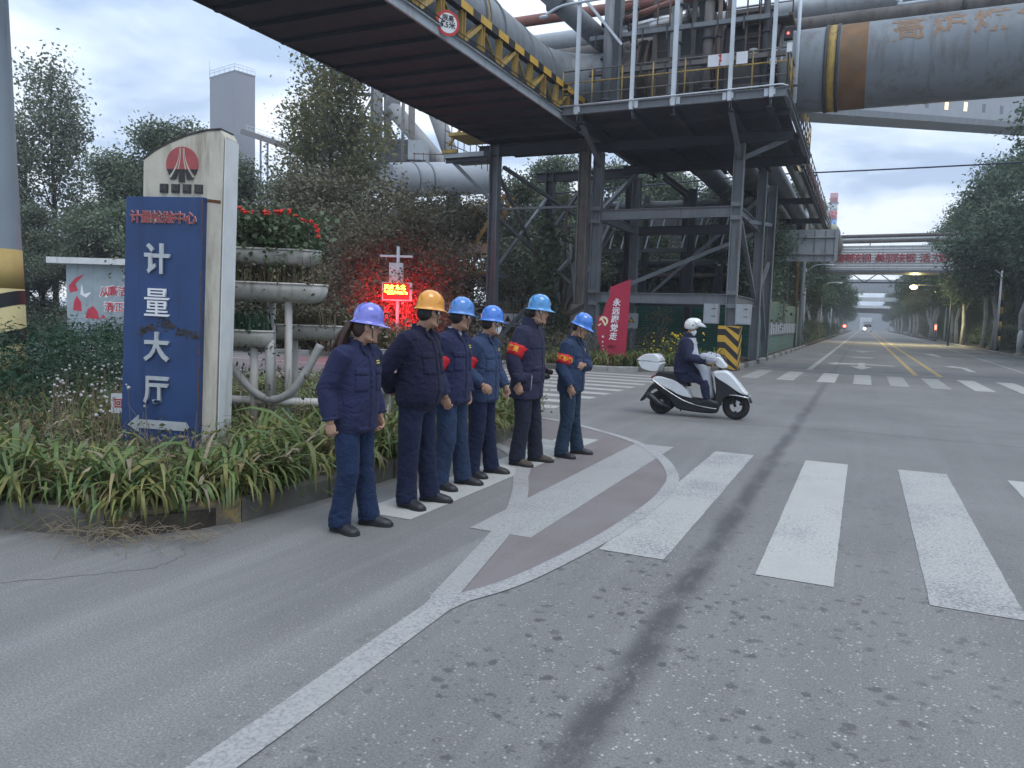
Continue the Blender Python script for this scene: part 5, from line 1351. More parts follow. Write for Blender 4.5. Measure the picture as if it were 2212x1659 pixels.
# tiered planter stand ------------------------------------------------------------------------
M_fibre = mat("chalky_white_planter", (0.50, 0.485, 0.455), 0.7, var=0.14, vscale=3, dirt=(0.20, 0.175, 0.14), dirt_amt=0.45, dirt_scale=3.5, streak=True)
M_pipew = mat("grimy_white_pipe", (0.46, 0.45, 0.43), 0.55, var=0.12, vscale=3, dirt=(0.25, 0.16, 0.085), dirt_amt=0.42, dirt_scale=3, streak=True)
M_pipeg = mat("grey_bent_pipe", (0.30, 0.30, 0.295), 0.55, var=0.2, vscale=3, dirt=(0.14, 0.11, 0.09), dirt_amt=0.4)
ps = thing("planter_stand", "white pipe stand carrying tiers of rounded trough planters beside the sign", "planter", (-6.2, 6.5, 0.1))
def trough(pa, pb, r, depth, mm, parent):
    """half-pipe trough with rounded ends from pa to pb (rim line)"""
    pa, pb = Vector(pa), Vector(pb); d = (pb - pa); ln = d.length; d.normalize(); w = Vector((-d.y, d.x, 0))
    mb = MB(); rings = []; st = []
    for k in range(7): a = PI / 2 * k / 6; st.append((-r * math.cos(a), max(0.02, math.sin(a))))
    for k in range(1, 7): st.append((ln * k / 6, 1.0)) if k < 6 else None
    for k in range(7): a = PI / 2 * k / 6; st.append((ln + r * math.sin(a), max(0.02, math.cos(a))))
    for x, s_ in st:
        c = pa + d * x; ring = []
        for j in range(13):
            a = PI * j / 12
            ring.append(c + w * (r * s_ * math.cos(a)) - Vector((0, 0, depth * (0.25 + 0.75 * s_) * math.sin(a) ** 0.8)))
        for j in range(13):
            a = PI * (12 - j) / 12
            ring.append(c + w * (r * 0.88 * s_ * math.cos(a)) - Vector((0, 0, 0.05 * math.sin(a) + 0.0)))
        rings.append(ring)
    mb.loft(rings, 0, True, True)
    t_ = mb.build("trough", mm, parent)
    rim = [pa + d * x + w * (r * s_ * sg_) + Vector((0, 0, -0.005)) for sg_, seq in ((1, st), (-1, st[::-1])) for x, s_ in seq]
    MB().tube(rim + [rim[0]], 0.012, 6).build("rim", mm, parent)
    soil = MB(); rs = []
    for x, s_ in st:
        c = pa + d * x; rs.append([c + w * (r * 0.86 * s_ * q) - Vector((0, 0, 0.03)) for q in (-1, 1)])
    soil.loft(rs, 0, False, False, closed=False); soil.build("soil", M_soil, parent)
    return pa, pb
T1 = trough((-5.66, 6.74, 2.25), (-7.3, 6.03, 2.27), 0.17, 0.19, M_fibre, ps)
T2 = trough((-5.60, 6.74, 1.88), (-7.3, 6.0, 1.90), 0.20, 0.21, M_fibre, ps)
T3 = trough((-6.02, 6.44, 1.36), (-7.2, 5.95, 1.37), 0.15, 0.19, M_fibre, ps)
T4 = trough((-5.36, 7.55, 1.42), (-6.5, 7.2, 1.42), 0.15, 0.18, M_fibre, ps)
T5 = trough((-4.80, 7.55, 1.17), (-5.7, 7.5, 1.17), 0.15, 0.19, M_fibre, ps)
for (x, y, z0, z1, r) in ((-5.79, 6.62, 0.05, 1.70, .042), (-6.1, 6.42, 0.05, 1.20, .044), (-5.93, 6.48, 0.55, 1.34, .046), (-6.9, 6.15, .05, 2.1, .044), (-6.15, 6.75, .1, 1.72, .046), (-5.75, 7.4, .1, 1.3, .05), (-5.1, 7.55, .1, 1.0, .046), (-6.3, 7.3, .1, 1.3, .05)):
    MB().tube([(x, y, z0), (x, y, z1)], r, 12).build("leg", M_pipew, ps)
MB().tube(smooth_curve([(-6.55, 6.2, 1.08), (-6.36, 6.3, 0.98), (-6.12, 6.38, 0.72), (-5.92, 6.47, 0.60), (-5.72, 6.56, 0.68), (-5.58, 6.66, 0.92), (-5.46, 6.76, 1.22)], 6), 0.046, 12).build("bent_pipe", M_pipeg, ps)
MB().tube([(-6.9, 6.1, .58), (-5.2, 6.8, .58)], 0.05, 10).build("cross_pipe", M_pipew, ps)
MB().tube([(-5.3, 7.3, .5), (-4.7, 7.6, .95)], 0.05, 10).build("cross_pipe", M_pipeg, ps)
def trough_plants(T, n, zlo, zhi, size, mt, seed, spread, name, label, per=10, clump=.06, hang=0.0, aspect=.6):
    nr_ = np.random.RandomState(seed); pts = []
    for i in range(n):
        q = nr_.uniform(-0.04, 1.02); p = T[0].lerp(T[1], q)
        pts.append((p.x + nr_.normal() * spread, p.y + nr_.normal() * spread, p.z + (nr_.uniform(zlo, zhi) if nr_.uniform() > hang else -nr_.uniform(0, .22))))
    return leaf_heap(name, label, pts, size, mt, seed, "plant", per, clump, aspect)
M_ger = leaf_mat("geranium_leaves", [(0.05, 0.085, 0.045), (0.085, 0.125, 0.065), (0.11, 0.14, 0.075), (0.065, 0.10, 0.06)], trans=0.2)
M_grass = leaf_mat("dry_grass", [(0.16, 0.13, 0.085), (0.22, 0.175, 0.115), (0.12, 0.115, 0.065), (0.14, 0.145, 0.07)], trans=0.2, rough=.8)
ge = trough_plants(T1, 300, -0.02, 0.40, 0.058, M_ger, 51, 0.12, "geranium_plant", "bushy geranium with red blossoms in the top trough planter", 12, .06, 0.04, .9)
fl = MB()
for px_, py_ in ((518, 452), (524, 460), (530, 464), (545, 462), (568, 462), (580, 466), (598, 461), (604, 462), (609, 459), (626, 462), (640, 470), (668, 482), (673, 483), (683, 492), (685, 503), (688, 516), (655, 478)):
    p = pix(px_, py_ - 4, 8.2)
    for k in range(7): fl.ell((p.x + RND.gauss(0, .014), p.y + RND.gauss(0, .014), p.z + RND.gauss(0, .010)), RND.uniform(.010, .018), 6, 4)
    fl.tube([(p.x, p.y, p.z), (p.x, p.y + .02, p.z - .16)], .003, 4, mi=1)
fl.build("red_blossom", [M_rflower, M_ger], ge)
def grass_tuft(T, n, h, seed, name, label, mt, spread=.07, lean=.5, wd=.008):
    r = random.Random(seed); V = []
    for i in range(n):
        q = r.uniform(-.05, 1.02); p = T[0].lerp(T[1], q) + Vector((r.gauss(0, spread), r.gauss(0, spread), -.02))
        a = r.uniform(0, 6.28); l_ = h * r.uniform(.5, 1.2); d = Vector((math.cos(a), math.sin(a), 0)); s2 = Vector((-d.y, d.x, 0)) * wd * r.uniform(.5, 1.2)
        ln_ = lean * r.uniform(.2, 1.4)
        p1 = p + Vector((0, 0, l_ * .6)) + d * l_ * .25 * ln_; p2 = p + d * l_ * .8 * ln_ + Vector((0, 0, l_ * (1.0 - .55 * ln_)))
        V += [p - s2, p + s2, p1 + s2, p1 - s2, p1 - s2, p1 + s2, p2 + s2 * .2, p2 - s2 * .2]
    t_ = thing(name, label, "plant", tuple(T[0])); o = T[0]
    link_mesh("foliage", quads_mesh(name, np.array([tuple(v - o) for v in V])), mt, t_); return t_
grass_tuft(T2, 800, 0.30, 61, "trough_grass", "dry tawny grass growing in the second trough from the top", M_grass, .09)
trough_plants(T2, 50, -0.02, 0.14, 0.05, M_dry, 62, 0.10, "trough_plant", "withered leafy growth spilling over the second trough", 10, .06, .2)
trough_plants(T3, 80, 0.0, 0.2, 0.05, M_feather, 66, 0.10, "trough_plant", "leafy green growth in the lower left trough", 11, .07, .12)
trough_plants(T4, 90, 0.0, 0.2, 0.055, M_lf_brown, 67, 0.12, "trough_plant", "brown leafy growth in the low rear trough", 11, .07, .15)
trough_plants(T2, 120, 0.0, 0.26, 0.05, M_lf_brown, 68, 0.13, "trough_plant", "tangled brown growth filling the second trough", 11, .07, .1)
trough_plants(T5, 70, 0.0, 0.3, 0.05, M_dry, 69, 0.11, "trough_plant", "withered leafy growth in the trough between the first two workers", 11, .07, .15)
grass_tuft(T3, 520, 0.26, 63, "trough_grass", "dark green grass in the lower left trough beside the sign", M_feather, .08)
grass_tuft(T4, 420, 0.24, 64, "trough_grass", "mixed grass in the low trough behind the left woman's ponytail", M_grass, .08)
grass_tuft(T5, 360, 0.36, 65, "trough_grass", "reddish dry grass in the trough between the first two workers", M_grass, .08)

# big striped pole at the left edge ---------------------------------------------------------------
up_ = thing("utility_pole", "thick grey pole with yellow and black bands at the left edge", "pole", (-11.55, 6.84, 0.1))
PCX, PCY = -11.55, 6.84
def prad(z): return 0.505 - 0.024 * z
M_polegrey = mat("blue_grey_pole_paint", (0.25, 0.29, 0.33), 0.5, var=0.1, vscale=1.5, dirt=(0.24, 0.25, 0.26), dirt_amt=0.3, streak=True)
M_poleyel = mat("rubbed_yellow_band", (0.50, 0.36, 0.13), 0.6, var=0.15, vscale=3, dirt=(0.40, 0.22, 0.09), dirt_amt=0.4)
M_polepale = mat("pale_yellow_band", (0.50, 0.43, 0.22), 0.6, var=0.12)
MB().lathe([(prad(0), 0.0), (prad(2.34), 2.34), (prad(12), 12.0)], (PCX, PCY, 0), 36).build("shaft", M_polegrey, up_)
MB().lathe([(prad(1.78) + .004, 1.78), (prad(2.34) + .004, 2.34)], (PCX, PCY, 0), 36).build("yellow_band", M_poleyel, up_)
MB().lathe([(prad(0.1) + .004, 0.1), (prad(1.78) + .004, 1.78)], (PCX, PCY, 0), 36).build("pale_yellow_band", M_polepale, up_)
for z0 in (0.3, 0.85, 1.4):
    rings = []
    for j in range(37):
        a = 2 * PI * j / 36; zz = z0 + 0.16 * math.sin(a + 0.9)
        rings.append([(PCX + (prad(zz + q) + .007) * math.cos(a), PCY + (prad(zz + q) + .007) * math.sin(a), zz + q) for q in (0.0, 0.2)])
    MB().loft(rings, 0, False, True, closed=False).build("black_band", M_blk, up_)
vdir = Vector((0.86, -0.51, 0))
for i, ch in enumerate("禁止"):
    pass

# painted hut --------------------------------------------------------------------------------------
ht = thing("painted_hut", "small blue grey flat roofed hut with a red painted mural at left", "hut", (-30.5, 22.6, 0))
HU = Vector((0.906, 0.423, 0)); HN = Vector((0.423, -0.906, 0)); H0 = Vector((-32.0, 21.95, 0))
M_hut = mat("pale_blue_hut_render", (0.30, 0.36, 0.39), 0.8, var=0.12, vscale=1.5, dirt=(0.2, 0.22, 0.22), dirt_amt=0.35, streak=True)
def hp(u, z, n=0): return H0 + HU * u + HN * n + Vector((0, 0, z))
MB().slab([(0.35, 0), (4.2, 0), (4.2, 3.3), (0.35, 3.3)], hp(0, 0, -2.6), HU, (0, 0, 1), 2.6).build("wall", M_hut, ht)
MB().slab([(-0.3, 3.3), (4.6, 3.3), (4.6, 3.56), (-0.3, 3.56)], hp(0, 0, -2.9), HU, (0, 0, 1), 3.25).build("roof_slab", M_conc_side, ht)
M_mur = mat("mural_red", (0.50, 0.04, 0.07), 0.6, var=0.15); M_murw = mat("mural_white", (0.75, 0.75, 0.75), 0.6)
for nm, poly, mm in (("mural_shape", [(0.5, 1.8), (0.85, 1.9), (0.75, 2.2), (1.15, 2.62), (0.75, 2.45), (0.45, 2.1)], M_mur), ("mural_shape", [(0.62, 1.05), (1.0, 1.0), (0.98, 1.4), (0.8, 1.68), (0.66, 1.4)], M_mur),
                     ("mural_shape", [(1.15, .72), (1.75, .68), (1.7, 1.0), (1.5, 1.25), (1.25, 1.1)], M_mur), ("mural_shape", [(1.8, .72), (2.05, .72), (1.95, .9)], M_mur), ("mural_shape", [(.95, 1.75), (1.2, 1.6), (1.4, 1.8), (1.4, 1.85), (1.1, 1.75), (1.02, 2.2)], M_murw),
                     ("mural_shape", [(3.2, .25), (4.0, .2), (4.0, .5), (3.5, .55)], M_mur)):
    MB().slab(poly, hp(0, 0.25, 0.002), HU, (0, 0, 1), 0.006).build(nm, mm, ht)
for i, (ch, u, z) in enumerate((("廉", 2.35, 2.05), ("洁", 2.8, 2.05), ("从", 2.0, 2.0), ("清", 2.2, 1.35), ("正", 2.65, 1.35))):
    text_on("mural_character", ch, hp(u, z + .1, 0.003), HU, (0, 0, 1), 0.46, M_murw, ht, 0.003, 0.03)
    text_on("mural_character", ch, hp(u, z + .1, 0.011), HU, (0, 0, 1), 0.44, M_mur, ht, 0.002, 0.006)

# LED display on a pole -------------------------------------------------------------------------------
k_ = 26 / 24.0
LP = pix(859, 640, 26.0); LP.z = 0
LU = Vector((0.92, 0.39, 0)); LN = Vector((0.39, -0.92, 0))
ld = thing("led_display", "lit weather display with red and yellow characters on a white pole", "display", (LP.x, LP.y, 0.0))
MB().tube([(LP.x, LP.y, 0), (LP.x, LP.y, 3.85)], 0.055, 12).build("pole", M_board, ld)
MB().bar(LP + Vector((0, 0, 3.52)) - LU * 0.62, LP + Vector((0, 0, 3.52)) + LU * 0.5, 0.07, 0.07).build("cross_arm", M_board, ld)
MB().slab([(-0.25, -0.35), (0.21, -0.35), (0.21, 0.3), (-0.25, 0.3)], LP + Vector((0, 0, 2.98)) + LN * 0.07, LU, (0, 0, 1), 0.22).build("control_box", M_board, ld)
for z in (.1, -.2): MB().slab([(.1, z), (.15, z), (.15, z + .05), (.1, z + .05)], LP + Vector((0, 0, 2.98)) + LN * 0.292, LU, (0, 0, 1), 0.01).build("lock", M_blk, ld)
lo = LP + Vector((0, 0, 2.32)) + LN * 0.07
MB().slab([(-0.5, -0.31), (0.52, -0.31), (0.52, 0.31), (-0.5, 0.31)], lo, LU, (0, 0, 1), 0.14).build("cabinet", M_board, ld)
MB().slab([(-0.46, -0.27), (0.44, -0.27), (0.44, 0.28), (-0.46, 0.28)], lo + LN * 0.1405, LU, (0, 0, 1), 0.004).build("screen", emit_mat("dim_red_screen", (0.9, 0.02, 0.02), 0.35), ld)
M_led = emit_mat("led_yellow_red", (1.0, 0.50, 0.04), 12.0)
text_on("led_text", "风向:东北", lo + LN * 0.146 + Vector((0, 0, .13)) - LU * 0.06, LU, (0, 0, 1), 0.175, M_led, ld, 0.002, 0.003)
text_on("led_text", "气压:948hPa", lo + LN * 0.146 + Vector((0, 0, -.04)) - LU * 0.03, LU, (0, 0, 1), 0.155, M_led, ld, 0.002, 0.003)
# added: glowing back face and rear lamp, made up to redden the shrubs behind
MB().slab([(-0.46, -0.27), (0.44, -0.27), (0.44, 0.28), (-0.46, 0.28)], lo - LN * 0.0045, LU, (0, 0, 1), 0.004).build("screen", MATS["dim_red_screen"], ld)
for dn_, en in ((0.45, 60), (-0.55, 300)):  # first the display's own glow, then the added lamp behind it
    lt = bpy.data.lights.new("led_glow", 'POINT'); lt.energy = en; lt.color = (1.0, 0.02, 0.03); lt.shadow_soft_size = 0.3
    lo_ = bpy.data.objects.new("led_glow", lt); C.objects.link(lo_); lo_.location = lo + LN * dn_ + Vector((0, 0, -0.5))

# picket fence with warning boards ------------------------------------------------------------------------
pfx = thing("picket_fence", "yellow steel picket fence behind the workers under the trestle", "fence", (-11, 27.5, 0.1))
M_fence = mat("dull_yellow_fence", (0.24, 0.185, 0.085), 0.7, var=0.25, dirt=(0.09, 0.07, 0.05), dirt_amt=0.6)
for x in np.arange(-13.3, -8.9, 0.155):
    MB().bx(x - .012, x + .012, 27.49, 27.515, 0.12, 2.12).build("picket", M_fence, pfx)
for z in (0.4, 1.78, 1.2): MB().bx(-13.3, -8.9, 27.46, 27.49, z, z + .05).build("rail", M_fence, pfx)
wb = thing("warning_board", "row of white warning boards with black symbols on the picket fence", "warning sign", (-12, 27.4, 1.3))
for i, x in enumerate((-13.1, -12.62, -11.85, -11.37)):
    MB().bx(x, x + .44, 27.42, 27.44, 1.18, 1.70).build("board", M_board, wb)
    if i == 0: MB().slab([(x + .08, 1.38), (x + .36, 1.38), (x + .22, 1.64)], (0, 27.419, 0), (1, 0, 0), (0, 0, 1), .002).build("symbol", M_blackmark, wb)
    else:
        ring = [(math.cos(a), math.sin(a)) for a in np.linspace(0, 2 * PI, 21)[:-1]]
        mb = MB(); mb.loft([[(x + .22 + r * c, 27.417, 1.49 + r * s_) for c, s_ in ring] for r in (.135, .165)], 0, False, False); mb.build("symbol", M_blackmark, wb)
        MB().slab([(x + .12, 1.38), (x + .15, 1.36), (x + .32, 1.58), (x + .29, 1.6)], (0, 27.418, 0), (1, 0, 0), (0, 0, 1), .002).build("symbol", M_blackmark, wb)
    MB().bx(x + .06, x + .38, 27.415, 27.42, 1.22, 1.27).build("caption", M_blackmark, wb)
eb = thing("electric_box", "pale meter box with a yellow warning triangle beside the red flag board", "cabinet", (-8.0, 28, 1.3))
MB().bx(-8.2, -7.8, 28.0, 28.25, 1.28, 1.85).build("box", M_steel_l, eb)
MB().slab([(-8.13, 1.5), (-7.87, 1.5), (-8.0, 1.72)], (0, 27.999, 0), (1, 0, 0), (0, 0, 1), .003).build("triangle", M_blackmark, eb)
MB().slab([(-8.08, 1.525), (-7.92, 1.525), (-8.0, 1.665)], (0, 27.995, 0), (1, 0, 0), (0, 0, 1), .003).build("triangle_face", M_yel2, eb)
MB().bx(-8.05, -7.95, 28.1, 28.2, 0.1, 1.28).build("post", M_steel, eb)

# red flag-shaped board -----------------------------------------------------------------------------------
fb = thing("flag_board", "red flag shaped board with white characters and a gold emblem in the far bed", "sign", (-7.2, 23.45, 0.1))
M_flag = mat("crimson_board", (0.36, 0.022, 0.055), 0.5, var=0.12, vscale=1.5, dirt=(0.26, 0.02, 0.04), dirt_amt=0.3, streak=True)
M_cream = mat("cream_emblem", (0.74, 0.66, 0.47), 0.5, var=0.05)
prof = [(-7.52, 0.12), (-6.84, 0.12), (-6.84, 0.58), (-6.80, 1.8), (-6.77, 2.87), (-7.42, 2.62), (-7.43, 2.34), (-7.56, 2.05), (-7.64, 1.72), (-7.76, 1.70), (-7.80, 1.62), (-7.82, 1.3), (-7.77, 0.95), (-7.66, 0.66), (-7.56, 0.45)]
MB().slab(prof, (0, 23.5, 0), (1, 0, 0), (0, 0, 1), 0.09).build("board", M_flag, fb)
for i, ch in enumerate("永远跟党走"):
    text_on("character", ch, (-7.19 - i * 0.02, 23.41, 2.12 - i * 0.268), (1, 0, 0), (0, 0, 1), 0.255, M_white_l, fb, 0.006, 0.006, 1.0, 0.001, 0.12)
ec_ = Vector((-7.62, 23.408, 1.52))
rg = []
for a in np.linspace(-0.6, 3.9, 18):                      # sickle
    a2 = PI / 2 - a + 0.9; t_ = (a + .6) / 4.5
    th = 0.012 + 0.022 * math.sin(PI * min(1, t_ * 1.05)) ** 0.8
    rg.append([(ec_.x + .02 + (0.125 + q * th) * math.cos(a2), 23.404, ec_.z + .01 + (0.125 + q * th) * math.sin(a2)) for q in (-1, 1)])
sk = MB(); sk.loft(rg, 0, False, False, closed=False)
sk.loft([[(p[0], 23.41, p[2]) for p in r] for r in rg], 0, False, False, closed=False)
sk.slab([(-.16, -.12), (-.135, -.15), (-.05, -.085), (-.075, -.06)], ec_, (1, 0, 0), (0, 0, 1), .01); sk.build("sickle", M_cream, fb)
hm = MB(); hm.slab([(-.085, .075), (-.02, .14), (.03, .12), (.01, .09), (.14, -.11), (.10, -.145), (-.03, .055), (-.05, .04)], ec_ + Vector((-.02, 0, 0)), (1, 0, 0), (0, 0, 1), .012); hm.build("hammer", M_cream, fb)
def star(cx, cz, r, parent, mm, y=23.408):
    P_ = [(cx + (r if i % 2 == 0 else r * .4) * math.sin(PI * i / 5), cz + (r if i % 2 == 0 else r * .4) * math.cos(PI * i / 5)) for i in range(10)][::-1]
    MB().slab(P_, (0, y, 0), (1, 0, 0), (0, 0, 1), .008).build("star", mm, parent)
for x, z, r in ((-7.6, 1.04, .055), (-7.6, .87, .042), (-7.59, .74, .03), (-7.57, .63, .02)): star(x, z, r, fb, M_white_l)
text_on("footer_text", "炼铁厂", (-7.27, 23.41, .72), (1, 0, 0), (0, 0, 1), .10, mat("dark_red_print", (0.09, 0.012, 0.02), .6), fb, .003, .004)

# ------------------------------------------------------------------ far road: gantries, lamps, chimney, signs
M_wcorr = mat("white_corrugated_cladding", (0.60, 0.62, 0.63), 0.5, var=0.08, vscale=.6, dirt=(0.34, 0.35, 0.35), dirt_amt=0.35, streak=True)
gt = thing("banner_gallery", "white clad conveyor gallery crossing the road with red slogan characters", "gallery", (2, 75, 6.5))
prof = []; z = 6.62; rings = None
mb = MB(); P_ = []
while z < 8.7: P_ += [(75.0, z), (75.0, z + .12), (74.96, z + .15), (74.96, z + .21)]; z += .24
mb.loft([[(x, y, zz) for y, zz in P_] for x in (-16, 26)], 0, False, False, closed=False); mb.build("cladding", M_wcorr, gt)
MB().bx(-16, 26, 75.05, 78.2, 6.6, 8.78).build("body", M_steel_l, gt)
MB().bx(-16, 26, 74.9, 78.3, 6.42, 6.62).build("floor_beam", M_steel, gt)
for x0 in (-7.5, 11.5): 
    for y in (75.4, 77.8): MB().ibeam((x0, y, 0), (x0, y, 6.42), .4, .4, .03).build("leg", M_steel_d, gt)
for zx, ch in ((660, "健"), (735, "康"), (815, "陕"), (900, "钢"), (1020, "美"), (1105, "丽"), (1188, "陕"), (1275, "钢"), (1395, "活"), (1490, "力"), (1570, "陕"), (1655, "钢")):
    text_on("slogan_character", ch, (-2.47 + (zx - 660) * .00932, 74.94, 7.62), (1, 0, 0), (0, 0, 1), 0.86, mat("red_slogan", (0.42, 0.035, 0.05), .6, var=.2), gt, .01, .004)
for z, r, mm, lb in ((8.98, .15, M_rusty_grey, "brown pipe lying on the slogan gallery"), (9.2, .13, M_board, "white pipe above the slogan gallery"), (9.45, .17, M_rusty_grey, "upper brown pipe over the slogan gallery")):
    p = thing("overhead_pipe", lb, "pipe", (0, 75.6, z)); MB().tube([(-16, 75.4, z), (26, 75.4, z + .5)], r, 12, cap=False).build("pipe_run", mm, p)
    for x in (-6, 0, 6, 12): MB().bar((x, 75.4, 8.7), (x, 75.4, z), .08, .08).build("saddle", M_steel_d, p)
tb = thing("truss_gantry", "dark zigzag truss gantry crossing the road beyond the slogan gallery", "gantry", (1, 112, 7.6))
for z in (7.45, 8.75): MB().ibeam((-14, 112, z), (16, 112, z), .16, .16, .02).build("chord", M_steel_d, tb)
for i in range(18):
    x = -14 + i * 1.7; a, b_ = (7.45, 8.75) if i % 2 == 0 else (8.75, 7.45)
    MB().bar((x, 112, a), (x + 1.7, 112, b_), .12, .12).build("diagonal", M_steel_d, tb)
for x in (-10.5, 13): MB().ibeam((x, 112, 0), (x, 112, 8.8), .35, .35, .02).build("leg", M_steel_d, tb)
MB().tube([(-14, 112.3, 9.1), (16, 112.3, 9.1)], .3, 10).build("pipe_run", M_steel, tb)
for i, (y, z, h, mm, lb) in enumerate(((168, 8.4, 2.6, M_steel_l, "grey overhead gallery third from the slogan gallery"), (200, 7.7, .9, M_wcorr, "white overhead pipe crossing farther down the road"), (250, 7.2, .7, M_wcorr, "pale overhead pipe far down the road"), (262, 5.9, 1.5, M_steel_d, "dark low overhead gantry far down the road"), (325, 6.9, 1.2, M_wcorr, "last pale gantry at the end of the road"))):
    t_ = thing("pipe_gantry", lb, "gantry", (0, y, z))
    MB().bx(-18, 20, y, y + 2, z, z + h).build("beam", mm, t_)
    for x in (-11, 13): MB().bx(x - .3, x + .3, y + .4, y + 1.2, 0, z).build("leg", M_steel_d, t_)
# hall seen under the slogan gallery and at the end of the road
eh = thing("far_hall", "pale works hall closing the far end of the road", "building", (-2, 395, 0))
MB().bx(-16, 22, 396, 420, 0, 11).build("wall", M_steel_l, eh); MB().bx(-17, 23, 395, 421, 11, 11.6).build("roof", M_steel, eh)
MB().bx(-2, 3, 395.9, 396, 0, 6).build("door", M_board, eh)
# back of a road sign on its arm
rs_ = thing("road_sign", "grey back of a large road sign on an arm over the left lane", "road sign", (-4.6, 45, 0))
MB().slab([(-5.1, 5.1), (-1.62, 5.07), (-1.56, 5.14), (-1.56, 6.74), (-1.62, 6.8), (-5.1, 6.8)], (0, 45, 0), (1, 0, 0), (0, 0, 1), .03).build("panel", M_steel_l, rs_)
for z in (5.45, 6.35): MB().tube([(-5.3, 44.9, z), (-1.7, 44.9, z)], .05, 8).build("rib", M_steel, rs_)
for x in (-4.4, -3.6, -2.75, -2.2, -1.75): MB().bx(x - .02, x + .02, 44.93, 44.965, 5.15, 6.75).build("rib", M_steel, rs_)
MB().tube([(-5.2, 45.1, 0), (-5.2, 45.1, 7.2)], .14, 10).build("pole", M_steel_l, rs_)
# chimney
ch_ = thing("chimney", "red white and blue banded chimney far beyond the road sign", "chimney", (-17.1, 400, 0))
def cr_(z): return 2.35 - z * .009
for z0, z1, nm, mm in ((0, 41, "shaft", M_board), (41, 52.3, "blue_band", mat("blue_band_paint", (0.05, 0.22, 0.52), .5)), (52.3, 56.3, "red_band", mat("red_band_paint", (0.48, 0.06, 0.07), .5)), (56.3, 60.2, "white_band", M_board), (60.2, 64.8, "red_band", MATS["red_band_paint"])):
    MB().lathe([(cr_(z0), z0), (cr_(z1), z1)], (-17.1, 400, 0), 20).build(nm, mm, ch_)
for i in range(9):
    a = -2.4 + i * .2; MB().bar((-17.1 + 1.83 * math.cos(a), 400 + 1.83 * math.sin(a), 62.6), (-17.1 + 1.83 * math.cos(a), 400 + 1.83 * math.sin(a), 64.4), .14, .1).build("white_tick", M_board, ch_)
MB().lathe([(2.5, 60.0), (2.5, 60.3)], (-17.1, 400, 0), 20).build("gallery_ring", M_steel, ch_)
MB().slab([(-1.0, -.2), (0, -.5), (1.0, .3), (0, .1), (-.8, .5)], (-17.1, 397.85, 48.6), (1, 0, 0), (0, 0, 1), .05).build("white_mark", M_board, ch_)
tk = thing("round_duct", "beige rounded duct end showing above the back of the road sign", "duct", (-3.1, 62, 9.1))
M_beige = mat("beige_duct", (0.32, 0.32, 0.25), .6, var=.1)
MB().tube([(-2.7, 61.5, 8.65), (-2.7, 61.6, 8.65), (-2.7, 61.8, 8.65), (-2.7, 62.1, 8.65), (-2.7, 75, 8.65)], [.15, .35, .5, .55, .55], 20).build("shell", M_beige, tk)
for y in (64, 70): MB().tube([(-2.7, y, 8.65), (-2.7, y + .12, 8.65)], .6, 20).build("ring", M_steel_l, tk)
for i, (x, y, h, r, mm, lb) in enumerate(((-4.35, 55, 11.6, .16, M_rust_y, "brown post beside the banded chimney"), (-3.95, 55, 11.7, .12, M_steel_l, "grey post next to the brown post by the chimney"))):
    t_ = thing("tall_post", lb, "post", (x, y, 0)); MB().tube([(x, y, 0), (x, y, h)], r, 10).build("shaft", mm, t_)
    MB().bx(x - .6, x + .5, y - .1, y + .1, h - .25, h - .15).build("cross_arm", M_rust, t_)
    MB().bx(x - .1, x + .5, y - .15, y + .15, h - 1.9, h - 1.6).build("bracket", M_steel_d, t_)
cbl = thing("overhead_cable", "black cable strung across the road above the right trees", "cable", (0, 40, 8.8))
MB().tube([(x, 40, 8.95 - .12 * math.sin(PI * (x + 5) / 22) + .012 * (x + 5)) for x in np.linspace(-5, 17, 16)], .035, 6).build("strand", mat("cable_sheath", (.03, .03, .07), .6), cbl)
MB().tube([(-14, 33.3, 7.3), (-5, 40, 8.95)], .03, 6).build("strand", MATS["cable_sheath"], cbl)
# street lamps
def street_lamp(x, y, h, arm, lit, label, group=None):
    M_galv = MATS["dark_sooty_steel"] if lit else MATS["galvanised_post"]
    t_ = thing("street_lamp", label, "street lamp", (x, y, 0), 0, group)
    MB().tube([(x, y, 0), (x, y, h)], [.09, .06], 8).build("pole", M_galv, t_)
    MB().tube(smooth_curve([(x, y, h - .3), (x + arm * .4, y, h + .25), (x + arm, y, h + .3)], 4), .04, 6).build("arm", M_galv, t_)
    MB().ell((x + arm * 1.06, y, h + .26), (.32, .14, .09), 10, 6).build("lamp_head", M_galv, t_)
    if lit:
        MB().ell((x + arm * 1.06, y - .02, h + .10), (.34, .26, .22), 12, 8).build("bulb", emit_mat("lit_lamp_glass", (1.0, 0.74, 0.24), 7), t_)
        l_ = bpy.data.lights.new("lamp_glow", 'SPOT'); l_.spot_size = rad(155); l_.spot_blend = .5; l_.energy = 1500; l_.color = (1, .85, .45); l_.shadow_soft_size = .25
        o_ = bpy.data.objects.new("lamp_glow", l_); C.objects.link(o_); o_.location = (x + arm * 1.06, y - .4, h - .1)
        l2 = bpy.data.lights.new("lamp_spill", 'POINT'); l2.energy = 420; l2.color = (1, .85, .4); l2.shadow_soft_size = .25
        o2 = bpy.data.objects.new("lamp_spill", l2); C.objects.link(o2); o2.location = (x + arm * 1.06, y - .5, h - .15)
    return t_
street_lamp(7.4, 84, 5.5, -3.1, True, "lit yellow street lamp under the right trees")
for i, (x, y) in enumerate(((8.9, 66), (8.8, 105), (8.8, 128))):
    street_lamp(x, y, 6.0, -2.2, False, ["unlit pale lamp post nearest on the right verge", "second unlit pale lamp post on the right verge", "farthest unlit pale lamp post on the right verge"][i])
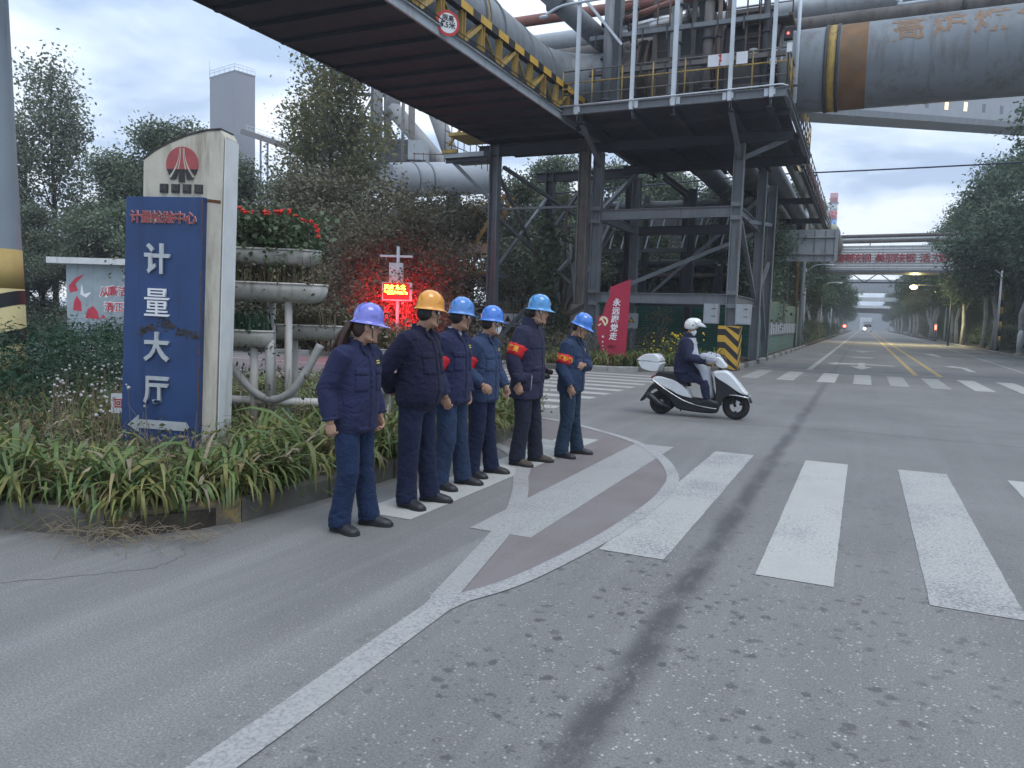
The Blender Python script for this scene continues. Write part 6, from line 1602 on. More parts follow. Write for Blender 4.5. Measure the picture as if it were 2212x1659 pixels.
for i, (x, y) in enumerate(((-4.4, 64), (-4.4, 90), (-4.4, 118))):
    street_lamp(x, y, 6.0, 1.6, False, ["unlit pale lamp post nearest on the left verge", "second unlit pale lamp post on the left verge", "farthest unlit pale lamp post on the left verge"][i])
mp = thing("marker_post", "white marker post standing on the right verge", "post", (9.15, 58, .1))
MB().lathe([(.2, 0), (.2, 1.3), (.12, 1.5), (.02, 1.58)], (9.15, 58, .1), 12).build("shaft", M_board, mp); MB().bx(8.9, 9.4, 57.75, 58.25, .08, .2).build("foot", M_conc, mp)
bd = thing("banded_post", "black and yellow banded post among the right hand trees", "post", (9.3, 68, .1))
for i in range(8): MB().lathe([(.14, i * .55), (.14, i * .55 + .55)], (9.3, 68, .1), 12).build("yellow_band" if i % 2 else "black_band", M_yel2 if i % 2 else M_blk, bd)
# far traffic: a signal, a lorry front with its lamp lit, a cyclist
ts = thing("traffic_light", "far red traffic light at the left side of the road", "traffic light", (-5.2, 240, 0))
MB().tube([(-5.2, 240, 0), (-5.2, 240, 2.2)], .08, 6).build("pole", M_steel_d, ts); MB().bx(-5.5, -4.9, 239.9, 240.1, 1.0, 2.2).build("box", M_blk, ts)
MB().ell((-5.2, 239.85, 1.65), (.42, .08, .42), 10, 6).build("red_light", emit_mat("red_signal", (1, .08, .05), 8), ts)
ts = thing("traffic_light", "small red light on a post among the right trees", "traffic light", (8.2, 110, 0))
MB().tube([(8.2, 110, 0), (8.2, 110, 2.3)], .05, 6).build("pole", M_steel, ts); MB().bx(8.1, 8.3, 109.85, 109.95, 1.5, 2.1).build("red_light", MATS["red_signal"], ts)
lr = thing("lorry", "far pale lorry with one bright headlight at the end of the road", "lorry", (0.6, 260, 0))
MB().bx(-.2, 2.2, 260, 262, .5, 2.7).build("cab", M_board, lr); MB().bx(-.3, 2.3, 262.2, 268, .8, 3.2).build("body", M_steel_l, lr); MB().bx(0, 2, 259.95, 260, 1.6, 2.4).build("windscreen", M_blk, lr)
for x in (0, 2): MB().tube([(x - .15, 260.8, .5), (x + .15, 260.8, .5)], .5, 12).build("wheel", M_blk, lr)
MB().ell((.1, 259.9, 1.0), (.4, .1, .4), 10, 6).build("headlight", emit_mat("white_headlamp", (1, .97, .9), 4), lr)

# ------------------------------------------------------------------ far works: tower, conveyor, furnace, duct, gallery
M_towr = mat("grey_cladding", (0.22, 0.225, 0.25), 0.6, var=0.06, vscale=.05)
tw = thing("clad_tower", "tall plain grey clad tower behind the trees at left", "tower", (-141, 143, 0))
A_, B_, D_ = pix(453, 155, 178), pix(507, 148, 172), pix(551, 166, 176)
A2, B2, D2 = Vector((A_.x, A_.y, 0)), Vector((B_.x, B_.y, 0)), Vector((D_.x, D_.y, 0)); E2 = A2 + D2 - B2
zt = B_.z
P_ = [(A2.x, A2.y), (B2.x, B2.y), (D2.x, D2.y), (E2.x, E2.y)]
MB().prism(P_, 0, zt - 0.6).build("cladding", M_towr, tw)
cp = MB(); ce = (A2 + D2) / 2
cp.prism([((x - ce.x) * 1.02 + ce.x, (y - ce.y) * 1.02 + ce.y) for x, y in P_], zt - 0.6, zt - .3); cp.build("eaves", M_steel, tw)
for a, b_ in zip((A2, B2), (B2, D2)):
    for q in np.linspace(0, 1, 6):
        p = a.lerp(b_, q); MB().tube([(p.x, p.y, zt - .3), (p.x, p.y, zt + 1.1)], .05, 5).build("rail_post", M_galv, tw)
    for h in (.5, 1.1): MB().tube([(a.x, a.y, zt + h), (b_.x, b_.y, zt + h)], .05, 5).build("rail", M_galv, tw)
MB().tube([(A2.x, A2.y, zt), (A2.x, A2.y, zt + 3.4)], .07, 5).build("antenna", M_galv, tw)
MB().prism([(D2.x - 2.5, D2.y - .6), (D2.x - .9, D2.y - .3), (D2.x - .9, D2.y), (D2.x - 2.5, D2.y)], zt - 21.5, zt - 20).build("opening", M_steel_d, tw)
cv = thing("conveyor", "sloping conveyor bridge running down from the grey tower", "conveyor", tuple(pix(600, 300, 165)))
a, b_ = pix(530, 286, 172), pix(672, 334, 160)
MB().bar(a, b_, 2.6, 1.1).build("deck", M_rusty_grey, cv)
for h in (.9, 1.7): MB().tube([a + Vector((0, 0, h)), b_ + Vector((0, 0, h))], .06, 5).build("rail", M_galv, cv)
for q in np.linspace(0.03, .97, 16):
    p = a.lerp(b_, q); MB().tube([p, p + Vector((0, 0, 1.7))], .05, 5).build("rail_post", M_galv, cv)
for q in (.3, .75):
    p = a.lerp(b_, q)
    for dx in (-1, 1): MB().bar((p.x + dx, p.y, 0), (p.x + dx, p.y, p.z), .3, .3).build("leg", mat("blue_leg", (.12, .14, .3), .6), cv)
bfz = thing("blast_furnace", "tangle of dark furnace frames and slanting grey downpipes behind the poplars", "furnace", tuple(ground_at(880, 75)))
def bft(pa, pb, d0, r_px, mm, name, d1=None, n=14):
    a, b_ = pix(*pa, d0), pix(*pb, d1 or d0); MB().tube([a, b_], r_px * d0 / 1640, n).build(name, mm, bfz)
M_bfp = mat("grey_furnace_pipe", (0.25, 0.255, 0.26), .6, var=.18, vscale=.3, dirt=(.15, .13, .12), dirt_amt=.4, streak=True)
bft((818, 100), (816, 300), 80, 10, M_bfp, "upright_pipe"); bft((856, 150), (846, 250), 76, 16, M_bfp, "downpipe"); bft((846, 232), (1000, 410), 76, 17, M_bfp, "downpipe"); bft((935, 225), (990, 380), 78, 17, M_bfp, "downpipe")
bft((872, 190), (868, 410), 70, 4, M_rusty_grey, "frame_post", n=6); bft((890, 190), (888, 400), 74, 8, M_rusty_grey, "frame_post", n=6); bft((806, 150), (800, 400), 82, 4, M_steel_d, "frame_post", n=6); bft((760, 150), (756, 420), 84, 5, M_steel_d, "frame_post", n=6); bft((700, 160), (698, 420), 86, 5, M_steel_d, "frame_post", n=6); bft((838, 150), (836, 420), 84, 9, M_steel_d, "frame_post", n=6)
for y in (200, 250, 300, 350): bft((690, y), (880, y + 8), 85, 4, M_steel_d, "frame_beam", n=6)
for x in (700, 760, 806): bft((x, 200), (x + 50, 300), 86, 2.5, M_steel_d, "frame_brace", n=6); bft((x + 50, 200), (x, 300), 86, 2.5, M_steel_d, "frame_brace", n=6)
for pa, pb, mm, nm in (((868, 302), (905, 345), M_steel_l, "plant_box"), ((800, 300), (866, 350), M_steel_d, "plant_box"), ((700, 345), (830, 400), M_steel_d, "plant_box")):
    a, b_ = pix(*pa, 72), pix(*pb, 72)
    MB().box(((a.x + b_.x) / 2, (a.y + b_.y) / 2 + 1.5, (a.z + b_.z) / 2), ((Vector((a.x, a.y, 0)) - Vector((b_.x, b_.y, 0))).length, 3, abs(a.z - b_.z)), YAW).build(nm, mm, bfz)
for x in (895, 915, 940, 960): bft((x, 330), (x, 352), 60, 1.2, M_rust, "rail_post", n=5)
bft((892, 332), (965, 334), 60, 1.2, M_rust, "rail", n=5)
du = thing("dust_duct", "fat light grey duct with a blunt end behind the brown trees", "duct", tuple(pix(940, 390, 56)))
a, b_ = pix(838, 390, 56), pix(1060, 384, 62)
M_duct = mat("light_grey_duct", (0.30, 0.325, 0.355), .5, var=.08, vscale=.5, dirt=(.22, .22, .22), dirt_amt=.25)
MB().tube([a, b_], 1.28, 28).build("shell", M_duct, du)
d_ = (b_ - a).normalized()
for q in (2.0, 3.3): MB().tube([a + d_ * q, a + d_ * (q + .12)], 1.34, 28).build("ring", M_steel, du)
for q in (1.5, 6.0): p = a + d_ * q; MB().bx(p.x - .5, p.x + .5, p.y - .3, p.y + .3, 0, p.z - 1).build("leg", M_steel_d, du)
gl = thing("conveyor_gallery", "long grey clad conveyor gallery with lit windows behind the gas main", "gallery", (3, 70, 18))
a, b_ = pix(1738, 246, 70), pix(2230, 281, 86)
zz = a.z; b_ = Vector((b_.x, b_.y, zz)) if abs(b_.z - zz) < 2 else b_
d_ = (b_ - a); a = a - d_ * .3; b_ = b_ + d_ * .6
dn = Vector((d_.y, -d_.x, 0)).normalized()
gn = MB(); gn.bar((a + b_) / 2 - (b_ - a) / 2 + Vector((0, 0, 1.9)), b_ + Vector((0, 0, 1.9)), 3.0, 3.2); gn.build("cladding", M_duct, gl)
MB().bar(a, b_, 3.3, .6).build("floor_beam", M_steel, gl)
for i in range(11):
    p = a.lerp(b_, .24 + i * .045) + dn * 1.505 + Vector((0, 0, 1.0)); q = p + (b_ - a).normalized() * .9
    lit = i in (4, 5, 9)
    MB().slab([(0, 0), (.55, 0), (.55, .9), (0, .9)], p, (b_ - a).normalized(), (0, 0, 1), .01).build("window", emit_mat("warm_lit_window", (1, .8, .45), 1.1) if lit else M_steel, gl)
for q in (.05, .9): p = a.lerp(b_, q); MB().bx(p.x - .4, p.x + .4, p.y - .4, p.y + .4, 0, p.z).build("leg", M_steel_d, gl)
# ------------------------------------------------------------------ people
def skin_mat(name, col):
    mt, t, b = new_mat(name)
    n = t.noise(t.coord("Object"), 22, 4)
    c = t.mix(t.mr(n, .3, .7), tuple(x * .86 for x in col), tuple(x * 1.1 for x in col))
    t.inp(b.inputs["Base Color"], c); b.inputs["Roughness"].default_value = .5
    b.inputs["Subsurface Weight"].default_value = .12; b.inputs["Subsurface Radius"].default_value = (.012, .004, .002)
    b.inputs["Subsurface Scale"].default_value = .5
    return mt
def cloth_mat(name, col, fade=0.25, fold=0.38, rough=.85):
    mt, t, b = new_mat(name)
    co = t.coord("Object")
    n = t.noise(co, 5, 5, .6); f = t.noise(co, 26, 3); w = t.noise(co, 420, 2)
    c = t.mix(t.mr(n, .3, .7), tuple(x * (1 - fade) for x in col), tuple(min(1, x * (1 + fade)) for x in col))
    c = t.mix(t.mr(w, .3, .7, 0, .35), c, tuple(min(1, x * 1.7 + .008) for x in col))
    t.inp(b.inputs["Base Color"], c); b.inputs["Roughness"].default_value = rough
    b.inputs["Specular IOR Level"].default_value = .2
    b.inputs["Sheen Weight"].default_value = .04; b.inputs["Sheen Roughness"].default_value = .5
    fo = t.math('ABSOLUTE', t.math('SUBTRACT', t.noise(t.coord("Object", (1, 1, 1.5)), 8, 3, .5, .9), .5), 0)
    fo = t.math('ADD', t.mr(fo, 0, .16, 0, .7, True), t.math('MULTIPLY', t.noise(t.coord("Object", (1, 1, 2.2)), 15, 3, .5, .6), .6))
    h = t.math('ADD', t.math('MULTIPLY', fo, 1.0), t.math('MULTIPLY', w, .05))
    t.inp(b.inputs["Normal"], t.bump(h, fold, .02))
    return mt
def helmet_mat(name, col):
    return mat(name, col, .16, var=.05, vscale=6, coat=.7, spec=.55)

M_skin = skin_mat("tanned_skin", (0.36, 0.205, 0.135)); M_skin2 = skin_mat("warm_skin", (0.40, 0.235, 0.16)); M_skin3 = skin_mat("brown_skin", (0.31, 0.17, 0.11))
M_hair = mat("black_hair", (0.014, 0.012, 0.012), .55, var=.3, vscale=60, bump=.5, bscale=160); M_hairb = mat("dark_brown_hair", (0.040, 0.020, 0.014), .5, var=.3, vscale=50, bump=.5, bscale=160)
M_eye = mat("dark_eye", (.015, .012, .010), .3); M_lip = mat("lip", (.24, .10, .085), .5)
M_jk1 = cloth_mat("navy_work_cotton", (0.017, 0.020, 0.056)); M_jk2 = cloth_mat("deep_navy_work_cotton", (0.010, 0.010, 0.029)); M_jk4 = cloth_mat("washed_blue_work_cotton", (0.028, 0.044, 0.092)); M_jk6 = cloth_mat("petrol_navy_work_cotton", (0.020, 0.034, 0.072)); M_parka = cloth_mat("dark_padded_parka", (0.021, 0.022, 0.047), fold=.35)
M_tr1 = cloth_mat("blue_work_trousers", (0.010, 0.021, 0.055)); M_tr2 = cloth_mat("dark_blue_trousers", (0.008, 0.012, 0.034)); M_tr3 = cloth_mat("faded_denim_trousers", (0.016, 0.029, 0.063), .4); M_tr5 = cloth_mat("near_black_trousers", (0.013, 0.015, 0.028)); M_tr6 = cloth_mat("blue_green_trousers", (0.014, 0.029, 0.052), .35)
M_shoe = mat("black_leather_shoe", (0.028, 0.028, 0.032), .42, var=.2, vscale=20); M_shoeb = mat("brown_suede_shoe", (0.075, 0.060, 0.048), .8, var=.25, vscale=12); M_sole = mat("rubber_sole", (0.022, 0.022, 0.023), .8)
M_arm = mat("red_armband_cloth", (0.50, 0.012, 0.020), .65, var=.15, vscale=9, bump=.5, bscale=26, bdist=.015); M_gold = mat("gold_print", (0.75, 0.40, 0.03), .6)
M_mask = mat("white_face_mask", (0.74, 0.75, 0.78), .7, var=.04); M_strap = mat("dark_chin_strap", (.025, .025, .03), .6); M_vest = mat("grey_undershirt", (.42, .43, .45), .8)
M_yprint = mat("yellow_embroidery", (.62, .55, .10), .7)
M_button = mat("dark_button", (.02, .022, .03), .4)

HEAD = [(-.124, .016, .066, .004), (-.116, .030, .080, .016), (-.102, .043, .0865, .034), (-.085, .052, .086, .050), (-.060, .0605, .086, .066), (-.035, .066, .087, .082), (-.010, .0705, .086, .095), (.012, .0725, .081, .100), (.032, .074, .089, .102), (.060, .075, .088, .101), (.085, .068, .075, .092), (.103, .050, .055, .070), (.115, .022, .025, .032)]
def head_shapes(mb, M):
    rings = []
    for z, w, f, b_ in HEAD:
        r = []
        for j in range(28):
            a = 2 * PI * j / 28; c, s_ = math.cos(a), math.sin(a)
            x = (f if c > 0 else b_) * math.copysign(abs(c) ** .88, c); y = w * math.copysign(abs(s_) ** .92, s_)
            r.append(M @ Vector((x, y, z)))
        rings.append(r)
    mb.loft(rings, 0, True, True)
    R3 = M.to_3x3()
    e = lambda c, r, rot=None: mb.ell(M @ Vector(c), r, 10, 8, M=(R3 @ rot if rot is not None else R3))
    ry = lambda d: Matrix.Rotation(rad(d), 3, 'Y')
    e((.093, 0, -.006), (.010, .0085, .030), ry(-22)); e((.103, 0, -.028), (.0115, .0115, .010)); e((.094, .0105, -.031), (.009, .007, .007)); e((.094, -.0105, -.031), (.009, .007, .007))
    e((.086, 0, -.062), (.0085, .021, .0055)); e((.085, 0, -.073), (.0085, .018, .006)); e((.078, 0, -.107), (.014, .021, .014))
    for s_ in (-1, 1):
        e((.083, .030 * s_, .031), (.009, .022, .006)); e((.066, .044 * s_, -.014), (.019, .018, .014)); e((.080, .031 * s_, .012), (.009, .014, .008))
        e((.022, .052 * s_, -.088), (.040, .012, .020), ry(25))
        e((-.008, .077 * s_, -.006), (.018, .007, .031), ry(-10) @ Matrix.Rotation(rad(-18 * s_), 3, 'Z')); e((.0, .076 * s_, -.03), (.010, .006, .011))

def hand_shapes(mb, wrist, d, palm_n, side, curl=1.0, s=1.0, point=False):
    """palm, four bent fingers, thumb; d = along the hand, palm_n = out of the palm, side: +1 left, -1 right"""
    d = Vector(d).normalized(); pn = Vector(palm_n); pn = (pn - d * pn.dot(d)).normalized(); w = d.cross(pn) * side
    wrist = Vector(wrist)
    R3 = Matrix((d, w, pn)).transposed()
    mb.tube([wrist - d * .05, wrist + d * .015], [.027 * s, .025 * s], 10)
    mb.ell(wrist + d * .052 * s, (.050 * s, .040 * s, .0165 * s), 12, 8, M=R3)
    mb.ell(wrist + d * .025 * s + w * .012 * s + pn * .006, (.035 * s, .022 * s, .018 * s), 10, 6, M=R3)
    for i, (o, l_) in enumerate(((.030, .072), (.011, .080), (-.009, .075), (-.028, .060))):
        b0 = wrist + d * (.088 - .006 * abs(i - 1.2)) * s + w * o * s
        c = curl * (1.0 + .1 * i) if not (point and i == 0) else curl * .15
        a = .25 * c; pts = [b0 - d * .02 * s, b0]; dirn = d.copy()
        for f, bend in ((.45, .75), (.32, 1.15), (.25, .8)):
            a2 = bend * c
            dirn = (dirn * math.cos(a2) + pn.cross(dirn).cross(dirn) * 0 + pn * math.sin(a2)).normalized() if True else dirn
            pn2 = pn
            b0 = b0 + dirn * l_ * f * s; pts.append(b0)
            # keep curling: rotate the local normal with the finger
            ax = d.cross(pn).normalized()
            rm = Matrix.Rotation(a2, 3, ax)
            dirn = (rm @ (dirn if False else dirn)).normalized()
        rr = [.0105 * s, .0100 * s, .0092 * s, .0085 * s, .0075 * s]
        mb.tube(pts, rr, 8)
        for p_, r_0 in zip(pts[1:], rr[1:]): mb.ell(p_, r_0, 8, 6)
    t0 = wrist + d * .028 * s + w * .030 * s
    t1 = t0 + (d * .75 + w * .55 + pn * .35).normalized() * .036 * s; t2 = t1 + (d * .85 + pn * (.5 + .4 * curl) - w * .25).normalized() * .030 * s
    mb.tube([t0 - d * .01, t0, t1, t2], [.013 * s, .013 * s, .0108 * s, .0088 * s], 8); mb.ell(t1, .0108 * s, 8, 6); mb.ell(t2, .0088 * s, 8, 6)

def ring_se(c, a, b_, z, n=26, e=2.35, M=None):
    out = []
    for j in range(n):
        t_ = 2 * PI * j / n; cc, ss = math.cos(t_), math.sin(t_)
        v = Vector((c + a * math.copysign(abs(cc) ** (2 / e), cc), b_ * math.copysign(abs(ss) ** (2 / e), ss), z))
        out.append(M @ v if M is not None else v)
    return out

def wrinkle(me, amp, seed, foci=(), zs=2.0):
    """cloth folds: soft lumps plus tighter creases near the given points (elbows, knees, hems)"""
    o = Vector((seed * 3.7, seed * 1.3, seed * 2.1))
    nv = [v.normal.copy() for v in me.vertices]
    for v, n in zip(me.vertices, nv):
        p = v.co
        d = mnoise.noise(Vector((p.x * 5, p.y * 5, p.z * 3.2)) + o) * .5
        c1 = mnoise.noise(Vector((p.x * 5 + p.z * 4.5, p.y * 5 - p.z * 3.5, p.z * 4)) + o * 2)
        c2 = mnoise.noise(Vector((p.x * 7 - p.z * 4, p.y * 7 + p.z * 5, p.z * 5)) + o * 3)
        d -= math.exp(-(c1 / .10) ** 2) * .30 + math.exp(-(c2 / .09) ** 2) * .16
        k = 0.0
        for f, r in foci:
            q = (p - f).length / r
            if q < 1: k = max(k, (1 - q * q))
        if k:
            c3 = mnoise.noise(Vector((p.x * 8 + p.z * 3, p.y * 8, p.z * 13 + p.x * 4)) + o)
            d += (.15 - math.exp(-(c3 / .12) ** 2) * .7 + c3 * .6) * .75 * k
        v.co = p + n * d * amp
    me.update()

def patch(bvh, u0, u1, v0, v1, mapper, nu=6, nv=5, t=.006, lift=.002):
    """small piece of cloth lying on a garment: mapper(u, v) -> (ray origin, ray direction)"""
    top, bot = [], []; last = None
    for j in range(nv + 1):
        for i in range(nu + 1):
            o, d = mapper(u0 + (u1 - u0) * i / nu, v0 + (v1 - v0) * j / nv)
            h = bvh.ray_cast(Vector(o), Vector(d))
            p, n = (h[0], h[1]) if h[0] is not None else (None, None)
            if p is None:
                p, n = (last[0], last[1]) if last else (Vector(o) + Vector(d) * .45, -Vector(d))
            last = (p, n)
            bot.append(p - n * .004); top.append(p + n * (lift + t * (0.35 if i in (0, nu) or j in (0, nv) else 1)))
    w = nu + 1; m2 = MB(); n_ = len(top)
    fs = []
    for j in range(nv):
        for i in range(nu):
            a = j * w + i; fs.append((a, a + 1, a + 1 + w, a + w)); fs.append((n_ + a + w, n_ + a + 1 + w, n_ + a + 1, n_ + a))
    ed = [j * w for j in range(nv)], [j * w + nu for j in range(nv)]
    for a in ed[0]: fs.append((a + w, n_ + a + w, n_ + a, a))
    for a in ed[1]: fs.append((a, n_ + a, n_ + a + w, a + w))
    for i in range(nu): fs.append((i, n_ + i, n_ + i + 1, i + 1)); a = nv * w + i; fs.append((a + 1, n_ + a + 1, n_ + a, a))
    m2.add(top + bot, fs, 0, True); return m2

def helmet_parts(parent, M, col_m, logo=None, dots=True):
    hz = .036; n = 44
    def outl(a, grow_side, grow_front):
        c, s_ = math.cos(a), math.sin(a)
        f = max(0, c) ** 3
        return ((.122 + grow_side + grow_front * f) * c, (.104 + grow_side * .9) * s_)
    rings = []
    under = []
    for gs, gf, dz in ((.000, .0, -.006), (.021, .034, -.016), (.024, .037, -.013), (.021, .033, -.010), (.006, .008, -.002), (.001, .001, .008)):
        rings.append([M @ Vector((*outl(2 * PI * j / n, gs, gf), hz + dz - gf * .35 * max(0, math.cos(2 * PI * j / n)) ** 2)) for j in range(n)])
    for k in range(1, 12):
        u = k / 11; rr = (1 - u ** 2.7) ** (1 / 2.1) if u < 1 else 0.0
        ring = []
        for j in range(n):
            a = 2 * PI * j / n
            x, y = .121 * rr * math.cos(a), .103 * rr * math.sin(a)
            z = hz + .008 + .143 * u
            rid = max(0, 1 - abs(y) / .022) ** .6 * .006 * min(1, u * 1.5) if u < 1 else .006
            for yy in (.045, -.045): rid += max(0, 1 - abs(y - yy) / .010) * .0025 * min(1, u)
            ring.append(M @ Vector((x, y, z + rid)))
        if u >= 1: ring = [M @ Vector((.004 * math.cos(2 * PI * j / n), .004 * math.sin(2 * PI * j / n), hz + .157)) for j in range(n)]
        rings.append(ring)
    h = MB().loft(rings, 0, True, True).build("helmet", col_m, parent, local=True)
    ib = MB(); ib.loft([[M @ Vector((.108 * math.cos(2 * PI * j / 24), .090 * math.sin(2 * PI * j / 24), z)) for j in range(24)] for z in (.022, .040)], 0, False, True); ib.build("head_band", M_strap, h, local=True)
    for s_ in (-1, 1):
        MB().tube([M @ Vector(p) for p in ((.030, .093 * s_, .034), (.030, .082 * s_, -.005), (.040, .070 * s_, -.055), (.052, .045 * s_, -.105), (.058, 0, -.130))], .0035, 6).build("chin_strap", M_strap, h, local=True)
        MB().box(M @ Vector((.032, .086 * s_, .005)), (.012, .008, .022), 0, 0, M.to_3x3()).build("strap_clip", M_board, h, local=True)
    if dots:
        for s_ in (-1, 1):
            d_ = MB()
            for k in range(7):
                a = s_ * (1.35 + .12 * (k % 4) - .2); z = hz + .040 + .015 * (k // 4) + .004 * (k % 2); u = (z - hz - .008) / .143; rr = (1 - u ** 2.7) ** (1 / 2.1)
                d_.ell(M @ Vector((.1212 * rr * math.cos(a), .1032 * rr * math.sin(a), z)), .0032, 6, 4)
            d_.build("vent_hole", M_strap, h, local=True)
    if logo:
        m2 = MB()
        for dy in (-.012, .008):
            for dz in (0, .012):
                z = hz + .055 + dz; u = (z - hz - .008) / .143; rr = (1 - u ** 2.7) ** (1 / 2.1)
                for side_a in (.0,):
                    y = dy + (.004 if dz else 0); x = .1215 * rr * math.sqrt(max(0, 1 - (y / (.103 * rr)) ** 2))
                    m2.box(M @ Vector((x, y, z)), (.004, .012, .009), 0, 0, M.to_3x3())
        m2.build("helmet_badge", M_fluff if logo == 1 else M_gold, h, local=True)
    return h

def shoe(parent, foot, yaw, m_, s=1.0, pitch=0.0, toe_h=.058):
    """foot = point on the ground under the ankle"""
    R = Matrix.Rotation(yaw, 3, 'Z') @ Matrix.Rotation(pitch, 3, 'Y')
    T = lambda x, y, z: Vector(foot) + R @ Vector((x * s, y * s, z * s))
    sec = [(-.088, .022, .050), (-.080, .034, .075), (-.055, .040, .098), (-.01, .041, .108), (.035, .042, .098), (.075, .046, .080), (.115, .050, .068), (.150, .048, toe_h), (.178, .038, .048), (.192, .020, .034)]
    rings = []
    for x, w, h in sec:
        r = []
        for j in range(18):
            a = 2 * PI * j / 18; c, s_ = math.cos(a), math.sin(a)
            yy = w * math.copysign(abs(c) ** .75, c); zz = .018 + (h - .018) * (max(0, s_) ** .8) if s_ > 0 else .018 - .004 * abs(s_)
            r.append(T(x, yy, zz))
        rings.append(r)
    o = MB().loft(rings, 0, True, True).build("shoe", m_, parent, local=True)
    rings = []
    for x, w, h in [(-.094, .020, 0), (-.084, .038, 0), (-.05, .045, 0), (.0, .044, 0), (.05, .046, 0), (.11, .054, 0), (.155, .051, 0), (.186, .038, 0), (.200, .018, 0)]:
        rings.append([T(x, -w, .0), T(x, w, .0), T(x, w, .026), T(x, -w, .026)])
    MB().loft(rings, 0, True, False).build("sole", M_sole, o, local=True)
    return o

def person(label, x, y, rz, H, head_yaw, head_pitch, arms, jm, tm, sm, skin, helmet_m=None, hem=.82, bulk=1.0, feet=None, legs=None, hair_m=None, group=None,
           lean=0.0, drop=0.0, seed=1, band=None, pony=False, mask=False, logo=0, collar_open=True, undershirt=False, parka=False, chest_logo=True, pockets=True, curl=(1.0, 1.0), point=False, stoop=0.0, palm=None, with_head=True, gloves=None, belly=0.0):
    s = H / 1.72
    L3 = Matrix.Translation((0, 0, -drop)) @ Matrix.Rotation(lean, 4, 'Y')      # torso frame (bends forward about the hips)
    hipz = .90 * s
    def TT(v):                                    # torso point
        v = Vector(v) * s if not isinstance(v, Vector) else v * s
        return Matrix.Translation((0, 0, hipz - drop)) @ (Matrix.Rotation(lean, 4, 'Y') @ (v - Vector((0, 0, hipz))))
    # ---------- body: head, neck, trunk, limbs, hands as one skin
    b_ = MB()
    HM = Matrix.Translation(TT((.018 + stoop, 0, 1.602))) @ Matrix.Rotation(head_yaw, 4, 'Z') @ Matrix.Rotation(lean * .3 + head_pitch, 4, 'Y') @ Matrix.Scale(s * .985, 4)
    head_shapes(b_, HM)
    b_.tube([TT((-.02, 0, 1.36)), TT((-.012, 0, 1.45)), HM @ Vector((-.012, 0, -.06)), HM @ Vector((-.006, 0, -.02))], [.062 * s, .056 * s, .055 * s, .055 * s], 14)
    b_.ell(TT((-.005, 0, 1.22)), (.085 * s, .135 * s, .2 * s), 14, 10); b_.ell(TT((0, 0, .97)), (.085 * s, .125 * s, .14 * s), 14, 10)
    sh = {}
    for sd_, k in ((-1, 'R'), (1, 'L')):
        S_ = TT((-.008, .185 * sd_ * (1 + .25 * (bulk - 1)), 1.385)); E_, W_ = TT(arms[k][0]), TT(arms[k][1])
        sh[k] = (S_, E_, W_)
        b_.tube([TT((-.005, .1 * sd_, 1.36)), S_, S_.lerp(E_, .5), E_], [.05 * s, .045 * s, .042 * s, .036 * s], 10); b_.ell(E_, .036 * s, 10, 8)
        b_.tube([E_, E_.lerp(W_, .35), W_], [.036 * s, .037 * s, .026 * s], 10)
    if legs is None:
        ft = feet or {'R': (0.0, -.14, 0.0), 'L': (0.0, .14, 0.0)}
        legs = {k: [(-.005, .088 * sd_, .90), (.018 + .022 * math.sin(seed * 2.7 + sd_), .098 * sd_ * .5 + ft[k][1] * .5 / s, .475), (ft[k][0] / s - .012, ft[k][1] / s, .085)] for sd_, k in ((-1, 'R'), (1, 'L'))}
        for k in legs: legs[k] = [Vector(p) * s for p in legs[k]]
    else:
        ft = feet; legs = {k: [Vector(p) for p in v] for k, v in legs.items()}
    for k, (h0, kn, an) in legs.items():
        b_.tube([h0, h0.lerp(kn, .5), kn], [.07 * s, .062 * s, .048 * s], 10); b_.ell(kn, .048 * s, 10, 8); b_.tube([kn, kn.lerp(an, .35), an], [.048 * s, .05 * s, .034 * s], 10)
        b_.ell(an, .036 * s, 8, 6)
    me = remeshed(b_, .0068, 3, .5)
    hb = MB()                                       # hands at a finer pitch, then joined to the same skin
    for sd_, k in ((-1, 'R'), (1, 'L')):
        S_, E_, W_ = sh[k]; d = (W_ - E_).normalized()
        hd_ = d.copy()
        if arms[k][2:] and arms[k][2] is not None: hd_ = Vector(arms[k][2]).normalized()
        pn = Vector(arms[k][3]) if len(arms[k]) > 3 else Vector((-.25, -sd_ * 1.0, 0))
        hand_shapes(hb, W_ + d * .0, hd_, pn, sd_, curl[0] if k == 'R' else curl[1], s * 1.02, point and k == 'R')
    hm_ = remeshed(hb, .0036, 2, .4)
    jb = MB(); jb.merge_mesh(me); nb_ = len(jb.f); jb.merge_mesh(hm_); jb.sm = [True] * len(jb.f)
    if gloves:
        for i in range(nb_, len(jb.f)): jb.mi[i] = 2
    # lips
    HI = HM.inverted()
    mo = MB(); mo.v, mo.f, mo.mi, mo.sm = jb.v, jb.f, jb.mi, jb.sm
    for i in range(nb_):
        q = HI @ Vector(jb.v[jb.f[i][0]])
        if q.x > .078 and abs(q.y) < .023 and -.080 < q.z < -.057: jb.mi[i] = 1
    body = jb.mesh("person_body")
    root = bpy.data.objects.new("person", body); C.objects.link(root)
    for mm in (skin, M_lip, gloves or skin): body.materials.append(mm)
    root.location = (x, y, 0); root.rotation_euler = (0, 0, rz); tag(root, label, "person", group)
    bpy.data.meshes.remove(me); bpy.data.meshes.remove(hm_)
